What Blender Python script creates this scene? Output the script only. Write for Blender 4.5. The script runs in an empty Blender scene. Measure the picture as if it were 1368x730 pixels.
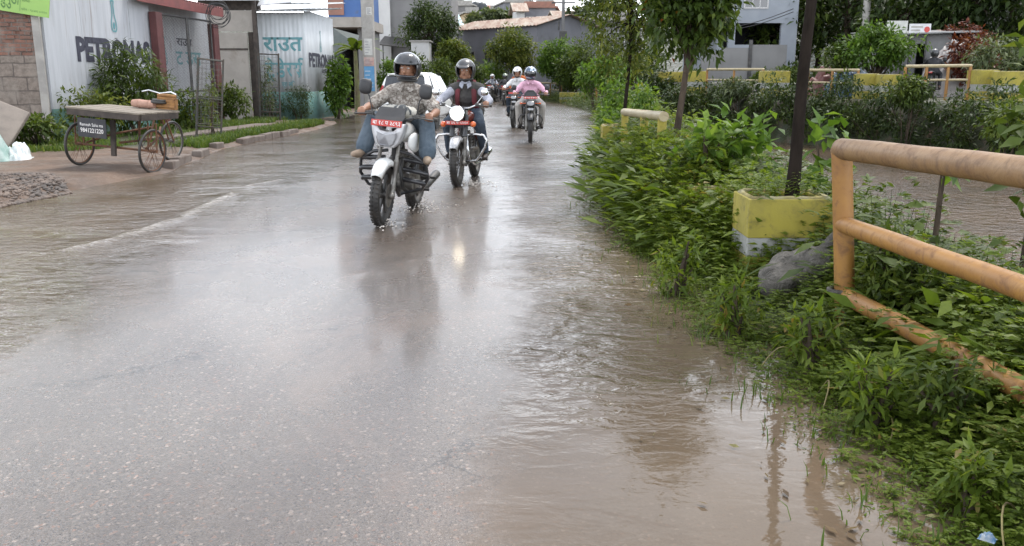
import bpy, math, random
import numpy as np
from mathutils import Matrix, Vector, Euler
random.seed(7); RNG = np.random.default_rng(11)
R = math.radians
scene = bpy.context.scene
COL = scene.collection
PI = math.pi

# ------------------------------------------------------------------ camera
F, CXP, CYP, CAMZ, HOR = 1140.0, 684.0, 365.0, 1.4, 105.0
PITCH = math.atan((CYP-HOR)/F)
cam_d = bpy.data.cameras.new('camera'); cam = bpy.data.objects.new('camera', cam_d); COL.objects.link(cam)
cam_d.sensor_fit = 'HORIZONTAL'; cam_d.sensor_width = 36.0; cam_d.lens = 36.0*F/1368.0
cam_d.clip_start = 0.05; cam_d.clip_end = 2000
cam.location = (0, 0, CAMZ); cam.rotation_euler = (PI/2-PITCH, 0, 0)
scene.camera = cam
def ray(px, py):
    u, v = (px-CXP)/F, (CYP-py)/F
    return np.array([u, math.cos(PITCH)+v*math.sin(PITCH), -math.sin(PITCH)+v*math.cos(PITCH)])
def G(px, py, z=0.0):
    d = ray(px, py); t = (z-CAMZ)/d[2]
    return Vector((d[0]*t, d[1]*t, z))
def P(px, py, Y):
    d = ray(px, py); t = Y/d[1]
    return Vector((d[0]*t, Y, CAMZ+d[2]*t))

# ------------------------------------------------------------------ object helpers
def tag(o, label=None, cat=None, group=None, kind=None):
    if label: o['label'] = label
    if cat: o['category'] = cat
    if group: o['group'] = group
    if kind: o['kind'] = kind
    return o
def thing(name, label, cat, loc=(0, 0, 0), rotz=0.0, group=None, rot=None):
    o = bpy.data.objects.new(name, None); COL.objects.link(o)
    o.empty_display_size = 0.2
    o.location = loc; o.rotation_euler = rot if rot else (0, 0, rotz)
    return tag(o, label, cat, group)
def link_mesh(name, me, mats, parent=None, loc=None, rotz=0.0):
    o = bpy.data.objects.new(name, me); COL.objects.link(o)
    for m in (mats if isinstance(mats, (list, tuple)) else [mats]): me.materials.append(m)
    if parent: o.parent = parent
    if loc is not None: o.location = loc
    if rotz: o.rotation_euler = (0, 0, rotz)
    return o
def copy_tree(o, parent=None):
    c = o.copy(); COL.objects.link(c); c.parent = parent
    for ch in list(o.children): copy_tree(ch, c)
    return c

class MB:
    def __init__(s): s.v = []; s.f = []; s.m = []; s.s = []
    def add(s, vs, fs, mat=0, smooth=False, M=None):
        b = len(s.v)
        for p in vs:
            s.v.append(tuple(M @ Vector(p)) if M is not None else tuple(p))
        for f in fs:
            s.f.append(tuple(b+i for i in f)); s.m.append(mat); s.s.append(smooth)
    def box(s, c, d, rot=None, mat=0, M=None):
        hx, hy, hz = d[0]/2, d[1]/2, d[2]/2
        vs = [Vector((x, y, z)) for x in (-hx, hx) for y in (-hy, hy) for z in (-hz, hz)]
        if rot is not None:
            Rm = Euler(rot).to_matrix(); vs = [Rm @ v for v in vs]
        vs = [v+Vector(c) for v in vs]
        s.add(vs, [(0, 1, 3, 2), (4, 6, 7, 5), (0, 4, 5, 1), (2, 3, 7, 6), (0, 2, 6, 4), (1, 5, 7, 3)], mat, False, M)
    def b2(s, x0, x1, y0, y1, z0, z1, mat=0, M=None):
        s.box(((x0+x1)/2, (y0+y1)/2, (z0+z1)/2), (x1-x0, y1-y0, z1-z0), None, mat, M)
    def tube(s, pts, r, n=8, mat=0, closed=False, caps=True, flat=1.0, M=None):
        pts = [Vector(p) for p in pts]; k = len(pts)
        rs = r if isinstance(r, (list, tuple)) else [r]*k
        T = []
        for i in range(k):
            if closed: t = pts[(i+1) % k]-pts[i-1]
            elif i == 0: t = pts[1]-pts[0]
            elif i == k-1: t = pts[-1]-pts[-2]
            else: t = (pts[i+1]-pts[i]).normalized()+(pts[i]-pts[i-1]).normalized()
            if t.length < 1e-9: t = Vector((0, 0, 1))
            T.append(t.normalized())
        up = Vector((0, 0, 1)) if abs(T[0].z) < .9 else Vector((1, 0, 0))
        nrm = (up-T[0]*up.dot(T[0])).normalized()
        vs = []
        for i in range(k):
            nrm = nrm-T[i]*nrm.dot(T[i])
            nrm = nrm.normalized() if nrm.length > 1e-6 else T[i].orthogonal().normalized()
            bi = T[i].cross(nrm)
            for j in range(n):
                a = 2*PI*j/n
                vs.append(pts[i]+nrm*(math.cos(a)*rs[i]*flat)+bi*(math.sin(a)*rs[i]))
        fs = []
        for i in range(k if closed else k-1):
            i2 = (i+1) % k
            for j in range(n):
                j2 = (j+1) % n
                fs.append((i*n+j, i*n+j2, i2*n+j2, i2*n+j))
        s.add(vs, fs, mat, True, M)
        if caps and not closed:
            s.add(vs[:n], [tuple(range(n-1, -1, -1))], mat, False, M)
            s.add(vs[-n:], [tuple(range(n))], mat, False, M)
    def cyl(s, p0, p1, r0, r1=None, n=14, mat=0, caps=True, M=None):
        s.tube([p0, p1], [r0, r0 if r1 is None else r1], n, mat, False, caps, 1.0, M)
    def ell(s, c, r, nu=14, nv=9, mat=0, rot=None, M=None):
        if not isinstance(r, (tuple, list)): r = (r, r, r)
        Rm = Euler(rot).to_matrix() if rot else None
        vs = []
        for i in range(nv+1):
            ph = -PI/2+PI*i/nv
            for j in range(nu):
                a = 2*PI*j/nu
                p = Vector((r[0]*math.cos(ph)*math.cos(a), r[1]*math.cos(ph)*math.sin(a), r[2]*math.sin(ph)))
                if Rm: p = Rm @ p
                vs.append(p+Vector(c))
        fs = []
        for i in range(nv):
            for j in range(nu):
                j2 = (j+1) % nu
                fs.append((i*nu+j, i*nu+j2, (i+1)*nu+j2, (i+1)*nu+j))
        s.add(vs, fs, mat, True, M)
    def cap(s, p0, p1, r0, r1, n=12, mat=0, M=None):     # tapered capsule
        p0, p1 = Vector(p0), Vector(p1); t = (p1-p0)
        if t.length < 1e-5: return s.ell(p0, r0, n, 8, mat, None, M)
        t.normalize()
        pts = []; rs = []
        for a in (-85, -60, -30, 0):
            pts.append(p0+t*(r0*math.sin(R(a)))); rs.append(max(r0*math.cos(R(a)), 1e-4))
        for a in (0, 30, 60, 85):
            pts.append(p1+t*(r1*math.sin(R(a)))); rs.append(max(r1*math.cos(R(a)), 1e-4))
        s.tube(pts, rs, n, mat, False, True, 1.0, M)
    def loft(s, rings, mat=0, caps=True, smooth=True, M=None):
        n = len(rings[0]); vs = [p for r in rings for p in r]; fs = []
        for i in range(len(rings)-1):
            for j in range(n):
                j2 = (j+1) % n
                fs.append((i*n+j, i*n+j2, (i+1)*n+j2, (i+1)*n+j))
        if caps:
            fs.append(tuple(range(n-1, -1, -1))); fs.append(tuple((len(rings)-1)*n+j for j in range(n)))
        s.add(vs, fs, mat, smooth, M)
    def torus(s, c, Rr, r, axis='x', n=40, m=10, mat=0, flat=1.0, M=None):
        pts = []
        for i in range(n):
            a = 2*PI*i/n
            if axis == 'x': p = (0, Rr*math.cos(a), Rr*math.sin(a))
            elif axis == 'y': p = (Rr*math.cos(a), 0, Rr*math.sin(a))
            else: p = (Rr*math.cos(a), Rr*math.sin(a), 0)
            pts.append(Vector(p)+Vector(c))
        s.tube(pts, r, m, mat, True, False, flat, M)
    def prism(s, poly, z0, z1, mat=0, M=None):            # polygon in local xy, extruded in z
        n = len(poly)
        vs = [(x, y, z0) for x, y in poly]+[(x, y, z1) for x, y in poly]
        fs = [tuple(range(n-1, -1, -1)), tuple(range(n, 2*n))]+[(i, (i+1) % n, n+(i+1) % n, n+i) for i in range(n)]
        s.add(vs, fs, mat, False, M)
    def quad(s, a, b, c, d, mat=0, M=None): s.add([a, b, c, d], [(0, 1, 2, 3)], mat, False, M)
    def mesh(s, name):
        me = bpy.data.meshes.new(name); me.from_pydata(s.v, [], s.f)
        me.polygons.foreach_set('material_index', s.m); me.polygons.foreach_set('use_smooth', s.s)
        me.update(); return me
    def build(s, name, mats, parent=None, loc=None, rotz=0.0, bevel=0.0, solid=0.0, sub=0):
        o = link_mesh(name, s.mesh(name), mats, parent, loc, rotz)
        if solid:
            md = o.modifiers.new('Solidify', 'SOLIDIFY'); md.thickness = solid; md.offset = 0
        if bevel:
            md = o.modifiers.new('Bevel', 'BEVEL'); md.width = bevel; md.segments = 2; md.limit_method = 'ANGLE'; md.angle_limit = R(40)
        if sub:
            md = o.modifiers.new('Subsurf', 'SUBSURF'); md.levels = sub; md.render_levels = sub
        return o
def ring(cx, y, cz, w, h, n=16, p=2.6, axis='y'):
    out = []
    for i in range(n):
        a = 2*PI*i/n; c, s_ = math.cos(a), math.sin(a)
        x = math.copysign(abs(c)**(2/p), c)*w/2; z = math.copysign(abs(s_)**(2/p), s_)*h/2
        out.append((cx+x, y, cz+z))
    return out
def eval_mesh(tmp):
    dg = bpy.context.evaluated_depsgraph_get(); dg.update()
    me = bpy.data.meshes.new_from_object(tmp.evaluated_get(dg)); return me
def blend(mb, name, mat, parent, voxel=.012, it=6):       # one continuous smooth skin over the shapes of a builder
    tmp = bpy.data.objects.new('tmp', mb.mesh('tmp')); COL.objects.link(tmp)
    md = tmp.modifiers.new('r', 'REMESH'); md.mode = 'VOXEL'; md.voxel_size = voxel; md.use_smooth_shade = True
    sm = tmp.modifiers.new('s', 'SMOOTH'); sm.factor = .5; sm.iterations = it
    me = eval_mesh(tmp); old = tmp.data
    bpy.data.objects.remove(tmp); bpy.data.meshes.remove(old)
    me.name = name; me.materials.clear()
    me.polygons.foreach_set('use_smooth', [True]*len(me.polygons))
    return link_mesh(name, me, mat, parent)
def text_geo(body, size=1.0, align='LEFT', bold=0.0, sx=1.0):
    cu = bpy.data.curves.new('t', 'FONT'); cu.body = body; cu.size = size; cu.align_x = align
    cu.resolution_u = 2; cu.offset = bold
    ob = bpy.data.objects.new('t', cu); COL.objects.link(ob)
    me = eval_mesh(ob)
    vs = [(v.co.x*sx, v.co.y, 0.0) for v in me.vertices]; fs = [tuple(p.vertices) for p in me.polygons]
    bpy.data.objects.remove(ob); bpy.data.curves.remove(cu); bpy.data.meshes.remove(me)
    return vs, fs
def text_fit(mb, body, x0, x1, y0, y1, z=.003, bold=0.0, mat=0, M=None):   # lettering stretched to a box on a flat panel
    vs, fs = text_geo(body, 1.0, 'LEFT', bold)
    if not vs: return
    a = np.array(vs); mn = a.min(0); mx = a.max(0)
    s_ = (x1-x0)/max(mx[0]-mn[0], 1e-6); t_ = (y1-y0)/max(mx[1]-mn[1], 1e-6)
    mb.add([((v[0]-mn[0])*s_+x0, (v[1]-mn[1])*t_+y0, z) for v in vs], fs, mat, False, M)

# ------------------------------------------------------------------ materials
def newmat(name):
    m = bpy.data.materials.new(name); m.use_nodes = True
    nt = m.node_tree; nt.nodes.clear()
    out = nt.nodes.new('ShaderNodeOutputMaterial')
    return m, nt, out
def N(nt, t, **kw):
    n = nt.nodes.new(t)
    for k, v in kw.items():
        if k in n.inputs: n.inputs[k].default_value = v
        else: setattr(n, k, v)
    return n
def mixc(nt, fac, a, b, blend='MIX'):
    n = nt.nodes.new('ShaderNodeMix'); n.data_type = 'RGBA'; n.blend_type = blend
    for i, s in ((0, fac), (6, a), (7, b)):
        if isinstance(s, (int, float)): n.inputs[i].default_value = s
        elif isinstance(s, tuple): n.inputs[i].default_value = (*s, 1) if len(s) == 3 else s
        else: nt.links.new(s, n.inputs[i])
    return n.outputs[2]
def mth(nt, op, a, b=0.0, c=None, clamp=False):
    n = nt.nodes.new('ShaderNodeMath'); n.operation = op; n.use_clamp = clamp
    for i, s in enumerate((a, b, c)):
        if s is None: continue
        if isinstance(s, (int, float)): n.inputs[i].default_value = s
        else: nt.links.new(s, n.inputs[i])
    return n.outputs[0]
def mapr(nt, v, a, b, c=0.0, d=1.0, smooth=True):
    n = nt.nodes.new('ShaderNodeMapRange'); n.interpolation_type = 'SMOOTHSTEP' if smooth else 'LINEAR'
    nt.links.new(v, n.inputs[0])
    for i, s in enumerate((a, b, c, d)): n.inputs[i+1].default_value = s
    return n.outputs[0]
def noise(nt, co, scale, detail=4, rough=.55, out=0, dist=0.0):
    n = nt.nodes.new('ShaderNodeTexNoise'); n.inputs['Scale'].default_value = scale
    n.inputs['Detail'].default_value = detail; n.inputs['Roughness'].default_value = rough; n.inputs['Distortion'].default_value = dist
    nt.links.new(co, n.inputs['Vector']); return n.outputs[out]
def objco(nt, sc=None):
    t = nt.nodes.new('ShaderNodeTexCoord')
    if sc is None: return t.outputs['Object']
    mp = nt.nodes.new('ShaderNodeMapping'); mp.inputs['Scale'].default_value = sc
    nt.links.new(t.outputs['Object'], mp.inputs['Vector']); return mp.outputs[0]
def bump(nt, h, strength=.4, dist=.01, prev=None):
    b = nt.nodes.new('ShaderNodeBump'); b.inputs['Strength'].default_value = strength; b.inputs['Distance'].default_value = dist
    nt.links.new(h, b.inputs['Height'])
    if prev is not None: nt.links.new(prev, b.inputs['Normal'])
    return b.outputs[0]
def prin(nt, out, col, rough=.6, metal=0.0, normal=None, spec=.5, coat=0.0, emis=None, es=0.0):
    p = nt.nodes.new('ShaderNodeBsdfPrincipled')
    for key, v in (('Base Color', col), ('Roughness', rough), ('Metallic', metal)):
        if isinstance(v, (int, float)): p.inputs[key].default_value = v
        elif isinstance(v, tuple): p.inputs[key].default_value = (*v, 1)
        else: nt.links.new(v, p.inputs[key])
    p.inputs['Specular IOR Level'].default_value = spec; p.inputs['Coat Weight'].default_value = coat
    if normal is not None: nt.links.new(normal, p.inputs['Normal'])
    if emis: p.inputs['Emission Color'].default_value = (*emis, 1); p.inputs['Emission Strength'].default_value = es
    nt.links.new(p.outputs[0], out.inputs[0]); return p
def surf(name, c1, c2=None, scale=6.0, rough=.6, metal=0.0, bmp=0.0, bs=40.0, spec=.5, coat=0.0, dirt=None, ds=2.5, dlo=.55, dhi=.75, sc=None, dk=.8):
    """noise-varied paint, metal, cloth, plaster; dirt adds stains with a shape of their own"""
    m, nt, out = newmat(name); co = objco(nt, sc)
    if c2 is None: c2 = tuple(x*.75 for x in c1)
    f = mapr(nt, noise(nt, co, scale, 5, .6), .35, .65)
    c = mixc(nt, f, c1, c2)
    rg = rough
    if dirt:
        g = mapr(nt, noise(nt, co, ds, 7, .7, 0, .6), dlo, dhi)
        g = mth(nt, 'MULTIPLY', g, dk)
        c = mixc(nt, g, c, dirt)
        rg = mth(nt, 'ADD', mth(nt, 'MULTIPLY', g, .35), rough, clamp=True)
    nm = bump(nt, noise(nt, co, bs, 4, .6), min(bmp, 1), .01 if bmp <= 1 else .035) if bmp else None
    prin(nt, out, c, rg, metal, nm, spec, coat); return m
def leafmat(name, dark, mid, light, trans=.35, rough=.45, old=None):
    m, nt, out = newmat(name)
    at = N(nt, 'ShaderNodeAttribute', attribute_name='rnd')
    cr = nt.nodes.new('ShaderNodeValToRGB'); e = cr.color_ramp.elements
    e[0].position = .0; e[0].color = (*dark, 1); e[1].position = .5; e[1].color = (*mid, 1)
    x = e.new(.93); x.color = (*light, 1)
    if old: y = e.new(.99); y.color = (*old, 1)
    nt.links.new(at.outputs['Fac'], cr.inputs[0])
    c = mixc(nt, mapr(nt, noise(nt, objco(nt), 30, 2), .3, .7, 0, .35), cr.outputs[0], tuple(a*.6 for a in mid))
    p = nt.nodes.new('ShaderNodeBsdfPrincipled'); nt.links.new(c, p.inputs['Base Color']); p.inputs['Roughness'].default_value = rough
    p.inputs['Specular IOR Level'].default_value = .22
    t = nt.nodes.new('ShaderNodeBsdfTranslucent')
    tc = mixc(nt, 1.0, c, (1.3, 1.25, .55), 'MULTIPLY'); nt.links.new(tc, t.inputs[0])
    mx = nt.nodes.new('ShaderNodeMixShader'); mx.inputs[0].default_value = trans
    nt.links.new(p.outputs[0], mx.inputs[1]); nt.links.new(t.outputs[0], mx.inputs[2]); nt.links.new(mx.outputs[0], out.inputs[0])
    return m

MT = {}
MT['black_paint'] = surf('black_paint', (.018, .018, .02), (.03, .03, .033), rough=.3, coat=.3, dirt=(.12, .09, .065), ds=6, dk=.5)
MT['black_plastic'] = surf('black_plastic', (.022, .022, .024), (.035, .035, .037), rough=.5, dirt=(.11, .085, .06), ds=7, dk=.45)
MT['rubber'] = surf('rubber', (.022, .021, .02), (.04, .036, .032), rough=.55, bmp=.3, bs=60, dirt=(.10, .075, .055), ds=5, dlo=.5, dk=.6)
MT['engine_metal'] = surf('engine_metal', (.25, .24, .22), (.12, .11, .10), rough=.42, metal=.7, dirt=(.09, .065, .045), ds=9, dlo=.45)
MT['dark_metal'] = surf('dark_metal', (.05, .05, .05), (.09, .085, .08), rough=.45, metal=.5, dirt=(.11, .08, .06), ds=8)
MT['chrome'] = surf('chrome', (.75, .75, .76), (.6, .6, .6), rough=.16, metal=1.0, dirt=(.2, .17, .14), ds=9, dk=.5)
MT['silver_paint'] = surf('silver_paint', (.5, .5, .51), (.4, .4, .41), rough=.3, metal=.35, coat=.3, dirt=(.22, .18, .14), ds=7, dk=.5)
MT['white_paint'] = surf('white_paint', (.78, .78, .76), (.7, .7, .68), rough=.25, coat=.4, dirt=(.42, .36, .29), ds=6, dlo=.6, dk=.6)
MT['tank_dark'] = surf('tank_dark', (.16, .03, .015), (.12, .022, .012), rough=.25, coat=.5)
MT['seat_vinyl'] = surf('seat_vinyl', (.02, .02, .021), (.03, .03, .03), rough=.5, bmp=.15, bs=120)
MT['plate_red'] = surf('plate_red', (.5, .045, .03), (.42, .04, .03), rough=.4, dirt=(.3, .12, .08), ds=9, dk=.4)
MT['letter_white'] = surf('letter_white', (.8, .78, .75), (.7, .68, .65), rough=.5)
MT['lens_clear'] = surf('lens_clear', (.16, .16, .17), (.26, .26, .27), rough=.08, coat=1.0)
MT['lens_orange'] = surf('lens_orange', (.75, .16, .02), (.6, .1, .02), rough=.15, coat=.8)
MT['lens_red'] = surf('lens_red', (.5, .015, .015), (.35, .01, .01), rough=.12, coat=.8)
MT['glass_dark'] = surf('glass_dark', (.02, .022, .025), (.03, .032, .035), rough=.05, coat=1.0)
MT['skin'] = surf('skin', (.27, .135, .08), (.22, .105, .06), rough=.5, bmp=.05)
MT['lip'] = surf('lip', (.17, .07, .05), rough=.5)
MT['hair'] = surf('hair', (.012, .01, .009), rough=.45, bmp=.3, bs=200)
MT['eye'] = surf('eye', (.03, .02, .015), rough=.15)
MT['jeans'] = surf('jeans', (.062, .088, .115), (.10, .13, .16), scale=9, rough=.85, bmp=1.4, bs=11)
MT['jeans_dark'] = surf('jeans_dark', (.035, .05, .075), (.055, .075, .10), scale=9, rough=.85, bmp=1.4, bs=11)
MT['pale_cloth'] = surf('pale_cloth', (.5, .47, .43), (.42, .39, .36), scale=7, rough=.85, bmp=1.5, bs=10)
MT['pink_cloth'] = surf('pink_cloth', (.62, .36, .46), (.55, .31, .40), scale=7, rough=.85, bmp=1.5, bs=10)
MT['white_cloth'] = surf('white_cloth', (.68, .68, .67), (.58, .58, .58), scale=7, rough=.85, bmp=1.5, bs=10)
MT['grey_cloth'] = surf('grey_cloth', (.36, .37, .42), (.28, .29, .34), scale=7, rough=.85, bmp=1.5, bs=10)
MT['black_cloth'] = surf('black_cloth', (.018, .018, .022), (.03, .03, .034), scale=7, rough=.8, bmp=1.5, bs=10)
MT['maroon_cloth'] = surf('maroon_cloth', (.13, .02, .028), (.09, .016, .02), scale=7, rough=.8, bmp=.35, bs=14)
MT['coat_dark'] = surf('coat_dark', (.06, .055, .05), (.035, .033, .033), scale=8, rough=.85, bmp=1.5, bs=10)
MT['orange_cloth'] = surf('orange_cloth', (.5, .13, .03), (.4, .1, .03), scale=7, rough=.8)
MT['leather'] = surf('leather', (.05, .035, .025), (.03, .022, .018), rough=.5, dirt=(.16, .12, .09), ds=9)
MT['sole_tan'] = surf('sole_tan', (.3, .22, .16), (.24, .18, .13), rough=.7)
MT['concrete'] = surf('concrete', (.36, .34, .31), (.27, .255, .235), scale=3, rough=.85, bmp=.4, bs=25, dirt=(.15, .13, .10), ds=1.5)
MT['rust'] = surf('rust', (.17, .075, .035), (.09, .045, .028), scale=14, rough=.85, bmp=.3, bs=60)
MT['wood_grey'] = surf('wood_grey', (.24, .205, .16), (.16, .135, .105), scale=8, rough=.75, bmp=.4, bs=18, dirt=(.1, .075, .055), ds=5, sc=(1, 8, 8))
m, nt, out = newmat('printed_shirt'); co = objco(nt)                 # blotchy grey and brown print
f1 = mapr(nt, noise(nt, co, 26, 3, .6, 0, .8), .44, .56); f2 = mapr(nt, noise(nt, co, 38, 3, .6, 0, .5), .5, .6)
c = mixc(nt, f1, (.27, .24, .21), (.14, .115, .095)); c = mixc(nt, f2, c, (.38, .35, .31))
prin(nt, out, c, .85, 0, bump(nt, noise(nt, co, 10, 4), .9, .035)); MT['printed_shirt'] = m
m, nt, out = newmat('lamp_on'); p = prin(nt, out, (.9, .85, .75), .2, 0, None, .5, 0, (1.0, .86, .62), 4.5); MT['lamp_on'] = m
m, nt, out = newmat('lamp_on_white'); p = prin(nt, out, (.9, .9, .9), .2, 0, None, .5, 0, (.9, .95, 1.0), 3.0); MT['lamp_on_white'] = m
def helmet_mat(name, a, b, thr=(.46, .54), sc=9, rough=.18):
    m, nt, out = newmat(name); co = objco(nt)
    prin(nt, out, mixc(nt, mapr(nt, noise(nt, co, sc, 2, .5, 0, 1.2), *thr), a, b), rough, 0, None, .5, .5); return m
MT['helmet_grey'] = helmet_mat('helmet_grey', (.03, .03, .033), (.05, .05, .055))
MT['helmet_matte'] = helmet_mat('helmet_matte', (.03, .03, .032), (.045, .045, .05), rough=.38)
MT['helmet_blue'] = helmet_mat('helmet_blue', (.05, .08, .13), (.42, .48, .54))
MT['helmet_white'] = helmet_mat('helmet_white', (.62, .62, .6), (.35, .36, .38))
MT['helmet_green'] = helmet_mat('helmet_green', (.14, .2, .12), (.3, .34, .25))
MT['visor'] = surf('visor', (.05, .052, .056), (.035, .037, .04), rough=.14, coat=.4)
MT['visor_dark'] = surf('visor_dark', (.02, .02, .024), rough=.06, coat=1.0)
# ================================================================== motorcycles (front of the machine = local -Y)
def wheel(root, y, rr=.30, tw=.052, spokes=False, rim_m='dark_metal', disc=True, steer=0.0):
    rim = MB(); r0 = rr-.065
    rim.torus((0, 0, 0), r0, .016, 'x', 40, 8, 0, 2.0)
    rim.cyl((-.055, 0, 0), (.055, 0, 0), .04, None, 16)
    if spokes:
        for i in range(28):
            a = 2*PI*i/28; sx = .035 if i % 2 else -.035; da = .3 if (i//2) % 2 else -.3
            rim.cyl((sx, .04*math.cos(a), .04*math.sin(a)), (sx*.2, r0*math.cos(a+da), r0*math.sin(a+da)), .0028, None, 5)
    else:
        for i in range(6):
            a = 2*PI*i/6
            rim.tube([(0, .03*math.cos(a), .03*math.sin(a)), (0, r0*.55*math.cos(a+.05), r0*.55*math.sin(a+.05)), (0, r0*math.cos(a), r0*math.sin(a))], [.02, .013, .018], 8)
    o = rim.build('wheel', MT[rim_m], root, (0, y, rr))
    o.rotation_euler = (0, 0, steer)
    t = MB(); t.torus((0, 0, 0), rr-.045, .045, 'x', 48, 12, 0, tw/.045*1.0)
    for i in range(44):                                             # tread blocks
        a = 2*PI*i/44
        for sx in (-.026, .026):
            t.box((sx, (rr-.002)*math.cos(a+sx*2), (rr-.002)*math.sin(a+sx*2)), (.03, .022, .012), (a+PI/2, 0, sx*8))
    t.build('tyre', MT['rubber'], o)
    if disc:
        d = MB(); d.cyl((.062, 0, 0), (.068, 0, 0), .115, None, 28); d.build('brake_disc', MT['engine_metal'], o)
    return o
def moto(label, loc, yaw, st, group='motorcycles riding along the flooded road', lean=0.0):
    root = thing('motorcycle', label, 'motorcycle', loc, yaw, group, (0, lean, yaw))
    K = lambda k, d=None: st.get(k, d)
    fy, ry = -.66, .62; rr = .30
    wheel(root, fy, rr, .048, K('spokes'), K('rim', 'dark_metal')); wheel(root, ry, rr, .056, K('spokes'), K('rim', 'dark_metal'), False)
    # fork
    for sx in (-1, 1):
        b = MB(); b.cyl((sx*.088, fy, rr-.02), (sx*.088, fy+.12, rr+.33), .027, .029); b.cyl((sx*.088, fy+.12, rr+.33), (sx*.088, fy+.26, rr+.70), .018)
        b.ell((sx*.088, fy, rr), .036)
        b.build('fork_leg', MT['engine_metal'], root)
    for yy, zz in ((.20, .48), (.27, .70)):
        b = MB(); b.box((0, fy+yy, rr+zz), (.23, .075, .038), (.35, 0, 0)); b.build('fork_clamp', MT['black_paint'], root)
    # front fender
    b = MB(); rings = []
    for i in range(11):
        a = R(38+i*12.5); rf = rr+.038
        w = .068*(.55+.45*math.sin(PI*(i+1.2)/12.5))
        pr = []
        for q, (xx, dz) in enumerate(((-w, -.055), (-w, -.01), (-w*.6, .012), (0, .02), (w*.6, .012), (w, -.01), (w, -.055))):
            pr.append((xx, fy-math.cos(a)*(rf+dz), rr+math.sin(a)*(rf+dz)))
        rings.append(pr)
    n = len(rings[0]); vs = [p for r_ in rings for p in r_]
    b.add(vs, [(i*n+j, i*n+j+1, (i+1)*n+j+1, (i+1)*n+j) for i in range(len(rings)-1) for j in range(n-1)], 0, True)
    b.build('front_fender', MT[K('fender', 'white_paint')], root, solid=.006)
    # frame and engine
    b = MB()
    b.tube([(0, -.38, .92), (0, -.30, .62), (0, -.22, .34), (0, -.05, .22), (0, .2, .24)], .024, 10)
    b.tube([(0, -.36, .90), (0, 0, .80), (0, .5, .78), (0, .8, .80)], .026, 10)
    for sx in (-1, 1):
        b.tube([(sx*.09, .2, .28), (sx*.11, .62, .30)], .02, 8); b.tube([(sx*.08, .15, .26), (sx*.1, .22, .55), (sx*.09, .34, .78)], .016, 8)
    b.build('frame', MT['black_paint'], root)
    b = MB()
    b.box((0, .06, .36), (.23, .36, .2)); b.cyl((-.155, .08, .36), (.155, .08, .36), .1, None, 22); b.cyl((-.15, -.06, .35), (.15, -.06, .35), .075, None, 20)
    for k in range(8):
        t = k/7; b.box((0, -.07-t*.04, .49+t*.15), (.19-.03*(k % 2), .17-.02*(k % 2), .012), (.2, 0, 0))
    b.box((0, -.09, .56), (.12, .11, .2), (.2, 0, 0)); b.box((0, -.115, .665), (.14, .13, .05), (.2, 0, 0))
    b.build('engine', MT['engine_metal'], root, bevel=.008)
    b = MB(); b.tube([(.05, -.17, .62), (.06, -.27, .52), (.09, -.26, .33), (.13, -.1, .24), (.15, .25, .25)], .02, 10)
    b.tube([(.15, .22, .25), (.17, .4, .28), (.18, .85, .36)], [.025, .045, .047], 14); b.build('exhaust', MT[K('exh', 'dark_metal')], root)
    for sx in (-1, 1):
        b = MB(); b.tube([(sx*.12, .56, .33), (sx*.12, .42, .74)], [.028, .024], 10); b.build('rear_shock', MT['dark_metal'], root)
    # tank, side covers, seat, tail
    tk = MB(); tk.loft([ring(0, -.36, .86, .10, .10), ring(0, -.31, .87, .2, .17), ring(0, -.2, .88, .28, .22), ring(0, -.05, .87, .30, .22), ring(0, .07, .85, .25, .17), ring(0, .14, .84, .17, .1)])
    t = tk.build('fuel_tank', MT[K('tank', 'white_paint')], root, sub=1)
    b = MB(); b.cyl((0, -.17, .985), (0, -.17, 1.0), .04, None, 18); b.build('fuel_cap', MT['chrome'], t)
    for sx in (-1, 1):
        b = MB(); b.loft([ring(sx*.12, .1, .66, .05, .16, 12), ring(sx*.13, .25, .64, .06, .24, 12), ring(sx*.12, .42, .68, .05, .16, 12)])
        b.build('side_cover', MT[K('side', 'black_plastic')], root)
    if K('shroud'):
        for sx in (-1, 1):
            b = MB(); b.loft([ring(sx*.15, -.40, .80, .03, .10, 12), ring(sx*.19, -.3, .80, .06, .22, 12), ring(sx*.18, -.12, .78, .06, .2, 12), ring(sx*.15, .04, .78, .03, .1, 12)])
            b.build('tank_shroud', MT[K('shroud')], root, sub=1)
    b = MB(); b.loft([ring(0, .06, .84, .14, .05), ring(0, .14, .83, .22, .09), ring(0, .34, .81, .26, .09), ring(0, .5, .84, .25, .1), ring(0, .8, .87, .2, .08), ring(0, .86, .87, .12, .04)])
    b.build('seat', MT['seat_vinyl'], root, sub=1)
    b = MB(); b.loft([ring(0, .4, .74, .2, .1), ring(0, .7, .80, .19, .1), ring(0, .98, .86, .1, .06)]); tl = b.build('tail_cowl', MT[K('tank', 'white_paint')], root, sub=1)
    b = MB(); b.box((0, .99, .855), (.11, .03, .05)); b.build('tail_light', MT['lens_red'], tl, bevel=.008)
    b = MB(); b.tube([(0, .75, .78), (0, .93, .68), (0, 1.0, .5)], [.05, .075, .06], 10, 0, False, True, .35); b.build('rear_fender', MT['black_plastic'], root)
    # handlebar
    hz = K('bar_z', 1.05); hy = -.37
    b = MB(); b.tube([(-.385, hy+.05, hz-.01), (-.24, hy-.02, hz+.01), (-.12, hy-.04, hz-.04), (0, hy-.04, hz-.05), (.12, hy-.04, hz-.04), (.24, hy-.02, hz+.01), (.385, hy+.05, hz-.01)], .0125, 8)
    hb = b.build('handlebar', MT['chrome' if K('chrome_bar') else 'black_paint'], root)
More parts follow.
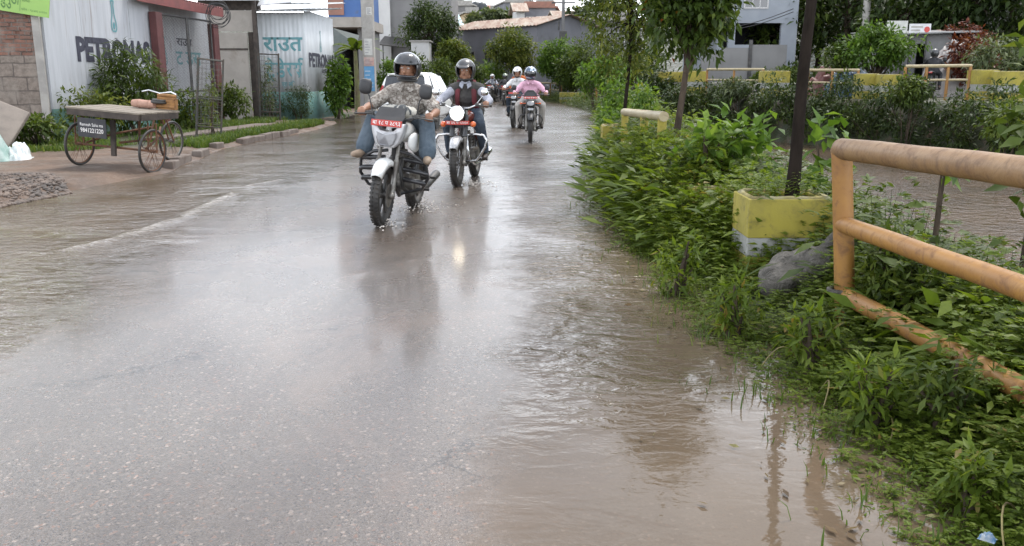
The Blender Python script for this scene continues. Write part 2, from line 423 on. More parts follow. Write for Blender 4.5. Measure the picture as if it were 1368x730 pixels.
    for sx in (-1, 1):
        b = MB(); b.cyl((sx*.27, hy, hz+.003), (sx*.41, hy+.062, hz-.012), .0185, None, 10); b.build('grip', MT['rubber'], hb)
        b = MB(); b.tube([(sx*.22, hy-.05, hz+.0), (sx*.30, hy-.075, hz-.005), (sx*.40, hy-.035, hz-.015)], .007, 6); b.box((sx*.23, hy-.025, hz+.005), (.05, .045, .04)); b.build('brake_lever', MT['dark_metal'], hb)
        mx, mz = K('mirror', (.31, 1.29))
        b = MB(); b.tube([(sx*.22, hy-.02, hz+.01), (sx*(mx-.05), hy-.05, mz-.09), (sx*(mx-.02), hy-.04, mz-.05)], .0065, 6); mo = b.build('mirror_stalk', MT[K('mirror_m', 'black_plastic')], hb)
        b = MB()
        rw = K('mirror_w', (.125, .15))
        b.loft([ring(sx*mx, hy-.065, mz, rw[0]*.55, rw[1]*.6, 16, 3), ring(sx*mx, hy-.05, mz, rw[0]*.95, rw[1]*.95, 16, 3), ring(sx*mx, hy-.02, mz, rw[0], rw[1], 16, 3.2)])
        b.build('mirror', MT[K('mirror_m', 'black_plastic')], hb)
    # front end
    kind = K('front', 'cowl')
    if kind == 'cowl':                                              # horned cowl round a shield-shaped lamp
        cm = MT[K('cowl', 'silver_paint')]
        outl = [(-.165, .985), (-.135, .985), (-.07, .915), (0, .905), (.07, .915), (.135, .985), (.165, .985), (.155, .90), (.12, .80), (.075, .755), (-.075, .755), (-.12, .80), (-.155, .90)]
        def shell(f0, f1, y0, y1, cz=.87, cx=0):
            return [(x*f0, y0+abs(x)*.35, cz+(z-cz)*f0) for x, z in outl], [(x*f1, y1+abs(x)*.25, cz+(z-cz)*f1) for x, z in outl]
        A, B_ = shell(.93, 1.0, -.665, -.64); C_, D_ = shell(1.0, .92, -.60, -.47)
        b = MB(); b.loft([A, B_, C_, D_]); cw = b.build('headlight_cowl', cm, root, bevel=.006)
        b = MB(); lens = [(-.10, .90), (0, .875), (.10, .90), (.105, .86), (.08, .79), (.05, .768), (-.05, .768), (-.08, .79), (-.105, .86)]
        b.loft([[(x, -.672+abs(x)*.35, z) for x, z in lens], [(x*.85, -.685+abs(x)*.3, .835+(z-.835)*.85) for x, z in lens]], 0, True, False)
        b.build('headlight', MT[K('lamp', 'lens_clear')], cw)
        b = MB(); b.add([(-.125, -.60, .985), (.125, -.60, .985), (.145, -.54, 1.04), (.125, -.46, 1.125), (-.125, -.46, 1.125), (-.145, -.54, 1.04)], [(0, 1, 2, 5), (5, 2, 3, 4)], 0, False)
        b.build('windscreen', MT[K('screen', 'black_plastic')], root, solid=.008)
        b = MB(); b.box((0, -.45, 1.02), (.2, .1, .08), (.4, 0, 0)); b.build('instrument', MT['black_plastic'], root, bevel=.012)
        pz, py, pw, ph = .985, -.655, .30, .06
    elif kind == 'round':                                           # round lamp in a nacelle
        b = MB(); b.loft([ring(0, -.62, .945, .185, .185, 24, 2), ring(0, -.58, .945, .20, .2, 24, 2), ring(0, -.50, .95, .19, .19, 24, 2), ring(0, -.40, .97, .12, .12, 24, 2)])
        nc = b.build('headlight_shell', MT['black_paint'], root)
        b = MB(); b.torus((0, -.622, .945), .092, .012, 'y', 32, 8); b.build('lamp_ring', MT['chrome'], nc)
        b = MB(); b.ell((0, -.618, .945), (.085, .03, .085), 20, 10); b.build('headlight', MT[K('lamp', 'lamp_on')], nc)
        b = MB(); b.tube([(-.19, -.52, .80), (.19, -.52, .80)], .012, 8); ib = b.build('indicator_bar', MT['dark_metal'], root)
        for sx in (-1, 1):
            b = MB(); b.ell((sx*.2, -.545, .805), (.04, .045, .04)); b.build('indicator', MT['lens_orange'], ib)
        b = MB()
        for sx in (-1, 1): b.cyl((sx*.088, -.545, .64), (sx*.088, -.45, .92), .036, None, 14)
        b.build('fork_cover', MT[K('fork_cover', 'black_paint')], root)
        pz, py, pw, ph = .825, -.605, .32, .052
    else:                                                           # sharp commuter mask with a low smoked screen
        b = MB(); b.loft([ring(0, -.66, .84, .16, .13, 16, 3), ring(0, -.60, .86, .22, .2, 16, 3), ring(0, -.46, .90, .19, .2, 16, 3)]); cw = b.build('headlight_cowl', MT[K('cowl', 'black_plastic')], root, sub=1)
        b = MB(); b.loft([ring(0, -.655, .86, .16, .10, 16, 2.6), ring(0, -.668, .86, .14, .085, 16, 2.6)], 0, True, False); b.build('headlight', MT[K('lamp', 'lens_clear')], cw)
        b = MB(); b.loft([ring(0, -.625, .73, .12, .06, 12, 3), ring(0, -.57, .74, .13, .07, 12, 3)]); b.build('lower_mask', MT['silver_paint'], cw)
        b = MB(); b.tube([(-.13, -.57, .99), (-.12, -.53, 1.07), (-.06, -.49, 1.13), (.06, -.49, 1.13), (.12, -.53, 1.07), (.13, -.57, .99)], .014, 8, 0, False); b.add([(-.13, -.57, .99), (.13, -.57, .99), (.12, -.53, 1.07), (.06, -.49, 1.13), (-.06, -.49, 1.13), (-.12, -.53, 1.07)], [(0, 1, 2, 5), (5, 2, 3, 4)])
        b.build('windscreen', MT['black_plastic'], root, solid=.006)
        for sx in (-1, 1):
            b = MB(); b.cyl((sx*.1, -.52, .86), (sx*.2, -.52, .86), .01, None, 8); b.ell((sx*.21, -.53, .86), (.028, .035, .022)); b.build('indicator', MT['lens_orange'], root)
        pz, py, pw, ph = .985, -.645, .30, .05
    b = MB(); b.box((0, py, pz), (pw, .008, ph), (-.25 if kind != 'round' else 0, 0, 0)); pl = b.build('number_plate', MT['plate_red'], root, bevel=.003)
    if K('plate'):
        b = MB(); Mx = Matrix.Translation((0, py-.005, pz)) @ Euler((PI/2-(.25 if kind != 'round' else 0), 0, 0)).to_matrix().to_4x4()
        text_fit(b, K('plate'), -pw*.45, pw*.45, -ph*.33, ph*.33, .001, .01, 0, Mx); b.build('plate_lettering', MT['letter_white'], pl)
    # guards
    g = K('guard')
    if g == 'bars':
        b = MB()
        for sx in (-1, 1):
            b.tube([(sx*.06, -.32, .70), (sx*.2, -.36, .68), (sx*.33, -.34, .60), (sx*.35, -.28, .45), (sx*.28, -.22, .33), (sx*.06, -.2, .26)], .017, 8)
            for k, zz in enumerate((.60, .50, .40)):
                b.tube([(sx*.10, -.27, zz+.02), (sx*.3, -.34, zz+.01), (sx*(.345-.03*(k == 2)), -.30, zz-.01)], .024, 8)
                b.tube([(sx*.29, -.33, zz), (sx*.3, -.12, zz-.03)], .018, 8)
        b.build('crash_guard', MT['black_paint'], root)
    elif g == 'hoops':
        b = MB()
        for sx in (-1, 1):
            b.tube([(sx*.05, -.36, .655), (sx*.2, -.38, .665), (sx*.31, -.38, .65), (sx*.35, -.38, .59), (sx*.335, -.38, .5), (sx*.26, -.36, .38), (sx*.20, -.33, .31), (sx*.05, -.3, .29)], .0165, 10)
        b.build('crash_guard', MT['chrome'], root)
    elif g == 'small':
        b = MB()
        for sx in (-1, 1): b.tube([(sx*.05, -.3, .62), (sx*.22, -.36, .60), (sx*.27, -.34, .50), (sx*.22, -.28, .36), (sx*.05, -.22, .28)], .014, 8)
        b.build('crash_guard', MT['black_paint'], root)
    for sx in (-1, 1):
        b = MB(); b.cyl((sx*.1, .06, .29), (sx*.29, .06, .29), .016, None, 10); b.build('foot_peg', MT['rubber'], root)
        b = MB(); b.cyl((sx*.1, .44, .36), (sx*.27, .44, .37), .014, None, 10); b.build('foot_peg', MT['rubber'], root)
        b = MB(); b.tube([(sx*.15, .0, .28), (sx*.2, -.1, .29), (sx*.25, -.11, .3)], .007, 6); b.build('gear_lever' if sx > 0 else 'brake_pedal', MT['dark_metal'], root)
    return root

# ================================================================== people on them
def helmet(parent, c, mat, kind='open', r=.142, tilt=0.0, yaw=0.0):
    """shell with a face opening cut in its front (-Y); kind open / visor_up / closed"""
    nu, nv = 48, 30; vs = []; keep = []
    for i in range(nv+1):
        ph = -PI/2*.82+(PI/2*1.82)*i/nv
        for j in range(nu):
            a = 2*PI*j/nu
            vs.append((r*.93*math.cos(ph)*math.sin(a), -r*1.08*math.cos(ph)*math.cos(a), r*math.sin(ph)*1.0))
    for i in range(nv):
        for j in range(nu):
            a = ((2*PI*(j+.5)/nu+PI) % (2*PI))-PI; ph = -PI/2*.82+(PI/2*1.82)*(i+.5)/nv
            op = abs(a) < R(62)
            if kind == 'open': cut = op and ph < R(17)
            else: cut = op and R(-30 if kind == 'visor_up' else -26) < ph < R(17)
            if ph < R(-62): cut = True
            if not cut: keep.append((i*nu+j, i*nu+(j+1) % nu, (i+1)*nu+(j+1) % nu, (i+1)*nu+j))
    b = MB(); b.add(vs, keep, 0, True)
    h = b.build('helmet', mat, parent, c, yaw, solid=.016); h.rotation_euler = (tilt, 0, yaw)
    def patch(p0, p1, aw, rs):
        b = MB(); n1, n2 = 10, 18; v = []
        for i in range(n1+1):
            ph = p0+(p1-p0)*i/n1
            for j in range(n2+1):
                a = -aw+2*aw*j/n2
                v.append((rs*.93*math.cos(ph)*math.sin(a), -rs*1.08*math.cos(ph)*math.cos(a), rs*math.sin(ph)))
        b.add(v, [(i*(n2+1)+j, i*(n2+1)+j+1, (i+1)*(n2+1)+j+1, (i+1)*(n2+1)+j) for i in range(n1) for j in range(n2)], 0, True); return b
    if kind == 'visor_up': patch(R(14), R(62), R(66), r+.014).build('visor', MT['visor'], h, solid=.004)
    if kind == 'closed': patch(R(-28), R(20), R(64), r+.01).build('visor', MT['visor_dark'], h, solid=.004)
    b = MB(); b.torus((0, 0, -r*.86), .094, .012, 'z', 28, 8); b.build('rim_trim', MT['rubber'], h)
    if kind == 'open':
        b = MB(); b.tube([(-.09, -.02, -.05), (-.075, -.05, -.12), (0, -.075, -.145), (.075, -.05, -.12), (.09, -.02, -.05)], .009, 6, 0, False, True, .4); b.build('chin_strap', MT['black_cloth'], h)
        b = MB(); b.loft([ring(0, -.10, .075, .17, .03, 14, 2.2), ring(0, -.17, .05, .16, .014, 14, 2.2), ring(0, -.2, .035, .10, .006, 14, 2.2)]); b.build('peak', mat, h)
    return h
def person(label, loc, yaw, top, legs, shoe, helm, hkind, pose, sleeve='long', vest=None, vox=.011, group=None, scale=1.0, lean=0.0, flare=1.0, look=0.0, coat=None):
    root = thing('person', label, 'person', loc, yaw, group, (0, lean, yaw)); root.scale = (scale,)*3
    p = {k: Vector(v) for k, v in pose.items()}
    mir = lambda v: Vector((-v.x, v.y, v.z))
    for k in ('hip', 'knee', 'ankle', 'toe', 'shoulder', 'elbow', 'wrist', 'grip'):
        if k+'_l' not in p: p[k+'_l'] = mir(p[k])
        p[k+'_r'] = p[k+'_r'] if k+'_r' in p else p[k]
    hd = p['head']; nk = p['neck']; ch = p['chest']; pv = p['pelvis']
    def torso(b, g):
        b.cap(pv+Vector((-.085, 0, 0)), pv+Vector((.085, 0, 0)), .105+g, .105+g); wa = pv.lerp(ch, .5)+Vector((0, .02, 0))
        b.cap(pv, wa, .115+g, .118+g); b.cap(wa+Vector((-.05, 0, 0)), wa+Vector((.05, 0, 0)), .105+g, .105+g); b.cap(wa, ch, .118+g, .125+g)
        b.cap(ch+Vector((-.085, 0, 0)), ch+Vector((.085, 0, 0)), .112+g, .112+g)
        b.cap(ch, nk, .11+g, .05+g)
        for s_ in 'lr': b.cap(nk+Vector((0, 0, -.03)), p['shoulder_'+s_], .055+g, .058+g); b.cap(ch+Vector((.1 if s_ == 'r' else -.1, 0, 0)), p['shoulder_'+s_], .09+g, .058+g)
    b = MB(); torso(b, 0)
    b.cap(nk+Vector((0, .01, -.02)), hd+Vector((0, .02, -.05)), .056, .052)
    Rl = Euler((0, 0, look)).to_matrix(); H = lambda x, y, z: hd+Rl @ Vector((x, y, z))
    b.ell(hd+Vector((0, .012, .03)), (.076, .095, .095), 18, 12); b.cap(H(0, -.035, -.02), H(0, -.05, -.085), .062, .036); b.cap(H(-.035, -.01, -.06), H(.035, -.01, -.06), .05, .05)
    b.cap(H(0, -.092, .022), H(0, -.108, -.022), .010, .017); b.cap(H(-.03, -.082, .032), H(.03, -.082, .032), .016, .016)
    b.cap(H(-.022, -.078, -.055), H(.022, -.078, -.055), .012, .012)
    for sx in (-1, 1): b.cap(H(sx*.076, .015, .015), H(sx*.078, .02, -.025), .014, .012)
    for s_ in 'lr':
        S, E, W, Gp = (p[k+s_] for k in ('shoulder_', 'elbow_', 'wrist_', 'grip_'))
        b.cap(S, S.lerp(E, .4), .056, .05); b.cap(S.lerp(E, .4), E, .05, .039); b.cap(E, E.lerp(W, .35), .041, .042); b.cap(E.lerp(W, .35), W, .042, .027)
        sg = 1 if s_ == 'r' else -1
        kn = Gp+Vector((0, .0, .034))                              # knuckles over the grip, fingers closing in front and below
        b.cap(W, kn, .028, .03); b.cap(kn+Vector((-.03, 0, 0)), kn+Vector((.03, 0, 0)), .018, .017)
        for k, (dx, ln) in enumerate(((-.034, .92), (-.012, 1.05), (.011, 1.0), (.033, .82))):
            x = Gp+Vector((-sg*dx, 0, 0))
            a1 = x+Vector((0, -.008, .036)); a2 = x+Vector((0, -.034*ln, .022)); a3 = x+Vector((0, -.036*ln, -.012)); a4 = x+Vector((0, -.012, -.028*ln))
            b.cap(a1, a2, .0105, .0095, 8); b.cap(a2, a3, .0095, .009, 8); b.cap(a3, a4, .009, .0075, 8)
        b.cap(W.lerp(kn, .6)+Vector((-sg*.02, 0, -.005)), Gp+Vector((-sg*.045, .012, .0)), .013, .011, 8); b.cap(Gp+Vector((-sg*.045, .012, 0)), Gp+Vector((-sg*.04, -.018, -.02)), .011, .009, 8)
        Hp, Kn, An, To = (p[k+s_] for k in ('hip_', 'knee_', 'ankle_', 'toe_'))
        b.cap(pv, Hp, .1, .09); b.cap(Hp, Hp.lerp(Kn, .5), .09, .074); b.cap(Hp.lerp(Kn, .5), Kn, .074, .055); b.cap(Kn, Kn.lerp(An, .35), .056, .055); b.cap(Kn.lerp(An, .35), An, .055, .038)
        b.cap(An+Vector((0, .03, -.03)), An.lerp(To, .6)+Vector((0, 0, -.015)), .036, .033); b.cap(An.lerp(To, .6)+Vector((0, 0, -.015)), To, .033, .022)
    body = blend(b, 'body', MT['skin'], root, min(vox, .009), 3)
    for sx in (-1, 1):
        e = MB(); e.ell(H(sx*.031, -.088, .018), (.0125, .008, .008), 10, 7); ey = e.build('eye', MT['letter_white'], root)
        e = MB(); e.ell(H(sx*.031, -.0935, .018), (.006, .004, .006), 8, 6); e.build('iris', MT['eye'], ey)
        e = MB(); e.tube([H(sx*.014, -.101, .04), H(sx*.032, -.1, .046), H(sx*.05, -.088, .04)], [.004, .005, .003], 6); e.build('eyebrow', MT['hair'], root)
    e = MB(); e.tube([H(-.024, -.085, -.052), H(0, -.093, -.05), H(.024, -.085, -.052)], [.004, .007, .004], 6, 0, False, True, .8); e.build('lips', MT['lip'], root)
    # shirt and trousers
    b = MB(); torso(b, .014)
    b.cap(pv+Vector((-.09, -.01, .03)), pv+Vector((.09, -.01, .03)), .125, .125)
    for s_ in 'lr':
        S, E, W = (p[k+s_] for k in ('shoulder_', 'elbow_', 'wrist_'))
        if sleeve == 'long': b.cap(S, E, .068, .053); b.cap(E, E.lerp(W, .93), .054, .041)
        else: b.cap(S, S.lerp(E, .80), .068, .068)
        b.cap(nk+Vector((.02, -.01, -.02)), nk+Vector((-.02, -.01, -.02)), .066, .066)
    sh = blend(b, 'shirt', MT[top], root, vox, 4)
    c_ = MB()                                                       # collar wings and a placket line
    for sx in (-1, 1): c_.add([nk+Vector((sx*.02, -.085, -.03)), nk+Vector((sx*.075, -.05, .0)), nk+Vector((sx*.085, -.075, -.05)), nk+Vector((sx*.04, -.115, -.085))], [(0, 1, 2, 3)])
    c_.build('collar', MT[top], sh, solid=.01)
    b = MB(); b.cap(pv+Vector((-.085, 0, -.02)), pv+Vector((.085, 0, -.02)), .122, .122)
    for s_ in 'lr':
        Hp, Kn, An = (p[k+s_] for k in ('hip_', 'knee_', 'ankle_'))
        b.cap(pv, Hp, .115, .108); b.cap(Hp, Kn, .108, .078); b.cap(Kn, Kn.lerp(An, .9), .08, .062*flare)
    blend(b, 'trousers', MT[legs], root, vox, 4)
    for s_ in 'lr':
        An, To = p['ankle_'+s_], p['toe_'+s_]; d = (To-An); d.z = 0; d.normalize()
        b = MB(); b.cap(An-d*.035+Vector((0, 0, -.032)), An.lerp(To, .6)+Vector((0, 0, -.018)), .046, .043); b.cap(An.lerp(To, .6)+Vector((0, 0, -.018)), To+d*.012, .043, .03); b.cap(An+Vector((0, 0, -.01)), An+Vector((0, .0, -.03)), .045, .046)
        blend(b, 'shoe', MT[shoe], root, vox, 2)
    if coat:
        b = MB(); torso(b, .024); b.cap(pv+Vector((-.09, -.01, .03)), pv+Vector((.09, -.01, .03)), .132, .132); blend(b, 'waistcoat', MT[coat], root, vox, 4)
    if vest:
        b = MB(); bk = Vector((0, .12, 0))
        for sx in (-1, 1): b.tube([nk+Vector((sx*.085, .09, -.02)), nk+Vector((sx*.10, .0, .02)), ch+Vector((sx*.115, -.132, .06)), ch+Vector((sx*.12, -.138, -.06)), ch+Vector((sx*.13, -.02, -.16))], .036, 10, 0, False, True, .45)
        b.cap(ch+Vector((-.07, .2, .02)), ch+Vector((.07, .2, .02)), .1, .1)
        b.build('backpack', MT[vest], root)
    helmet(root, hd+Vector((0, .008, .025)), MT[helm], hkind, .142, .08, look)
    return root
RIDE = dict(pelvis=(0, .24, .93), chest=(0, .13, 1.15), neck=(0, .05, 1.345), head=(0, .0, 1.485), hip=(.10, .18, .92), knee=(.22, -.19, .80), ankle=(.25, .09, .38), toe=(.27, -.11, .325),
            shoulder=(.178, .09, 1.255), elbow=(.345, -.08, 1.10), wrist=(.345, -.275, 1.07), grip=(.34, -.34, 1.045))
UP = dict(RIDE, knee=(.275, -.16, .98), ankle=(.33, -.28, .68), toe=(.37, -.45, .64), hip=(.11, .2, .95))

# --- rider one: silver-white machine with a horned lamp cowl, feet lifted clear of the water
a1 = G(508, 303); c1 = G(551, 281)
def front_at(px, py, yaw):                                          # place a machine so that its front wheel touches the road there
    g = G(px, py); d = Vector((math.sin(yaw), -math.cos(yaw), 0))*.66
    return (g.x-d.x, g.y-d.y, .004)
Y1 = R(-8)
L1 = front_at(509, 302, Y1)
moto('white and silver motorcycle nearest the camera, with horned lamp cowl and black leg bars', L1, Y1,
     dict(front='cowl', tank='white_paint', shroud='white_paint', cowl='silver_paint', guard='bars', fender='white_paint', plate='बा १८ प ३८९३', mirror=(.30, 1.30)), lean=R(5))
person('person in blotchy short sleeved shirt and raised visor helmet, feet lifted off the pegs', L1, Y1, 'printed_shirt', 'jeans', 'sole_tan', 'helmet_grey', 'visor_up', UP, 'short', None, .011, 'motorcycle riders', flare=1.45, lean=R(5))
b = MB(); b.cap((-.12, -.20, 1.06), (.12, -.24, 1.07), .085, .075); b.cap((-.04, -.08, 1.05), (.06, -.30, 1.09), .085, .07); b.cap((-.16, -.2, 1.03), (-.05, -.1, 1.08), .06, .06)
jm, nt, out = newmat('bundle_cloth'); co = objco(nt)
prin(nt, out, mixc(nt, mapr(nt, noise(nt, co, 11, 2, .5, 0, 1.0), .47, .53), (.05, .055, .06), (.42, .40, .35)), .75, 0, bump(nt, noise(nt, co, 14, 4), .5, .03))
o = blend(b, 'jacket', jm, None, .011, 4); o.location = L1; o.rotation_euler = (0, R(5), Y1)
tag(o, 'dark and pale jacket bundled on the tank of the nearest motorcycle', 'jacket')
# --- rider two: classic machine, lamp on, chrome hoops
Y2 = R(-8); L2 = front_at(611, 249, Y2)
moto('classic motorcycle with its round headlight lit, orange indicators and wide chrome crash hoops', L2, Y2,
     dict(front='round', tank='tank_dark', side='tank_dark', guard='hoops', fender='silver_paint', rim='chrome', spokes=True, plate='बा ३६ प ५२१०', chrome_bar=True, mirror=(.33, 1.22), mirror_m='chrome', mirror_w=(.1, .1), exh='chrome'))
person('person in dark waistcoat, pale sleeves and maroon backpack straps behind the lit round headlight', L2, Y2, 'grey_cloth', 'jeans_dark', 'leather', 'helmet_matte', 'open', RIDE, 'long', 'maroon_cloth', .011, 'motorcycle riders', coat='coat_dark')
# --- rider three: pink shirt
Y3 = R(-1); L3 = front_at(708.5, 192, Y3)
moto('dark motorcycle with a low smoked screen under the rider in the pink shirt', L3, Y3, dict(front='mask', tank='black_paint', guard='small', fender='black_plastic', plate='बा ५६ प ७०२', mirror=(.36, 1.2), mirror_w=(.1, .12)))
P3 = dict(RIDE, knee=(.27, -.17, .82))
person('person in a pink shirt and pale trousers wearing a patterned closed helmet', L3, Y3, 'pink_cloth', 'pale_cloth', 'leather', 'helmet_blue', 'closed', P3, 'long', None, .013, 'motorcycle riders', flare=1.2)
# --- rider four with a passenger, half hidden behind the pink shirt
Y4 = R(-10); L4 = front_at(686, 171, Y4)
moto('dark motorcycle with two people on it, half hidden behind the pink shirt rider', L4, Y4, dict(front='mask', tank='jeans_dark', cowl='black_plastic', guard='small', fender='black_plastic'))
person('person in a white shirt and pale helmet, half hidden behind the pink shirt', L4, Y4, 'white_cloth', 'jeans_dark', 'leather', 'helmet_white', 'open', RIDE, 'long', None, .016, 'motorcycle riders', 1.04)
PIL = dict(RIDE, pelvis=(0, .56, 1.0), chest=(0, .48, 1.26), neck=(0, .42, 1.46), head=(-.06, .36, 1.57), hip=(.1, .52, .97), knee=(.24, .2, .84), ankle=(.24, .42, .44), toe=(.26, .25, .39), shoulder=(.175, .45, 1.39), elbow=(.28, .34, 1.16), wrist=(.18, .17, 1.09), grip=(.14, .12, 1.06))
person('passenger in orange seated behind the rider in the white shirt', L4, Y4, 'orange_cloth', 'jeans_dark', 'leather', 'helmet_matte', 'open', PIL, 'long', None, .018, 'motorcycle riders')
# --- far pair
Y5 = R(-6); L5 = front_at(673, 141, Y5)
moto('far motorcycle with a white lit headlight and a red front', L5, Y5, dict(front='mask', tank='plate_red', cowl='plate_red', fender='black_plastic', lamp='lamp_on_white'))
person('far person in black with an olive helmet behind a white lit headlight', L5, Y5, 'black_cloth', 'black_cloth', 'leather', 'helmet_green', 'closed', RIDE, 'long', None, .02, 'motorcycle riders')
Y6 = R(-18); L6 = front_at(653, 137, Y6)
moto('farthest motorcycle with a silver front, at the left of the pair in the distance', L6, Y6, dict(front='mask', tank='silver_paint', cowl='silver_paint', shroud='silver_paint', fender='silver_paint'))
person('farthest person in a dark and white jacket on the silver fronted motorcycle', L6, Y6, 'grey_cloth', 'black_cloth', 'leather', 'helmet_white', 'open', RIDE, 'long', 'white_cloth', .02, 'motorcycle riders')
# ================================================================== sky and light
world = bpy.data.worlds.new('World'); scene.world = world; world.use_nodes = True
nt = world.node_tree; nt.nodes.clear(); wo = nt.nodes.new('ShaderNodeOutputWorld'); bg = nt.nodes.new('ShaderNodeBackground')
SUN_EL, SUN_AZ = R(62), R(35)                                       # azimuth from +Y towards +X
sky = nt.nodes.new('ShaderNodeTexSky'); sky.sky_type = 'NISHITA'; sky.sun_disc = False; sky.sun_elevation = SUN_EL; sky.sun_rotation = SUN_AZ; sky.dust_density = 3
tc = nt.nodes.new('ShaderNodeTexCoord'); mp = nt.nodes.new('ShaderNodeMapping'); mp.inputs['Scale'].default_value = (1, 1, 2.6); nt.links.new(tc.outputs['Generated'], mp.inputs[0])
cl = mapr(nt, noise(nt, mp.outputs[0], 2.6, 7, .6, 0, .4), .40, .60, .45, .97)
shade = mapr(nt, noise(nt, mp.outputs[0], 4.0, 6, .6), .35, .7)
sx_ = nt.nodes.new('ShaderNodeSeparateXYZ'); nt.links.new(tc.outputs['Generated'], sx_.inputs[0])
hzv = mapr(nt, sx_.outputs[2], 0, .7, 1.75, .74); cb3 = nt.nodes.new('ShaderNodeCombineXYZ')
for i in range(3): nt.links.new(hzv, cb3.inputs[i])
hz3 = cb3.outputs[0]
nt.links.new(mixc(nt, cl, sky.outputs[0], mixc(nt, 1.0, mixc(nt, shade, (9.6, 10.0, 10.6), (6.6, 6.9, 7.4)), hz3, 'MULTIPLY')), bg.inputs[0]); bg.inputs[1].default_value = .12
nt.links.new(bg.outputs[0], wo.inputs[0])
sd = bpy.data.lights.new('sun', 'SUN'); sd.energy = 1.3; sd.angle = R(14); sd.color = (1, .965, .91)
so = bpy.data.objects.new('sun', sd); COL.objects.link(so)
sv = Vector((math.cos(SUN_EL)*math.sin(SUN_AZ), math.cos(SUN_EL)*math.cos(SUN_AZ), math.sin(SUN_EL)))
so.rotation_euler = sv.to_track_quat('Z', 'Y').to_euler(); so.location = sv*50
scene.view_settings.view_transform = 'Standard'; scene.view_settings.look = 'None'; scene.view_settings.gamma = 1; scene.view_settings.exposure = 1.2
scene.render.engine = 'CYCLES'; scene.cycles.use_denoising = True; scene.cycles.max_bounces = 6; scene.cycles.transparent_max_bounces = 8

# ================================================================== lie of the land
lp = [(-3, -6.0), (6, -5.75)]+[(G(x, y).y, G(x, y).x) for x, y in ((0, 275), (229, 231), (300, 199), (430, 173), (466, 160))]+[(38, -5.3), (50, -5.2), (64, -6.5), (80, -10), (110, -24)]
rp = [(-3, 1.35), (1.5, 1.25)]+[(G(x, y).y, G(x, y).x) for x, y in ((1200, 725), (1060, 560), (965, 480), (880, 380), (828, 330), (798, 270), (784, 222), (786, 186), (797, 162), (790, 150))]+[(50, 2.7), (64, .8), (80, -4), (110, -18)]
lp.sort(); rp.sort()
def e_l(y): return np.interp(y, [a for a, b in lp], [b for a, b in lp])
def e_r(y): return np.interp(y, [a for a, b in rp], [b for a, b in rp])
def nb(y): return e_r(y)+np.interp(y, [0, 10, 25, 50, 80], [1.75, 1.75, 1.8, 1.6, 1.6])        # lip of the near river bank
def fb(y): return np.interp(y, [-5, 10, 22.8, 34, 50, 70, 90], [30, 21, 13.9, 8.6, 8.0, 5.6, 0.4])   # far bank
def sstep(a, b, x):
    t = np.clip((x-a)/(b-a), 0, 1); return t*t*(3-2*t)
def vnoise(x, y, s):                                               # cheap smooth value noise
    x = np.asarray(x, float)*s; y = np.asarray(y, float)*s
    xi, yi = np.floor(x), np.floor(y); fx, fy = x-xi, y-yi; fx = fx*fx*(3-2*fx); fy = fy*fy*(3-2*fy)
    h = lambda a, b: np.modf(np.abs(np.sin(a*127.1+b*311.7)*43758.5453))[0]
    return (h(xi, yi)*(1-fx)+h(xi+1, yi)*fx)*(1-fy)+(h(xi, yi+1)*(1-fx)+h(xi+1, yi+1)*fx)*fy
def hgt(x, y):
    x = np.asarray(x, float); y = np.asarray(y, float)
    L, Rr, n_, f_ = e_l(y), e_r(y), nb(y), fb(y)
    z = np.full(np.broadcast(x, y).shape, -.04)
    z = z+sstep(L+.1, L-.45, x)*(.14+.05*(vnoise(x, y, 1.3)-.5))*sstep(52, 40, y)*(1-.85*sstep(27, 30, y))
    z = z-sstep(11.5, 8.5, y)*sstep(L-1.2, L-.2, x)*.03*(x < L)
    bank = sstep(Rr-.1, Rr+.8, x)*(.07+.08*(vnoise(x, y, 2.1)-.4))
    z = z+bank*(x > Rr-.1)
    z = z-sstep(n_, n_+1.5, x)*1.5*sstep(95, 78, y)
    w = sstep(f_-1.3, f_+.1, x)*sstep(95, 78, y); z = z*(1-w)+w*(.75+.05*(vnoise(x, y, .9)-.5))
    f2 = f_+7+np.clip(y-70, 0, None)*.25; hill = sstep(f2, f2+33, x)*15*sstep(10, 40, y)+sstep(72, 190, y)*13.5
    z = z+hill*(1+.25*(vnoise(x, y, .06)-.5))
    return z
xs = np.concatenate([np.linspace(-150, -16, 28), np.arange(-15, 32, .3), np.linspace(32.5, 220, 60)])
ys = np.concatenate([np.arange(-6, 40, .3), np.arange(40, 100, 1.0), np.linspace(101, 420, 60)])
X_, Y_ = np.meshgrid(xs, ys); Z_ = hgt(X_, Y_)
def gridmesh(name, X, Y, Z, attrs=None):
    ny, nx = X.shape; me = bpy.data.meshes.new(name)
    co = np.stack([X, Y, Z], -1).reshape(-1, 3)
    idx = np.arange(nx*ny).reshape(ny, nx)
    q = np.stack([idx[:-1, :-1], idx[:-1, 1:], idx[1:, 1:], idx[1:, :-1]], -1).reshape(-1, 4)
    me.vertices.add(len(co)); me.vertices.foreach_set('co', co.astype(np.float32).ravel())
    me.loops.add(q.size); me.loops.foreach_set('vertex_index', q.astype(np.int32).ravel())
    me.polygons.add(len(q)); me.polygons.foreach_set('loop_start', np.arange(0, q.size, 4, dtype=np.int32)); me.polygons.foreach_set('use_smooth', np.ones(len(q), bool))
    me.update(calc_edges=True)
    for k, v in (attrs or {}).items():
        a = me.attributes.new(k, 'FLOAT', 'POINT'); a.data.foreach_set('value', np.asarray(v, np.float32).ravel())
    return me
grass = np.clip(sstep(.45, .6, vnoise(X_, Y_, .5)), 0, 1)*sstep(-5.8, -7, X_-0*Y_)+sstep(-.3, .4, X_-e_r(Y_))+sstep(60, 80, Y_)
gm, nt, out = newmat('ground'); co = objco(nt)
at = N(nt, 'ShaderNodeAttribute', attribute_name='grass')
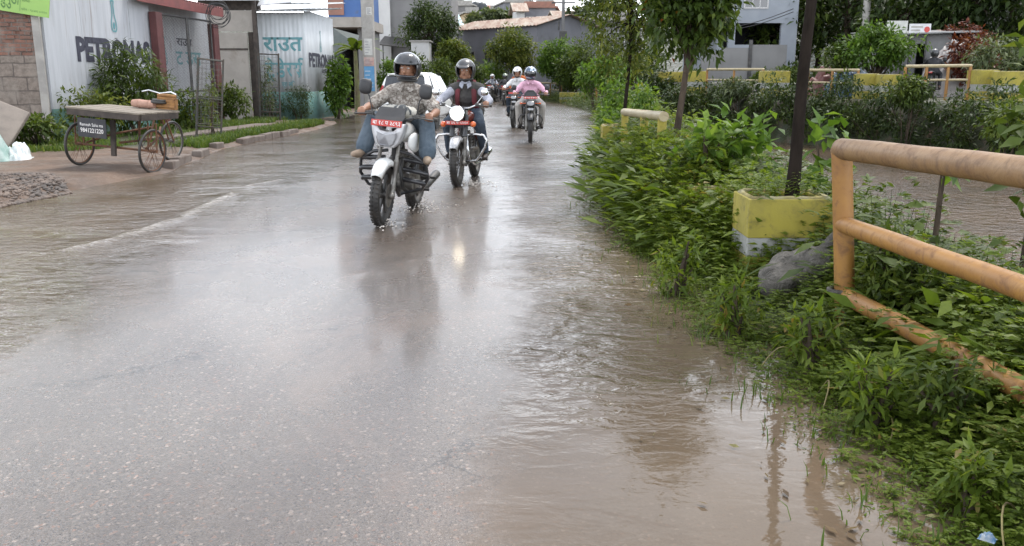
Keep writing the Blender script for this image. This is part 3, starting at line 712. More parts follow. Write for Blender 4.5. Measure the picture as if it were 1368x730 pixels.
d = mixc(nt, mapr(nt, noise(nt, co, 1.3, 6, .65), .35, .65), (.13, .083, .055), (.08, .052, .035)); d = mixc(nt, mapr(nt, noise(nt, co, 14, 4, .7), .5, .7, 0, .6), d, (.18, .125, .09))
g_ = mixc(nt, mapr(nt, noise(nt, co, 6, 5, .7), .35, .65), (.022, .036, .010), (.04, .04, .018))
c = mixc(nt, mth(nt, 'MULTIPLY', at.outputs['Fac'], mapr(nt, noise(nt, co, 3, 5, .7), .3, .5), clamp=True), d, g_)
prin(nt, out, c, mapr(nt, noise(nt, co, 2.2, 4), .4, .6, .45, .9), 0, bump(nt, noise(nt, co, 22, 6, .7), .6, .03))
tag(link_mesh('ground', gridmesh('ground', X_, Y_, Z_, {'grass': np.clip(grass, 0, 1)}), gm), kind='structure')

# ------------------------------------------------------------------ flooded road: one sheet, water depth and ripple strength carried as attributes
ry_ = np.concatenate([np.arange(-2, 14, .08), np.arange(14, 34, .2), np.arange(34, 110, 1.0)]); uu = np.linspace(0, 1, 110)
U_, V_ = np.meshgrid(uu, ry_); wob = (vnoise(V_*0+3*(U_ > .5), V_, 1.1)-.5)*.35+(vnoise(V_*0+7*(U_ > .5), V_, 3.3)-.5)*.16
RX = e_l(V_)-.55+(e_r(V_)+.9-e_l(V_)+.35)*U_+wob*np.where((U_ < .02) | (U_ > .98), 1, 0)
midx = np.interp(V_, [0, 3, 4, 7, 12, 30], [-.2, -.10, -.02, .02, .1, -.6])
lefx = np.interp(V_, [0, 4, 7, 12, 17, 30], [-2.3, -2.5, -2.85, -3.1, -3.3, -4.2])
edge = sstep(-.9, .25, RX-e_r(V_))
water = sstep(-.45, .45, RX-midx)+sstep(.7, -.7, RX-lefx)*.9+sstep(8, 15, V_)*.42
water = water+.35*np.exp(-((RX+1.0)/.7)**2-((V_-8.3)/2.2)**2)
ripple = np.interp(V_, [0, 2.9, 4.2, 5.5, 40], [.02, .05, .45, 1.0, 1.0])*np.where(RX > -1.2, 1, .55)
ripple = ripple*(1-.6*edge)
RZ = np.full_like(RX, .0)
# bow waves: real low ridges raised in the water surface
FOAM = np.zeros_like(RX)
def ridge(p, q, amp, w, foam=0):
    global RZ, FOAM
    p, q = np.array(p), np.array(q); d_ = q-p; L_ = np.hypot(*d_); t = ((RX-p[0])*d_[0]+(V_-p[1])*d_[1])/L_**2; dist = ((RX-p[0])*d_[1]-(V_-p[1])*d_[0])/L_
    e_ = sstep(-.06, .1, t)*sstep(1.06, .9, t); RZ = np.maximum(RZ, amp*np.exp(-(dist/w)**2)*e_); FOAM = np.maximum(FOAM, foam*np.exp(-(dist/(w*.7))**2)*e_)
pa = [(85, 336), (160, 318), (240, 292), (316, 257)]; pb = [(330, 249), (380, 240)]
for k in range(3): ridge(tuple(G(*pa[k]).xy), tuple(G(*pa[k+1]).xy), .022, .055, 1.0 if k else .5)
ridge(tuple(G(*pb[0]).xy), tuple(G(*pb[1]).xy), .015, .05, .7); ridge(tuple(G(490, 368).xy), tuple(G(560, 345).xy), .012, .05, .6)
for (xa_, xb_, yy_) in ((205, 268, 322), (215, 285, 315), (245, 300, 305)): ridge(tuple(G(xa_, yy_).xy), tuple(G(xb_, yy_-1).xy), .006, .025, .45)
rng2 = np.random.default_rng(5)
for k in range(26):                                                 # longer ripples spreading over the right hand sheet of water
    yy = rng2.uniform(3.6, 12); x0 = rng2.uniform(.0, .9)*.9; an = rng2.uniform(-.5, .9); ln = rng2.uniform(.25, .8)
    ridge((x0-ln*math.cos(an)/2, yy-ln*math.sin(an)/2), (x0+ln*math.cos(an)/2, yy+ln*math.sin(an)/2), rng2.uniform(.003, .007), rng2.uniform(.03, .05))
FOAM = np.maximum(FOAM, 0)
for wx, wy, wr in ((L1[0]+.12, L1[1]+.6, .32), (L1[0]-.1, L1[1]-.6, .16), (L2[0]+.05, L2[1]-.4, .22), (L3[0], L3[1]-.6, .25)):
    FOAM = np.maximum(FOAM, .7*np.exp(-((RX-wx)**2+(V_-wy)**2)/wr**2)*vnoise(RX, V_, 9))
for k in range(9):                                                  # rings round the wheels
    for wx, wy in ((L1[0]+.1, L1[1]-.6), (L2[0]+.1, L2[1]-.6), (L3[0], L3[1]-.7)):
        dd = np.hypot(RX-wx-.02*k, V_-wy-.03*k); RZ = RZ+.006*np.exp(-((dd-.12-.1*k)/.035)**2)*math.exp(-k*.3)*(.6+.8*vnoise(RX, V_, 6))
SILT = np.clip(np.interp(V_, [0, 2.8, 4.2, 6.5, 12, 30], [1, 1, .7, .3, .15, .1])+sstep(-1.0, -.1, RX-e_r(V_))*np.interp(V_, [0, 8, 16], [.6, .45, .2])+sstep(.4, -1.5, RX-lefx)*np.interp(V_, [0, 12, 22], [.8, .7, .15]), 0, 1)
rm, nt, out = newmat('wet_road'); co = objco(nt)
aw = N(nt, 'ShaderNodeAttribute', attribute_name='water'); ar = N(nt, 'ShaderNodeAttribute', attribute_name='ripple')
nz = noise(nt, co, 1.1, 7, .62, 0, .5); nz2 = noise(nt, co, 5.0, 5, .65)
wv = mth(nt, 'ADD', aw.outputs['Fac'], mth(nt, 'MULTIPLY', mth(nt, 'SUBTRACT', nz, .5), 1.1)); wv = mth(nt, 'ADD', wv, mth(nt, 'MULTIPLY', mth(nt, 'SUBTRACT', nz2, .5), .7))
mask = mapr(nt, wv, .26, .86)
vo = nt.nodes.new('ShaderNodeTexVoronoi'); vo.inputs['Scale'].default_value = 150; nt.links.new(co, vo.inputs['Vector'])
vo2 = nt.nodes.new('ShaderNodeTexVoronoi'); vo2.inputs['Scale'].default_value = 95; nt.links.new(co, vo2.inputs['Vector'])
sepc = nt.nodes.new('ShaderNodeSeparateColor'); nt.links.new(vo.outputs['Color'], sepc.inputs[0])
sepd = nt.nodes.new('ShaderNodeSeparateColor'); nt.links.new(vo2.outputs['Color'], sepd.inputs[0])
asp = mixc(nt, mapr(nt, noise(nt, co, .9, 6, .6), .35, .65), (.105, .083, .064), (.078, .062, .049))
asp = mixc(nt, mapr(nt, sepc.outputs[0], .55, 1.0, 0, .75), asp, (.15, .12, .10)); asp = mixc(nt, mapr(nt, sepc.outputs[1], .7, 1.0, 0, .8), asp, (.025, .021, .019))
asp = mixc(nt, mapr(nt, sepd.outputs[2], .95, .99, 0, .8), asp, (.28, .22, .18)); asp = mixc(nt, mapr(nt, sepd.outputs[1], .95, .99, 0, .7), asp, (.2, .10, .06))
mpt = nt.nodes.new('ShaderNodeMapping'); mpt.inputs['Scale'].default_value = (1.6, .16, 1); nt.links.new(co, mpt.inputs[0])
asp = mixc(nt, mapr(nt, noise(nt, mpt.outputs[0], 1.3, 5, .6, 0, .6), .42, .66, 0, .5), asp, (.055, .042, .034)); asp = mixc(nt, mapr(nt, noise(nt, co, .45, 6, .7, 0, .8), .52, .6, 0, .45), asp, (.14, .10, .075))
ve = nt.nodes.new('ShaderNodeTexVoronoi'); ve.feature = 'DISTANCE_TO_EDGE'; ve.inputs['Scale'].default_value = .55; wv_ = nt.nodes.new('ShaderNodeVectorMath'); wv_.operation = 'ADD'; nt.links.new(co, wv_.inputs[0]); nt.links.new(noise(nt, co, 2.5, 5, .7, 1), wv_.inputs[1]); nt.links.new(wv_.outputs[0], ve.inputs['Vector'])
crk = mth(nt, 'MULTIPLY', mapr(nt, ve.outputs['Distance'], .004, .014, 1, 0), mapr(nt, noise(nt, co, .6, 3), .5, .6, 0, .75)); asp = mixc(nt, crk, asp, (.02, .016, .013))
mud = mixc(nt, mapr(nt, noise(nt, co, .55, 5, .6), .35, .65), (.132, .098, .067), (.098, .072, .048))
asl = N(nt, 'ShaderNodeAttribute', attribute_name='silt'); mud = mixc(nt, asl.outputs['Fac'], (.05, .040, .030), mud); mud = mixc(nt, .16, mud, asp); af = N(nt, 'ShaderNodeAttribute', attribute_name='foam')
mud = mixc(nt, mth(nt, 'MULTIPLY', af.outputs['Fac'], mapr(nt, noise(nt, co, 18, 4, .7), .3, .6, .25, 1)), mud, (.42, .39, .35))
hA = mth(nt, 'ADD', mth(nt, 'MULTIPLY', vo.outputs['Distance'], .6), noise(nt, co, 60, 3, .7))
mps = nt.nodes.new('ShaderNodeMapping'); mps.inputs['Scale'].default_value = (1, 1.9, 1); mps.inputs['Rotation'].default_value = (0, 0, .35); nt.links.new(co, mps.inputs[0])
wA = noise(nt, mps.outputs[0], 2.9, 3, .5, 0, 1.1); wB = noise(nt, mps.outputs[0], 9.5, 3, .55, 0, .8); calm = mapr(nt, noise(nt, co, .75, 3, .5), .36, .62, .25, 1.0)
hW = mth(nt, 'MULTIPLY', mth(nt, 'ADD', wA, mth(nt, 'MULTIPLY', wB, .42)), mth(nt, 'MULTIPLY', ar.outputs['Fac'], calm))
nA = bump(nt, hA, .55, .006); nW = bump(nt, hW, .9, .10)
pA = nt.nodes.new('ShaderNodeBsdfPrincipled'); nt.links.new(asp, pA.inputs['Base Color']); nt.links.new(nA, pA.inputs['Normal']); nt.links.new(mapr(nt, nz, .35, .65, .34, .22), pA.inputs['Roughness'])
pA.inputs['Coat Weight'].default_value = .35; pA.inputs['Coat Roughness'].default_value = .12
pW = nt.nodes.new('ShaderNodeBsdfPrincipled'); nt.links.new(mud, pW.inputs['Base Color']); nt.links.new(nW, pW.inputs['Normal']); nt.links.new(mapr(nt, ar.outputs['Fac'], .1, 1.0, .03, .2), pW.inputs['Roughness']); pW.inputs['IOR'].default_value = 1.34
mx = nt.nodes.new('ShaderNodeMixShader'); nt.links.new(mask, mx.inputs[0]); nt.links.new(pA.outputs[0], mx.inputs[1]); nt.links.new(pW.outputs[0], mx.inputs[2]); nt.links.new(mx.outputs[0], out.inputs[0])
tag(link_mesh('road', gridmesh('road', RX, V_, RZ, {'water': water, 'ripple': ripple, 'foam': FOAM, 'silt': SILT}), rm), kind='structure')

# splashes thrown up at the wheels
sp = MB(); rs = random.Random(3)
def splash(x, y, n, s):
    for k in range(n):
        a = rs.uniform(0, 2*PI); r_ = abs(rs.gauss(0, s)); q = rs.uniform(.004, .012)
        sp.ell((x+r_*math.cos(a)*.7, y+r_*math.sin(a), abs(rs.gauss(0, .03))+.004), (q, q*1.2, q*.8), 6, 4)
splash(L1[0]+.18, L1[1]+.55, 160, .28); splash(L1[0]-.05, L1[1]-.65, 60, .14); splash(L2[0]+.1, L2[1]-.5, 110, .22); splash(L3[0], L3[1]-.6, 50, .25)
wm, nt, out = newmat('splash_water'); prin(nt, out, (.55, .5, .45), .1, 0, None, .6, .3)
tag(sp.build('water_spray', wm), kind='stuff')

# river
rvx = np.linspace(0, 1, 30); rvy = np.concatenate([np.arange(-4, 40, .6), np.arange(40, 82, 2)]); A_, B_ = np.meshgrid(rvx, rvy)
vm, nt, out = newmat('river_water'); co = objco(nt, (1, 1.8, 1))
prin(nt, out, mixc(nt, mapr(nt, noise(nt, co, .4, 4), .4, .6), (.11, .073, .047), (.08, .054, .035)), .06, 0, bump(nt, noise(nt, co, 4.5, 4, .6, 0, .6), .6, .05))
tag(link_mesh('river', gridmesh('river', nb(B_)-.4+(fb(B_)-nb(B_)+.6)*A_, B_, np.full_like(A_, -.8)), vm), kind='structure')
# ================================================================== leaves and trunks
def npmesh(name, V, T, rnd):
    me = bpy.data.meshes.new(name); V = np.asarray(V, np.float32); T = np.asarray(T, np.int32)
    me.vertices.add(len(V)); me.vertices.foreach_set('co', V.ravel())
    me.loops.add(T.size); me.loops.foreach_set('vertex_index', T.ravel())
    me.polygons.add(len(T)); me.polygons.foreach_set('loop_start', np.arange(0, T.size, 3, dtype=np.int32))
    me.update(calc_edges=True)
    a = me.attributes.new('rnd', 'FLOAT', 'POINT'); a.data.foreach_set('value', np.asarray(rnd, np.float32)); return me
def unit(a): return a/np.maximum(np.linalg.norm(a, axis=-1, keepdims=True), 1e-9)
def leaf_geo(pos, d, size, asp=.4, fold=.25, droop=.25, rng=RNG, wide=.42):
    """bent, folded leaves: 5 verts, 4 triangles each"""
    n = len(pos); d = unit(d); up = np.tile([0, 0, 1.0], (n, 1))+rng.normal(0, .35, (n, 3))
    s = unit(np.cross(d, up)); u = np.cross(s, d); L = (size*np.ones(n))[:, None]
    b = pos; m = pos+d*L*wide-u*L*fold*asp*.5; t = pos+d*L-u*L*droop
    l = pos+d*L*wide+s*L*asp*.5+u*L*fold*asp*.3-u*L*droop*.2; r = pos+d*L*wide-s*L*asp*.5+u*L*fold*asp*.3-u*L*droop*.2
    V = np.stack([b, m, t, l, r], 1).reshape(-1, 3)
    k = np.arange(n)[:, None, None]*5
    T = (k+np.array([[0, 1, 3], [1, 2, 3], [0, 4, 1], [1, 4, 2]])[None]).reshape(-1, 3)
    return V, T
def clumps(cs, rs, per, size, asp=.4, droop=.3, rng=RNG, shell=.55, light=0.0):
    """leaves spread through the volume of many clumps"""
    P_, D_, S_, Q_ = [], [], [], []
    for c, r in zip(cs, rs):
        r = np.array(r if np.ndim(r) else (r, r, r)); n = max(int(per), 3)
        v = unit(rng.normal(0, 1, (n, 3))); rad = shell+(1-shell)*rng.random(n)**.6
        P_.append(np.array(c)+v*rad[:, None]*r*rng.uniform(.8, 1.12, (n, 1)))
        D_.append(v*.8+rng.normal(0, .55, (n, 3))+np.array([0, 0, -.15])); S_.append(size*rng.uniform(.6, 1.25, n))
        Q_.append(np.clip(rng.uniform(.15, .75)+rng.normal(0, .17, n)+light, 0, 1))
    P_ = np.concatenate(P_); D_ = np.concatenate(D_); S_ = np.concatenate(S_); Q_ = np.concatenate(Q_)
    V, T = leaf_geo(P_, D_, S_, asp, .3, droop, rng)
    return V, T, np.repeat(Q_, 5)
def crown_pts(c, r, n, rng, lo=-.9):
    out = []
    while len(out) < n:
        v = rng.normal(0, 1, 3); v /= np.linalg.norm(v); v *= rng.uniform(.35, 1)**.5
        if v[2] < lo: continue
        out.append(np.array(c)+v*np.array(r)*rng.uniform(.8, 1.1))
    return out
MT['bark'] = surf('bark', (.09, .068, .05), (.045, .035, .027), scale=10, rough=.95, bmp=.8, bs=28, sc=(1, 1, .3), spec=.12)
MT['bark_dark'] = surf('bark_dark', (.023, .0175, .014), (.013, .010, .008), scale=12, rough=.95, bmp=.9, bs=30, sc=(1, 1, .3), spec=.08, dirt=(.05, .036, .027), ds=8)
MT['leaf_mid'] = leafmat('leaf_mid', (.03, .05, .01), (.066, .102, .018), (.14, .18, .034))
MT['leaf_dark'] = leafmat('leaf_dark', (.018, .032, .008), (.04, .066, .016), (.085, .115, .03), .32)
MT['leaf_bright'] = leafmat('leaf_bright', (.05, .10, .015), (.10, .18, .03), (.2, .29, .06), .45)
MT['leaf_yellow'] = leafmat('leaf_yellow', (.045, .075, .014), (.11, .14, .028), (.24, .25, .05), .4)
MT['leaf_mango'] = leafmat('leaf_mango', (.03, .052, .011), (.066, .105, .02), (.14, .185, .032), .35, .35, (.34, .08, .025))
MT['leaf_grey'] = leafmat('leaf_grey', (.045, .06, .03), (.095, .122, .055), (.18, .21, .10), .3)
MT['leaf_red'] = leafmat('leaf_red', (.05, .014, .01), (.11, .026, .015), (.19, .07, .02), .3)
MT['leaf_weed'] = leafmat('leaf_weed', (.045, .075, .010), (.108, .165, .02), (.21, .265, .042), .48, .45, (.24, .17, .05))
MT['leaf_grass'] = leafmat('leaf_grass', (.04, .07, .015), (.085, .14, .03), (.17, .2, .06), .4)
def shrub(name, label, cat, c, r, nclump, per, size, mat, asp=.42, group=None, stems=5, seed=1, light=0.0, droop=.3, lo=-.9, base=None):
    """c = centre of the crown; stems grow from the ground below it"""
    rng = np.random.default_rng(seed); c = np.array(c, float); z0 = float(hgt(c[0], c[1])) if base is None else base
    t = thing(name, label, cat, (c[0], c[1], z0), 0, group); o = c-np.array([c[0], c[1], z0])
    pts = crown_pts(o, np.array(r)*.78, nclump, rng, lo); rs = [np.array(r)*rng.uniform(.22, .42) for _ in pts]
    V, T, q = clumps(pts, rs, per, size, asp, droop, rng, .35, light)
    link_mesh('foliage', npmesh('foliage', V, T, q), MT[mat], t)
    b = MB(); rr = random.Random(seed)
    for k in range(stems):
        p = pts[k % len(pts)]; b.tube([(rr.uniform(-.08, .08), rr.uniform(-.08, .08), -.1), (p[0]*.35, p[1]*.35, p[2]*.5), tuple(p)], [.022, .016, .006], 6)
    b.build('stem', MT['bark'], t); return t
def tree(name, label, base, top, crown_c, crown_r, nclump, per, size, mat, rad=.06, asp=.36, group=None, seed=1, bark='bark', droop=.35, lo=-.8, light=0.0, curve=.1, crs=(.2, .36), z0=None):
    rng = np.random.default_rng(seed); x, y = base; z = float(hgt(x, y))-.05 if z0 is None else z0
    t = thing(name, label, 'tree', (x, y, z), 0, group); o = np.array([x, y, z]); tp = np.array(top)-o; cc = np.array(crown_c)-o
    tb = MB(); mid = [tuple(tp*f+np.array([math.sin(f*5+seed)*curve, math.cos(f*4+seed)*curve, 0])*f*(1-f)*2) for f in np.linspace(0, 1, 9)]
    tb.tube(mid, [rad*(1.25 if i == 0 else 1)*(1-.5*i/8) for i in range(9)], 12)
    pts = crown_pts(cc, np.array(crown_r)*.8, nclump, rng, lo)
    for i, p in enumerate(pts[:max(6, nclump//2)]):
        f = rng.uniform(.55, 1.0); s = tp*f; d = p-s
        tb.tube([tuple(s), tuple(s+d*.4+np.array([0, 0, .12*np.linalg.norm(d)])), tuple(p)], [rad*.42, rad*.25, rad*.08], 6)
    tb.build('trunk', MT[bark], t)
    V, T, q = clumps(pts, [np.array(crown_r)*rng.uniform(*crs) for _ in pts], per, size, asp, droop, rng, .3, light)
    link_mesh('crown', npmesh('crown', V, T, q), MT[mat], t); return t
def blades(n, fx, h, w, rng):                                       # grass blades rooted at fx(n) -> xyz
    p = fx(n); a = rng.uniform(0, 2*PI, n); d = np.stack([np.cos(a), np.sin(a), 0*a], -1); s = np.stack([-np.sin(a), np.cos(a), 0*a], -1)
    hh = (h*rng.uniform(.5, 1.3, n))[:, None]; ww = w*rng.uniform(.6, 1.3, n)[:, None]; ln = rng.uniform(.1, .7, n)[:, None]
    m = p+d*hh*ln*.35+np.array([0, 0, 1])*hh*.6; t = p+d*hh*ln+np.array([0, 0, 1])*hh*(1-.3*ln)
    V = np.stack([p-s*ww, p+s*ww, m-s*ww*.8, m+s*ww*.8, t], 1).reshape(-1, 3); k = np.arange(n)[:, None, None]*5
    return V, (k+np.array([[0, 1, 3], [0, 3, 2], [2, 3, 4]])[None]).reshape(-1, 3), np.repeat(np.clip(rng.normal(.5, .22, n), 0, 1), 5)

# ================================================================== left side of the road
def onwall(A, rz, px, py):
    d = ray(px, py); c, s = math.cos(rz), math.sin(rz)
    det = c*(-d[1])-s*(-d[0]); t = (c*A[1]-s*A[0])/(c*d[1]-s*d[0])
    X, Y = d[0]*t, d[1]*t; return ((X-A[0])*c+(Y-A[1])*s, CAMZ+d[2]*t)
def wthing(name, label, cat, A, rz, z=0.0, group=None): return thing(name, label, cat, (A[0], A[1], z), 0, group, (PI/2, 0, rz))
MT['sheet_white'] = surf('sheet_white', (.46, .47, .49), (.40, .41, .43), scale=1.2, rough=.5, dirt=(.2, .16, .13), ds=1.4, dlo=.52, dhi=.78, sc=(5, .4, 1), dk=.75)
MT['corrugated_white'] = surf('corrugated_white', (.58, .60, .61), (.50, .52, .53), scale=1.5, rough=.45, dirt=(.25, .19, .15), ds=2, dlo=.58, sc=(2.5, .6, 1), dk=.6)
MT['teal_band'] = surf('teal_band', (.10, .205, .185), (.13, .24, .215), scale=2, rough=.6, dirt=(.25, .22, .18), ds=2.5, dlo=.5)
MT['teal_letter'] = surf('teal_letter', (.10, .26, .28), (.14, .30, .32), scale=7, rough=.6)
MT['black_letter'] = surf('black_letter', (.025, .025, .04), (.05, .05, .07), scale=8, rough=.6)
MT['red_post'] = surf('red_post', (.11, .036, .034), (.085, .028, .027), scale=4, rough=.6, dirt=(.06, .03, .025), ds=5)
MT['red_roof'] = surf('red_roof', (.20, .055, .05), (.15, .046, .042), scale=3, rough=.55, dirt=(.13, .07, .05), ds=4)
MT['cream_panel'] = surf('cream_panel', (.33, .30, .265), (.28, .255, .225), scale=2, rough=.75, dirt=(.2, .17, .14), ds=1.5)
MT['dark_wood_and_shade'] = surf('dark_wood_and_shade', (.07, .055, .045), (.04, .032, .027), scale=7, rough=.8)  # dark timber, also the painted shade of the shop front gaps
MT['wire'] = surf('wire', (.16, .15, .14), (.10, .085, .07), rough=.6, metal=.4)
MT['green_sign'] = surf('green_sign', (.25, .42, .085), (.23, .39, .08), scale=3, rough=.35)
MT['green_letter'] = surf('green_letter', (.06, .15, .03), (.08, .18, .04), rough=.5)
def brickmat(name, a, b, mortar, bw, rh, ms, lo=None):
    m, nt, out = newmat(name); co = objco(nt)
    br = nt.nodes.new('ShaderNodeTexBrick'); br.inputs['Color1'].default_value = (*a, 1); br.inputs['Color2'].default_value = (*b, 1); br.inputs['Mortar'].default_value = (*mortar, 1)
    br.inputs['Scale'].default_value = 1; br.inputs['Brick Width'].default_value = bw; br.inputs['Row Height'].default_value = rh; br.inputs['Mortar Size'].default_value = ms; br.inputs['Bias'].default_value = -.1
    wn = nt.nodes.new('ShaderNodeVectorMath'); wn.operation = 'ADD'; nn = noise(nt, co, 3.5, 3, .5, 1)
    sc_ = nt.nodes.new('ShaderNodeVectorMath'); sc_.operation = 'MULTIPLY_ADD'; nt.links.new(nn, sc_.inputs[0]); sc_.inputs[1].default_value = (.05, .05, 0); sc_.inputs[2].default_value = (-.025, -.025, 0)
    nt.links.new(co, wn.inputs[0]); nt.links.new(sc_.outputs[0], wn.inputs[1]); nt.links.new(wn.outputs[0], br.inputs['Vector'])
    c = mixc(nt, mapr(nt, noise(nt, co, 9, 5, .7), .35, .7, 0, .6), br.outputs[0], tuple(x*.6 for x in mortar)); c = mixc(nt, mapr(nt, noise(nt, co, 2.2, 5, .6), .45, .65, 0, .5), c, (.26, .225, .19))
    h = mth(nt, 'SUBTRACT', noise(nt, co, 18, 4), mth(nt, 'MULTIPLY', br.outputs['Fac'], .8))
    prin(nt, out, c, .9, 0, bump(nt, h, .7, .02)); return m
MT['red_brick'] = brickmat('red_brick', (.25, .11, .075), (.18, .09, .065), (.16, .13, .11), .24, .085, .012)
MT['cement_block'] = brickmat('cement_block', (.25, .205, .17), (.215, .175, .145), (.12, .098, .084), .47, .285, .014)
# brick wall and its sign
A0 = (-13.8, 17.95); rz0 = math.atan2(18.72-17.95, -9.98+13.8); L0 = math.hypot(3.82, .77)
w = wthing('brick_wall', 'wall of rough red bricks above grey cement blocks, beside the white sheet wall', 'wall', A0, rz0)
zb = onwall(A0, rz0, 40, 75)[1]
b = MB(); b.b2(0, L0, -.1, zb, -.22, 0); b.build('block_course', MT['cement_block'], w)
b = MB(); b.b2(0, L0, zb, 4.2, -.22, -.015)
rb = random.Random(2)
for k in range(150):                                                # bricks standing out of the rough face
    x = rb.uniform(.1, L0-.15); y = zb+.04+.085*rb.randrange(int((4.1-zb)/.085)); b.box((x, y, -.01), (.2, .07, rb.uniform(.02, .05)))
b.build('brick_course', MT['red_brick'], w)
b = MB(); b.b2(L0-.13, L0+.02, -.1, 4.6, -.05, .05); b.build('corner_post', MT['concrete'], w)
s0, z0_ = onwall(A0, rz0, 0, 14); s1, z1_ = onwall(A0, rz0, 68, 25)
g = wthing('sign', 'lime green sign with dark green lettering hung on the brick wall', 'sign', (A0[0]+.12*math.sin(rz0), A0[1]-.12*math.cos(rz0)), rz0)
tl = math.atan2(z1_-z0_, s1-s0); Ms = Matrix.Translation((s0, z0_, .0)) @ Matrix.Rotation(tl, 4, 'Z'); Ls = math.hypot(s1-s0, z1_-z0_)
b = MB(); b.b2(-1.2, Ls, 0, 1.1, 0, .03, 0, Ms); b.build('board', MT['green_sign'], g)
b = MB(); text_fit(b, 'फुपुडा', .0, Ls*.42, .06, .42, .034, .01, 0, Ms); text_fit(b, 'फोन : ९८४१ ०२१०', Ls*.46, Ls*.96, .07, .13, .034, .004, 0, Ms); text_fit(b, 'काठमाडौं', Ls*.46, Ls*.62, .25, .34, .034, .004, 0, Ms); b.b2(Ls*.43, Ls*.437, .05, .45, .031, .034, 0, Ms); b.build('lettering', MT['green_letter'], g)
# white sheet wall with black lettering
A1 = (-9.93, 18.8); rz1 = math.atan2(7.2, .7); OW = lambda px, py: onwall(A1, rz1, px, py)
sG0 = OW(200, 60)[0]; sG1 = OW(283, 60)[0]
w = wthing('sheet_wall', 'dirty white sheet metal wall with large black lettering above a teal foot', 'wall', A1, rz1)
b = MB()
cuts = [0, OW(109, 40)[0], OW(172, 20)[0], sG0+.1]
for i in range(3): b.b2(cuts[i]+.006, cuts[i+1]-.006, .75, 4.6, -.05-.004*(i % 2), 0-.004*(i % 2))
b.b2(0, cuts[-1], .7, 4.6, -.06, -.03); b.build('sheet', MT['sheet_white'], w)
b = MB(); b.b2(0, cuts[-1], -.1, .75, -.05, .004); b.build('foot_band', MT['teal_band'], w)
xa, ya = OW(104, 83); xb, yb = OW(206, 84); yt = OW(104, 48)[1]; yt2 = OW(204, 55)[1]
b = MB(); text_fit(b, 'PETRONAS', xa, sG0-.03, ya, yt, .006, .055); b.build('lettering', MT['black_letter'], w)
def droplet(b, x, y, s, M=None, z=.006):
    pts = [(x-.10*s, y), (x-.16*s, y+.12*s), (x-.14*s, y+.3*s), (x-.06*s, y+.55*s), (x-.05*s, y+.85*s), (x-.09*s, y+1.0*s)]
    for sg in (1, -1):
        pp = [(x+sg*(p[0]-x), p[1]) for p in pts]; w_ = .03*s
        for (x0, y0), (x1, y1) in zip(pp, pp[1:]):
            n = Vector((-(y1-y0), x1-x0)).normalized()*w_; b.add([(x0-n.x, y0-n.y, z), (x0+n.x, y0+n.y, z), (x1+n.x, y1+n.y, z), (x1-n.x, y1-n.y, z)], [(0, 1, 2, 3)], 0, False, M)
    for (ax, ay, bx, by) in ((-.1, 0, .1, 0), (-.09, 1.0, .09, 1.0)): b.b2(x+ax*s, x+bx*s, y+ay*s-.03*s, y+ay*s+.03*s, z-.002, z+.001, 0, M)
    n = 14; b.add([(x+.07*s*math.cos(2*PI*k/n), y+.18*s+.12*s*math.sin(2*PI*k/n), z) for k in range(n)], [tuple(range(n))], 0, False, M)
b = MB(); dx, dy = OW(153, 42); dx2, dy2 = OW(155, 2); droplet(b, dx, dy, dy2-dy); b.build('emblem', MT['teal_letter'], w)
# gate: red posts, frames, chain link, with a panel standing behind it
g = wthing('gate', 'chain link gate in dark frames between two dark red posts', 'gate', (A1[0]+.16*math.sin(rz1), A1[1]-.16*math.cos(rz1)), rz1)
pw = OW(214, 60)[0]-sG0
for px0, top in ((sG0, OW(205, 17)[1]), (sG1-.32, OW(279, 33)[1])):
    b = MB(); b.b2(px0, px0+.34, -.1, top, -.12, .08); b.build('post', MT['red_post'], g, bevel=.012)
gx0, gx1 = sG0+.36, sG1-.34; gz = OW(240, 24)[1]; gm_ = (gx0+gx1)/2
for a_, c_ in ((gx0, gm_-.02), (gm_+.02, gx1)):
    b = MB()
    for yy in (.12, 1.05, gz): b.tube([(a_, yy, 0), (c_, yy, 0)], .028, 8)
    for xx in (a_+.01, c_-.01): b.tube([(xx, .1, 0), (xx, gz, 0)], .028, 8)
    fr = b.build('gate_leaf', MT['dark_metal'], g)
    b = MB(); W_, H_ = c_-a_, gz-.12; stp = .085
    for k in range(int((W_+H_)/stp)):
        t = k*stp
        x0, y0 = max(0, t-H_), min(t, H_); x1, y1 = min(t, W_), max(0, t-W_)
        b.tube([(a_+x0, .12+y0, .004), (a_+x1, .12+y1, .004)], .0032, 4, 0, False, False); b.tube([(c_-x0, .12+y0, -.004), (c_-x1, .12+y1, -.004)], .0032, 4, 0, False, False)
    b.build('chain_link', MT['wire'], fr)
w2 = wthing('sheet_wall', 'white metal panel with teal and black lettering standing behind the chain link gate', 'wall', (A1[0]-.5*math.sin(rz1), A1[1]+.5*math.cos(rz1)), rz1)
b = MB(); b.b2(sG0+.1, sG1+.9, .6, 3.5, -.04, 0); b.build('sheet', MT['sheet_white'], w2)
b = MB(); b.b2(sG0+.1, sG1+.9, -.1, .6, -.04, .004); b.build('foot_band', MT['teal_band'], w2)
A1b = (A1[0]-.5*math.sin(rz1), A1[1]+.5*math.cos(rz1)); OW2 = lambda px, py: onwall(A1b, rz1, px, py)
b = MB(); q0, q1 = OW2(236, 61), OW2(256, 53); text_fit(b, 'राउत', q0[0], q1[0], q0[1], q1[1], .004, .02); b.build('lettering', MT['black_letter'], w2)
b = MB(); q0, q1 = OW2(236, 87), OW2(268, 71); text_fit(b, 'ट डस', q0[0], q1[0], q0[1], q1[1], .004, .015); q0 = OW2(221, 86); droplet(b, q0[0], q0[1], .75, None, .004); b.build('lettering', MT['teal_letter'], w2)
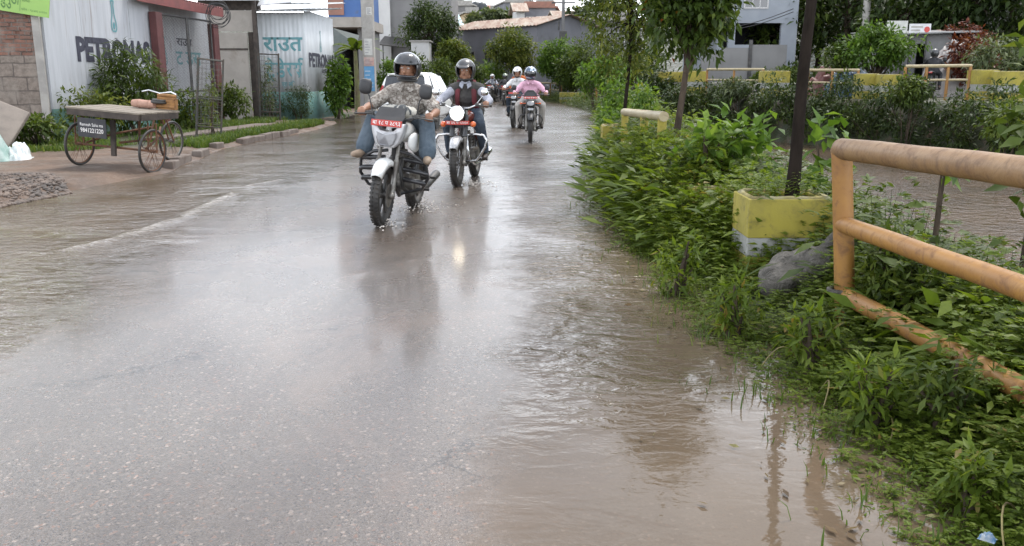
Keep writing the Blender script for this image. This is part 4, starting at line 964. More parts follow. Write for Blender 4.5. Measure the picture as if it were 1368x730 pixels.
# red edged roof above gate
r0 = wthing('canopy', 'rusty red metal canopy edge over the chain link gate', 'canopy', A1, rz1)
c0 = OW(168, -4); c1_ = OW(286, 19); tl = math.atan2(c1_[1]-c0[1], c1_[0]-c0[0]); Mc = Matrix.Translation((c0[0], c0[1], .3)) @ Matrix.Rotation(tl, 4, 'Z'); Lc = math.hypot(c1_[0]-c0[0], c1_[1]-c0[1])
b = MB(); n = 60
prof = []
for i in range(n+1): prof.append((Lc*i/n, .02*math.cos(i*PI)))
b.add([(x, .16+d_, .0) for x, d_ in prof]+[(x, .34+d_, -1.3) for x, d_ in prof], [(i, i+1, n+2+i, n+1+i) for i in range(n)], 0, False, Mc); b.build('roof_sheet', MT['red_roof'], r0, solid=.008)
b = MB(); b.b2(0, Lc, -.10, .14, -.03, .0, 0, Mc); b.build('fascia', MT['red_roof'], r0, bevel=.006)

# cream panelled shop front and the corrugated shed
YS = 29.0; A2 = (G(283, 150).x*YS/G(283, 150).y, YS); OS = lambda px, py: onwall(A2, 0.0, px, py)
sh = wthing('shop_building', 'cream panelled shop front with a dark gap under its eaves, left of the corrugated shed', 'building', A2, 0.0)
x0, x1 = 0, OS(341, 60)[0]; yT = OS(310, 14)[1]; yM = OS(310, 66)[1]; yN = OS(310, 43)[1]
b = MB(); b.b2(x0, x1-.25, -.1, yM-.02, -.06, 0); b.b2(x0, x1-.25, yM+.02, yN-.02, -.06, 0); b.b2(x0, x1, yN+.02, yT, -.06, 0); b.build('panel', MT['cream_panel'], sh)
b = MB(); b.b2(x0, x1-.25, yM-.03, yM+.03, -.03, .02); b.b2(x1-.24, x1-.02, -.1, yN, -.5, -.08); b.build('joint_and_gap_shade', MT['dark_wood_and_shade'], sh)  # dark panel joint, plus a dark block painting the shade of the door gap
b = MB(); b.b2(x0-.3, x1+.1, yT, yT+.35, -.6, -.3); b.build('eave_gap_shade', MT['dark_wood_and_shade'], sh)  # solid dark block, shade under the eaves put in as colour
b = MB(); n = 40
b.add([(x0-.4+(x1-x0+.6)*i/n, yT+.32+.02*math.cos(i*PI), .5) for i in range(n+1)]+[(x0-.4+(x1-x0+.6)*i/n, yT+.9+.02*math.cos(i*PI), -3) for i in range(n+1)], [(i, i+1, n+2+i, n+1+i) for i in range(n)]); b.build('roof', MT['corrugated_white'], sh, solid=.01)
b = MB(); b.b2(x1-.02, x1+.10, -.1, yT+.3, -.05, .09); b.build('corner_post', MT['dark_wood_and_shade'], sh)
def corr(b, x0, x1, y0, y1, z, amp=.018, pitch=.15, M=None, z1=None):
    n = int((x1-x0)/pitch*6); z1 = z if z1 is None else z1
    b.add([(x0+(x1-x0)*i/n, y0, z+amp*math.sin(2*PI*(x1-x0)*i/n/pitch)) for i in range(n+1)]+[(x0+(x1-x0)*i/n, y1, z1+amp*math.sin(2*PI*(x1-x0)*i/n/pitch)) for i in range(n+1)], [(i, i+1, n+2+i, n+1+i) for i in range(n)], 0, True, M)
YD = 29.7; cx = ray(409, 90); A3 = (ray(347, 90)[0]/ray(347, 90)[1]*YD, YD); OD = lambda px, py: onwall(A3, 0.0, px, py)
sd_ = wthing('shed', 'white corrugated shed with teal lettering on its front and black lettering on its side', 'shed', A3, 0.0)
dw = OD(408, 60)[0]; dT = OD(380, 17)[1]
b = MB(); corr(b, 0, dw, .95, dT, 0, .008); b.build('front_sheet', MT['corrugated_white'], sd_, solid=.006)
b = MB(); corr(b, 0, dw, -.1, .95, .004, .008); b.build('foot_band', MT['teal_band'], sd_, solid=.006)
tq = lambda px, py: OD(px, py)
b = MB(); p0, p1 = tq(352, 69), tq(404, 50); zt = .018
text_fit(b, 'राउत', p0[0], p1[0], p0[1], p1[1], zt, .022)
p0, p1 = tq(355, 104), tq(404, 84); wd = p1[0]-p0[0]; ht = p1[1]-p0[1]
b.b2(p0[0], p1[0], p1[1]-.07, p1[1], zt-.002, zt)                  # head line
for ch, f0, f1, h0 in (('ट', .02, .26, .0), ('ड', .30, .54, .0), ('र', .57, .72, .05), ('स', .74, 1.0, .0)): text_fit(b, ch, p0[0]+wd*f0, p0[0]+wd*f1, p0[1]+ht*h0, p1[1], zt+.002, .022)
def stroke(b, pts, w_, z):
    for (x_0, y_0), (x_1, y_1) in zip(pts, pts[1:]):
        n = Vector((-(y_1-y_0), x_1-x_0)).normalized()*w_; b.add([(x_0-n.x, y_0-n.y, z), (x_0+n.x, y_0+n.y, z), (x_1+n.x, y_1+n.y, z), (x_1-n.x, y_1-n.y, z)], [(0, 1, 2, 3)])
X = lambda f: p0[0]+wd*f
Yv = lambda f: p0[1]+ht*f
stroke(b, [(X(.08), Yv(1.3)), (X(.14), Yv(1.22)), (X(.2), Yv(1.0))], .03, zt+.001); stroke(b, [(X(.38), Yv(1.3)), (X(.43), Yv(1.22)), (X(.48), Yv(1.0))], .03, zt+.001)
stroke(b, [(X(.93), Yv(1.0)), (X(.90), Yv(1.15)), (X(.95), Yv(1.28)), (X(1.02), Yv(1.22))], .03, zt+.001); stroke(b, [(X(.06), Yv(-.2)), (X(.14), Yv(-.05)), (X(.22), Yv(-.2))], .03, zt+.001)
p0, p1 = tq(377, 118), tq(394, 108); text_fit(b, 'प्रा लि', p0[0], p1[0], p0[1], p1[1], zt, .014)
b.build('front_lettering', MT['teal_letter'], sd_)
# side face runs back along the lane
A3s = (A3[0]+dw, YD); dl = 4.6; rzs = math.atan2(dl, -.02); OSd = lambda px, py: onwall(A3s, rzs, px, py)
side = wthing('side_wall', None, None, (0, 0), 0); side.parent = sd_
side.location = (dw, 0, 0); side.rotation_euler = (0, rzs, 0)
sl = OSd(447, 90)[0]
b = MB(); corr(b, 0, sl, .95, dT+.1, 0, .014, .2); b.build('side_sheet', MT['corrugated_white'], side, solid=.006)
b = MB(); corr(b, 0, sl, -.1, .95, .004, .014, .2); b.build('foot_band', MT['teal_band'], side, solid=.006)
b = MB(); p0, p1 = OSd(413, 90), OSd(445, 76); text_fit(b, 'PETRONAS', p0[0], p1[0], p0[1], p1[1]+.05, .024, .04); p0, p1 = OSd(430, 98), OSd(445, 93); text_fit(b, 'LUBRICANTS', p0[0], p1[0], p0[1], p1[1], .024, .02); b.build('side_lettering', MT['black_letter'], side)
b = MB(); p0 = OSd(428, 69); p1 = OSd(428, 43); droplet(b, p0[0], p0[1], p1[1]-p0[1], None, .024); b.build('emblem', MT['teal_letter'], side)
for k, (zz, ov, a_, c_) in enumerate(((dT+.02, .45, -.3, dw+.3), (dT+.24, .42, dw*.35, dw+.42), (dT+.46, .3, dw*.55, dw+.36))):   # stacked roof sheets
    b = MB(); n = int((c_-a_)/.03)
    b.add([(a_+(c_-a_)*i/n, zz+.022*math.sin(i*.9), ov) for i in range(n+1)]+[(a_+(c_-a_)*i/n, zz+.5+.022*math.sin(i*.9), -5.2) for i in range(n+1)], [(i, i+1, n+2+i, n+1+i) for i in range(n)], 0, True); b.build('roof_sheet', MT['corrugated_white'], sd_, solid=.012)
b = MB(); b.box((dw*.5, dT+.33, .48), (1.1, .03, .5), (.5, 0, .09)); b.build('loose_sheet', MT['sheet_white'], sd_)
# coil of cable and drop on the roof corner
b = MB()
oc = P(291, 16, 25.9)
for k in range(7): b.torus((rb.uniform(-.06, .06), rb.uniform(-.05, .05), rb.uniform(-.12, .08)), (.30+rb.uniform(-.05, .05)), .009, 'y', 36, 5)
b.tube([(-.3, 0, .3), (-.7, .1, .9), (-1.6, .4, 1.8)], .012, 5); b.tube([(.2, 0, .35), (.1, .1, 1.2), (.3, .2, 2.4)], .012, 5)
b.build('cable_coil', MT['black_plastic'], None, oc); tag(bpy.data.objects['cable_coil'], 'loose coil of black cable hanging beside the gate roof', 'cable')

# tree guards
MT['guard_paint'] = surf('guard_paint', (.05, .06, .055), (.08, .06, .045), scale=12, rough=.7, dirt=(.14, .07, .04), ds=9)
def guard(label, px, py, zt_, wd, tilt, seed):
    p = G(px, py, .12); t = thing('tree_guard', label, 'tree guard', p, 0, 'iron tree guards on the verge', (tilt[0], tilt[1], .3)); H_ = zt_
    for sx, sy in ((-1, -1), (1, -1), (1, 1), (-1, 1)):
        b = MB(); b.cyl((sx*wd/2, sy*wd/2, -.05), (sx*wd/2, sy*wd/2, H_), .016, None, 6); b.build('post', MT['guard_paint'], t)
    for zz in (.25, H_*.5, H_-.03):
        b = MB(); b.tube([(-wd/2, -wd/2, zz), (wd/2, -wd/2, zz), (wd/2, wd/2, zz), (-wd/2, wd/2, zz)], .012, 6, 0, True); b.build('hoop', MT['guard_paint'], t)
    b = MB(); k = int(H_/.11)
    for i in range(1, k): b.tube([(-wd/2, -wd/2, i*H_/k), (wd/2, -wd/2, i*H_/k), (wd/2, wd/2, i*H_/k), (-wd/2, wd/2, i*H_/k)], .0028, 4, 0, True)
    for i in range(1, 6):
        for (xa_, ya_, xb_, yb_) in ((-1, -1, 1, -1), (1, -1, 1, 1), (1, 1, -1, 1), (-1, 1, -1, -1)):
            f = i/6; b.cyl(((xa_+(xb_-xa_)*f)*wd/2, (ya_+(yb_-ya_)*f)*wd/2, 0), ((xa_+(xb_-xa_)*f)*wd/2, (ya_+(yb_-ya_)*f)*wd/2, H_), .0028, None, 4)
    b.build('wire_mesh', MT['wire'], t); return p
pg = guard('leaning rusty tree guard in front of the chain link gate', 279, 183, 1.72, .52, (.05, .10), 1)
pg2 = guard('taller tree guard in front of the teal lettered shed', 361, 160, 2.05, .62, (.0, .03), 2)
shrub('sapling', 'spindly sapling inside the taller tree guard before the shed', 'sapling', (pg2.x, pg2.y, 1.2), (.26, .26, 1.0), 22, 16, .14, 'leaf_grey', .35, None, 3, 21)
shrub('sapling', 'yellowing sapling inside the leaning tree guard', 'sapling', (pg.x+.12, pg.y, 1.0), (.16, .16, .8), 10, 12, .12, 'leaf_yellow', .35, None, 3, 22)
# shrubs along the wall
shrub('oleander', 'tall dark narrow leaved shrub covering the middle of the black lettering', 'shrub', (-8.95, 20.6, 1.15), (1.0, .7, 1.15), 46, 60, .26, 'leaf_mid', .16, None, 8, 31, -.12, .35)
shrub('shrub', 'light green shrub at the foot of the white sheet wall, behind the cargo tricycle', 'shrub', (-9.15, 18.9, .72), (.85, .5, .58), 34, 46, .13, 'leaf_yellow', .42, None, 6, 32, -.1)
shrub('shrub', 'low dark green plants before the cement block wall', 'shrub', (-9.25, 16.7, .42), (.85, .4, .3), 26, 34, .13, 'leaf_mid', .5, None, 6, 33)
shrub('shrub', 'leafy green shrub under the chain link gate', 'shrub', (-8.1, 21.9, .62), (.75, .5, .6), 30, 36, .14, 'leaf_mid', .42, None, 6, 34, .1)
shrub('shrub', 'rounded green shrub before the cream shop panels', 'shrub', (-8.55, 26.6, .72), (.75, .5, .62), 32, 40, .14, 'leaf_mid', .42, None, 6, 35, .12)
shrub('topiary', 'dark clipped round bush at the corner of the corrugated shed', 'bush', (-7.15, 29.0, .7), (.62, .55, .68), 42, 60, .08, 'leaf_dark', .3, None, 5, 36)
shrub('shrub', 'dark low bush between the taller tree guard and the clipped round bush', 'bush', (-7.95, 28.8, .55), (.5, .45, .5), 26, 40, .1, 'leaf_dark', .3, None, 5, 37)
shrub('shrub', 'tall leafy green bush at the base of the poster pole', 'bush', (-6.25, 31.2, 1.15), (.62, .6, 1.2), 40, 36, .2, 'leaf_bright', .45, None, 7, 38, -.15)
# grass on the verge
rg = np.random.default_rng(8)
def gr_strip(n):
    y = rg.uniform(16.6, 26.5, n); x = e_l(y)-.25-np.abs(rg.normal(0, .35, n)); z = hgt(x, y); return np.stack([x, y, z-.02], -1)
V, T, q = blades(7000, gr_strip, .15, .012, rg); tag(link_mesh('grass', npmesh('grass', V, T, q), MT['leaf_grass']), 'bright grass growing along the kerb beyond the cargo tricycle', 'grass', None, 'stuff')
def gr_patch(n):
    y = rg.uniform(14.6, 28, n); x = -9.4+rg.random(n)**1.3*np.interp(y, [14.6, 17, 28], [1.6, 2.0, 1.3])+np.interp(y, [14, 18.5, 28], [-.6, 0, .9]); k = vnoise(x, y, 1.4) > .38
    x = np.where(k, x, -9.3); return np.stack([x, y, hgt(x, y)-.02], -1)
V, T, q = blades(12000, gr_patch, .15, .011, rg); tag(link_mesh('grass', npmesh('grass', V, T, q), MT['leaf_grass']), 'rough grass at the foot of the walls', 'grass', None, 'stuff')
# kerb stones
kb = MB(); rk = random.Random(4); yy = 13.4
while yy < 23.5:
    ln = rk.uniform(.5, .95); x = float(e_l(yy+ln/2))-.16; dx_ = float(e_l(yy+ln)-e_l(yy))
    if rk.random() < .82: kb.box((x+rk.uniform(-.03, .03), yy+ln/2, .05+rk.uniform(-.02, .01)), (.17, ln-.03, .17), (rk.uniform(-.04, .04), rk.uniform(-.05, .05), -math.atan2(dx_, ln)+rk.uniform(-.03, .03)))
    yy += ln
tag(kb.build('kerb', surf('kerb_stone', (.17, .14, .12), (.12, .095, .08), scale=4, rough=.85, bmp=.5, bs=20, dirt=(.09, .06, .045), ds=3, dlo=.4), bevel=.02), kind='structure')
pv_ = MB(); pv_.box((-7.3, 21.4, .14), (.6, 6.0, .05), (0, 0, -.12)); tag(pv_.build('pavement', bpy.data.materials['kerb_stone'], bevel=.01), kind='structure')
# rubble, slab, plastic waste
rbm = surf('rubble', (.17, .13, .105), (.10, .087, .078), scale=3, rough=.85, bmp=.4, bs=30)
st = MB()
for k in range(3600):
    y = rk.uniform(9.0, 11.9); x = float(e_l(y))-rk.random()**1.5*2.0+.1-.9*max(0, y-10.6); s = abs(rk.gauss(.006, .011))+.006
    z = float(hgt(x, y)) if x < e_l(y) else 0
    st.ell((x, y, max(z, -.02)+s*.3), (s*rk.uniform(.8, 1.5), s, s*.6), 6, 4, 0, (rk.uniform(-.5, .5), rk.uniform(-.5, .5), rk.uniform(0, 3)))
so_ = st.build('rubble', rbm); so_.data.polygons.foreach_set('use_smooth', [False]*len(so_.data.polygons)); tag(so_, 'broken stones and brick chips at the muddy road edge', 'rubble', None, 'stuff')
bbm = MT['red_brick']
sb = MB(); sb.box((0, 0, .42), (1.0, .12, 1.2), (-.6, .42, .15)); o = sb.build('concrete_slab', surf('slab', (.26, .22, .185), (.2, .17, .145), scale=3, rough=.9, bmp=.4, bs=20), None, (-9.45, 15.5, .1), bevel=.02); tag(o, 'pale concrete slab leaning against the cement block wall', 'slab')
def rumple(n, r, seed, h):
    rng = np.random.default_rng(seed); g = np.linspace(-1, 1, n); A, B = np.meshgrid(g, g); rr_ = np.hypot(A, B)
    ns = vnoise(A+5, B+5, 3.1+seed % 3)*.6+vnoise(A+9, B+2, 7)*.3+vnoise(A+1, B+8, 13)*.15
    z = h*np.clip(1-rr_**2, 0, 1)**.7*(.45+ns)+.01
    return A*r[0]*(1+.25*(ns-.5)), B*r[1]*(1+.25*(ns-.5)), z
def heap(name, label, loc, r, h, mat, seed, cat, n=36):
    A, B, Z = rumple(n, r, seed, h); o = link_mesh(name, gridmesh(name, A, B, Z), mat, None, loc, seed*.4); return tag(o, label, cat)
MT['plastic_white'] = surf('plastic_white', (.66, .68, .68), (.5, .55, .54), scale=5, rough=.35)
MT['plastic_green'] = surf('plastic_green', (.22, .34, .30), (.36, .44, .41), scale=6, rough=.4)
m, nt, out = newmat('sack'); co = objco(nt); wr = noise(nt, co, 11, 6, .65, 0, 1.5)
prin(nt, out, mixc(nt, mapr(nt, noise(nt, co, 7, 5, .7), .35, .65), (.17, .155, .135), (.075, .068, .058)), .6, 0, bump(nt, wr, 1.0, .06), .35); MT['sack'] = m
heap('plastic_sheet', 'crumpled pale green plastic sheet dumped at the left edge of the verge', (-8.75, 13.9, .08), (.6, .55), .6, MT['plastic_green'], 3, 'plastic sheet')
heap('plastic_bag', 'white plastic sack lying on the dirt before the leaning slab', (-8.25, 14.35, .08), (.42, .2), .24, MT['plastic_white'], 5, 'bag')
b = MB()
for k in range(9): b.tube([(rk.uniform(-.2, .2), rk.uniform(-.2, .2), 0), (rk.uniform(-.3, .3), rk.uniform(-.2, .2), .45), (rk.uniform(-.6, .2), rk.uniform(-.3, .3), .95)], [.03, .025, .015], 6)
o = b.build('branch_pile', MT['bark_dark'], None, (-9.15, 14.6, .08)); tag(o, 'dark broken branches propped up behind the plastic sheet', 'branches')

# ------------------------------------------------------------------ cargo tricycle
TY = R(-12.8); t = thing('cargo_tricycle', 'old cargo tricycle with a flat wooden deck, parked at the left road edge', 'tricycle', (-6.0, 12.98, .06), 0, None, (0, R(4.3), TY)); t.scale = (.93, .93, .93)
def cwheel(x, y, rim_m):
    b = MB(); b.torus((0, 0, 0), .315, .012, 'x', 40, 6); b.cyl((-.05, 0, 0), (.05, 0, 0), .025, None, 10)
    for i in range(24):
        a = 2*PI*i/24; da = .35 if (i//2) % 2 else -.35; b.cyl(((.03 if i % 2 else -.03), .02*math.cos(a), .02*math.sin(a)), (0, .31*math.cos(a+da), .31*math.sin(a+da)), .0032, None, 5)
    o = b.build('wheel', MT[rim_m], t, (x, y, .35)); q = MB(); q.torus((0, 0, 0), .335, .021, 'x', 44, 8); q.build('tyre', MT['rubber'], o)
cwheel(-.67, 0, 'rust'); cwheel(.67, 0, 'rust'); cwheel(0, 1.5, 'engine_metal')
b = MB(); b.tube([(-.7, 0, .35), (.7, 0, .35)], .018, 8)
for sx in (-1, 1):
    for dx_ in (-.08, .08): b.tube([(sx*.67+dx_, 0, .33), (sx*.67+dx_*.9, 0, .80)], .014, 6)
    b.tube([(sx*.55, 0, .38), (sx*.42, .5, .5), (sx*.06, 1.1, .62)], .018, 8)
b.tube([(0, .1, .42), (0, .9, .42), (0, 1.05, .86), (0, 1.2, .95)], .02, 8); b.tube([(0, .6, .42), (0, .62, .8)], .018, 8)
for sx in (-.05, .05): b.tube([(sx, 1.5, .35), (sx*.8, 1.28, .78), (0, 1.18, .96)], .014, 6)
b.build('frame', MT['rust'], t)
b = MB()
for k in range(7): b.b2(-.66, .68, -.32+k*.152, -.32+k*.152+.146, .935+.004*(k % 2), .965+.004*(k % 2))
dk_ = b.build('deck', MT['wood_grey'], t, bevel=.004)
b = MB()
for yy in (-.30, .72): b.b2(-.63, .66, yy-.02, yy+.02, .84, .933)
for xx in (-.63, .66): b.b2(xx-.02, xx+.02, -.27, .70, .84, .933)
for xx in (-.3, .3): b.b2(xx-.02, xx+.02, -.27, .70, .85, .933)
b.build('deck_frame', MT['dark_wood_and_shade'], t, bevel=.004)
Mp = Matrix.Translation((-.40, -.345, .52)) @ Euler((PI/2+.05, 0, -.02)).to_matrix().to_4x4()
b = MB(); b.b2(0, .52, 0, .30, 0, .012, 0, Mp); pn = b.build('name_panel', surf('panel_black', (.02, .022, .026), (.035, .035, .04), rough=.5, dirt=(.1, .075, .06), ds=7), t)
b = MB(); text_fit(b, 'Ramesh Saha ma', .05, .47, .175, .225, .015, .004, 0, Mp); text_fit(b, '9841221220', .05, .47, .075, .145, .015, .012, 0, Mp); b.build('panel_lettering', MT['letter_white'], pn)
b = MB(); b.b2(-.02, .06, -.1, -.06, .22, .80); b.build('prop_stand', MT['dark_wood_and_shade'], t)
b = MB(); b.tube([(-.3, 1.12, 1.20), (-.22, 1.2, 1.23), (0, 1.2, 1.19), (.22, 1.2, 1.23), (.42, 1.05, 1.20)], .014, 8); b.tube([(0, 1.18, .95), (0, 1.2, 1.19)], .016, 8); b.build('handlebar', MT['chrome'], t)
b = MB(); b.loft([ring(0, .66, 1.0, .05, .04), ring(0, .75, 1.01, .12, .06), ring(0, .9, 1.02, .2, .07), ring(0, .95, 1.02, .14, .05)]); b.build('saddle', MT['leather'], t)
b = MB(); b.tube([(0, .62, .42), (.06, .62, .30), (.14, .62, .30)], .012, 6); b.torus((.03, .62, .42), .09, .008, 'x', 24, 5); b.build('pedal_crank', MT['dark_metal'], t)
Mt = Matrix.Translation((-6.0, 12.98, .06)) @ Euler((0, R(4.3), TY)).to_matrix().to_4x4() @ Matrix.Scale(.93, 4)
def ondeck(o, x, y): o.matrix_world = Mt @ Matrix.Translation((x, y, .97)); return o
b = MB(); b.tube([(-.2, 0, .07), (-.1, 0, .075), (.1, .01, .07), (.2, .01, .075)], [.06, .07, .068, .06], 14); b.torus((-.08, 0, .073), .068, .008, 'x', 20, 5); b.torus((.1, .01, .073), .066, .008, 'x', 20, 5)
ondeck(b.build('rolled_mat', surf('mat_pink', (.40, .24, .18), (.33, .19, .14), scale=9, rough=.85)), .16, .52); tag(bpy.data.objects['rolled_mat'], 'brown pink rolled mat tied up on the tricycle deck', 'mat')
b = MB()
for k in range(5): b.tube([(-.16, -.02+.012*k, .05+.045*k), (0, .02*(k % 2), .06+.045*k), (.16, .012*k, .05+.045*k)], .026, 8)
b.box((0, .05, .1), (.3, .12, .18)); ondeck(b.build('rope_bundle', surf('rope', (.30, .15, .05), (.2, .10, .04), scale=14, rough=.85, bmp=.4, bs=50)), .52, .60); tag(bpy.data.objects['rope_bundle'], 'orange brown rope bundle by the saddle of the tricycle', 'rope')
b = MB(); b.torus((0, 0, .12), .12, .022, 'z', 30, 8); b.torus((.01, .01, .15), .11, .02, 'z', 30, 8); ondeck(b.build('inner_tube', MT['rubber']), .40, .60); tag(bpy.data.objects['inner_tube'], 'black rubber tube looped at the back of the tricycle deck', 'tube')
# ================================================================== right bank: railings, planters, trees, weeds
MT['pipe_yellow'] = surf('pipe_yellow', (.33, .165, .038), (.27, .13, .034), scale=4, rough=.5, dirt=(.14, .07, .038), ds=12, dlo=.46, dhi=.72, bmp=.15, bs=40)
MT['pipe_worn'] = surf('pipe_worn', (.25, .15, .068), (.205, .115, .05), scale=5, rough=.5, dirt=(.11, .068, .048), ds=14, dlo=.42, dhi=.75, bmp=.2, bs=60)
MT['pipe_pale'] = surf('pipe_pale', (.36, .30, .18), (.31, .25, .14), scale=6, rough=.5, dirt=(.22, .16, .10), ds=8)
MT['planter_yellow'] = surf('planter_yellow', (.34, .285, .045), (.29, .245, .05), scale=3, rough=.85, dirt=(.13, .11, .055), ds=11, dlo=.47, dhi=.75, bmp=.3, bs=30)
MT['planter_white'] = surf('planter_white', (.34, .34, .32), (.28, .28, .26), scale=3, rough=.85, dirt=(.12, .105, .07), ds=10, dlo=.46, bmp=.3, bs=30)
MT['planter_rim'] = surf('planter_rim', (.30, .27, .16), (.24, .2, .06), scale=6, rough=.85, bmp=.5, bs=30, dirt=(.12, .10, .07), ds=6, dlo=.45)
MT['soil'] = surf('soil', (.06, .042, .03), (.035, .026, .02), scale=14, rough=.95, bmp=.8, bs=30)
def railing(label, ends, posts, rads, mats, zb=-.1, group='pipe railings along the river', foot=(0, 0)):
    """ends: list of (near point, far point) for each rail, top first; posts at fractions of the run"""
    a, b_ = ends[0]; t = thing('pipe_railing', label, 'railing', (b_.x, b_.y, float(hgt(b_.x, b_.y))), 0, group); o = Vector(t.location)
    for k, (p, q) in enumerate(ends):
        m = MB(); d = (q-p)
        pts = [p+d*(i/14)+Vector((0, 0, .0015*math.sin(i*1.7+k))) for i in range(15)]
        if k == 0: pts = pts+[q+d.normalized()*rads[0]*.7-Vector((0, 0, rads[0]*.35))]
        rs = [rads[k]]*15+([rads[k]*.8] if k == 0 else [])
        m.tube([x-o for x in pts], rs, 18); m.build('rail', MT[mats[k]], t)
    for f in posts:
        p = a.lerp(b_, f); m = MB(); m.cyl(Vector((p.x+foot[0], p.y+foot[1], float(hgt(p.x, p.y))+zb))-o, Vector((p.x, p.y, p.z-rads[0]*.3))-o, rads[0]*.93, None, 18); m.build('post', MT[mats[-1]], t)
    return t
def line(pa, pb, ext): return (pa+(pb-pa)*ext, pa)
rA = [line(P(1125, 199, 4.62), P(1368, 230, 3.05), 1.9), line(P(1125, 299.5, 4.62), P(1368, 386, 3.05), 1.9), line(P(1126, 393, 4.62), P(1368, 522, 3.05), 1.9)]
railing('nearest thick pipe railing, yellow with worn brown top, right foreground', rA, (1.0, .02), (.058, .047, .047), ('pipe_worn', 'pipe_yellow', 'pipe_yellow', 'pipe_yellow'), foot=(P(1132, 430, 4.62).x-P(1125, 199, 4.62).x, 0))
rB = [line(P(887, 156, 9.6), P(834, 150, 12.8), 1.0)]; rB = [(rB[0][1], rB[0][0])]; rB.append((rB[0][0]-Vector((0, 0, .45)), rB[0][1]-Vector((0, 0, .45))))
rB = [(b_, a) for a, b_ in [(x[1], x[0]) for x in rB]]
railing('pale pipe railing with three yellow posts rising out of the weeds', rB, (.03, .42, .97), (.056, .04), ('pipe_pale', 'pipe_pale', 'planter_yellow'))
def planter(label, x0, x1, y0, d, h, group='yellow and white concrete planters', z=None, name='planter', bands=True):
    cx_ = (x0+x1)/2; z = float(hgt(cx_, y0+d/2))-.08 if z is None else z; w_ = x1-x0
    t = thing(name, label, 'planter', (cx_, y0+d/2, z), random.uniform(-.04, .04), group)
    hs = (0, h*.37, h*.58, h)
    for k, mt_ in enumerate(('planter_yellow', 'planter_white', 'planter_yellow')):
        b = MB(); s = .004*(k == 1); zz0, zz1 = hs[k], hs[k+1]
        for (xa_, xb_, ya_, yb_) in ((-w_/2, w_/2, -d/2, -d/2+.07), (-w_/2, w_/2, d/2-.07, d/2), (-w_/2, -w_/2+.07, -d/2+.07, d/2-.07), (w_/2-.07, w_/2, -d/2+.07, d/2-.07)): b.b2(xa_+s, xb_-s, ya_+s*(ya_ < 0), yb_-s*(yb_ > 0), zz0, zz1)
        b.build('band', MT[mt_], t, bevel=.006)
    b = MB(); b.b2(-w_/2+.07, w_/2-.07, -d/2+.07, d/2-.07, h-.14, h-.025); b.build('soil', MT['soil'], t)
    rim = MB(); n = 26; pts = []
    for i in range(n):
        f = i/n*4; e = int(f); g = f-e; c4 = [(-1, -1), (1, -1), (1, 1), (-1, 1), (-1, -1)]
        x = c4[e][0]+(c4[e+1][0]-c4[e][0])*g; y = c4[e][1]+(c4[e+1][1]-c4[e][1])*g; pts.append((x*(w_/2-.03), y*(d/2-.03), h+random.uniform(-.004, .006)))
    rim.tube(pts, .02, 8, 0, True); rim.build('rim', MT['planter_rim'], t); return t
def px_x(px, py, Y): return P(px, py, Y).x
planter('nearest square planter, yellow with one white band, beside the thick railing post', px_x(1001, 290, 5.8), px_x(1114, 290, 5.8), 5.8, .46, .64, z=P(1050, 263, 5.8).z-.66)
planter('yellow planter just left of and behind the nearest planter, sunk in weeds', px_x(922, 270, 7.3), px_x(1012, 270, 7.3), 7.3, .6, .62, z=P(960, 249, 7.3).z-.64)
planter('mossy yellow planter half lost behind the second planter and leafy mulberry', px_x(945, 240, 8.3), px_x(1030, 240, 8.3), 8.3, .6, .62, z=P(960, 239, 8.3).z-.64)
planter('small yellow planter at the end of the pale railing', px_x(806, 170, 14.6), px_x(836, 170, 14.6), 14.6, .5, .68)
b = MB(); rsk = random.Random(5)
for k in range(11): b.ell((rsk.uniform(-.17, .17), rsk.uniform(-.08, .10), rsk.uniform(.06, .24)), (rsk.uniform(.10, .16), rsk.uniform(.09, .13), rsk.uniform(.07, .12)), 12, 8, 0, (rsk.uniform(-.6, .6), rsk.uniform(-.6, .6), 0))
b.tube([(.12, 0, .28), (.17, .02, .36), (.24, .03, .40)], [.06, .045, .06], 10)
o = blend(b, 'sack', MT['sack'], None, .012, 2); o.location = (px_x(1080, 370, 5.25), 5.32, float(hgt(1.9, 5.2))-.02); tag(o, 'grey crumpled sack dumped between the nearest planter and the railing post', 'sack')
# torn bit of cloth tied round the near post
b = MB(); pp = P(1131, 392, 4.55)
for k in range(5): b.tube([(0, 0, 0), (random.uniform(-.03, .03), -.02, -.05), (random.uniform(-.05, .05), -.03, -.12-.05*k)], [.018, .014, .006], 6, 0, False, True, .5)
b.torus((0, .07, 0), .068, .014, 'z', 20, 6); o = b.build('rag', MT['sack'], None, pp); tag(o, 'pale rag tied round the nearest railing post', 'rag')
# trees of the near bank
t1b = P(1058, 262, 6.05); t1t = P(1086, 0, 6.05)
dv = (t1t-t1b); dv = dv/dv.z
top1 = Vector((t1b.x, 6.05, 0))+dv*(3.6)
tree('street_tree', 'dark leaning trunk growing from the nearest yellow planter', (t1b.x-dv.x*.1, 6.05), tuple(top1), (top1.x+.1, 6.2, 4.4), (1.25, 1.1, .95), 44, 60, .16, 'leaf_mango', .047, .34, 'young trees along the near bank', 41, 'bark_dark', .35, -.8, .05, .05, z0=.45)
tree('street_tree', 'young mango like tree with reddish leaf tips beside the pale railing', (1.95, 10.4), (2.12, 10.4, 2.6), (2.08, 10.4, 2.62), (.74, .7, 1.3), 90, 64, .125, 'leaf_mango', .05, .46, 'young trees along the near bank', 42, 'bark', .18, -.85, -.06, .06, (.2, .34))
tree('street_tree', 'slender tree with fine pale green leaves at the small yellow planter', (1.82, 14.3), (1.95, 14.3, 3.6), (1.78, 14.3, 2.75), (.84, .75, 1.65), 110, 56, .11, 'leaf_yellow', .036, .38, 'young trees along the near bank', 43, 'bark_dark', .15, -.9, -.05, .07, (.16, .28))
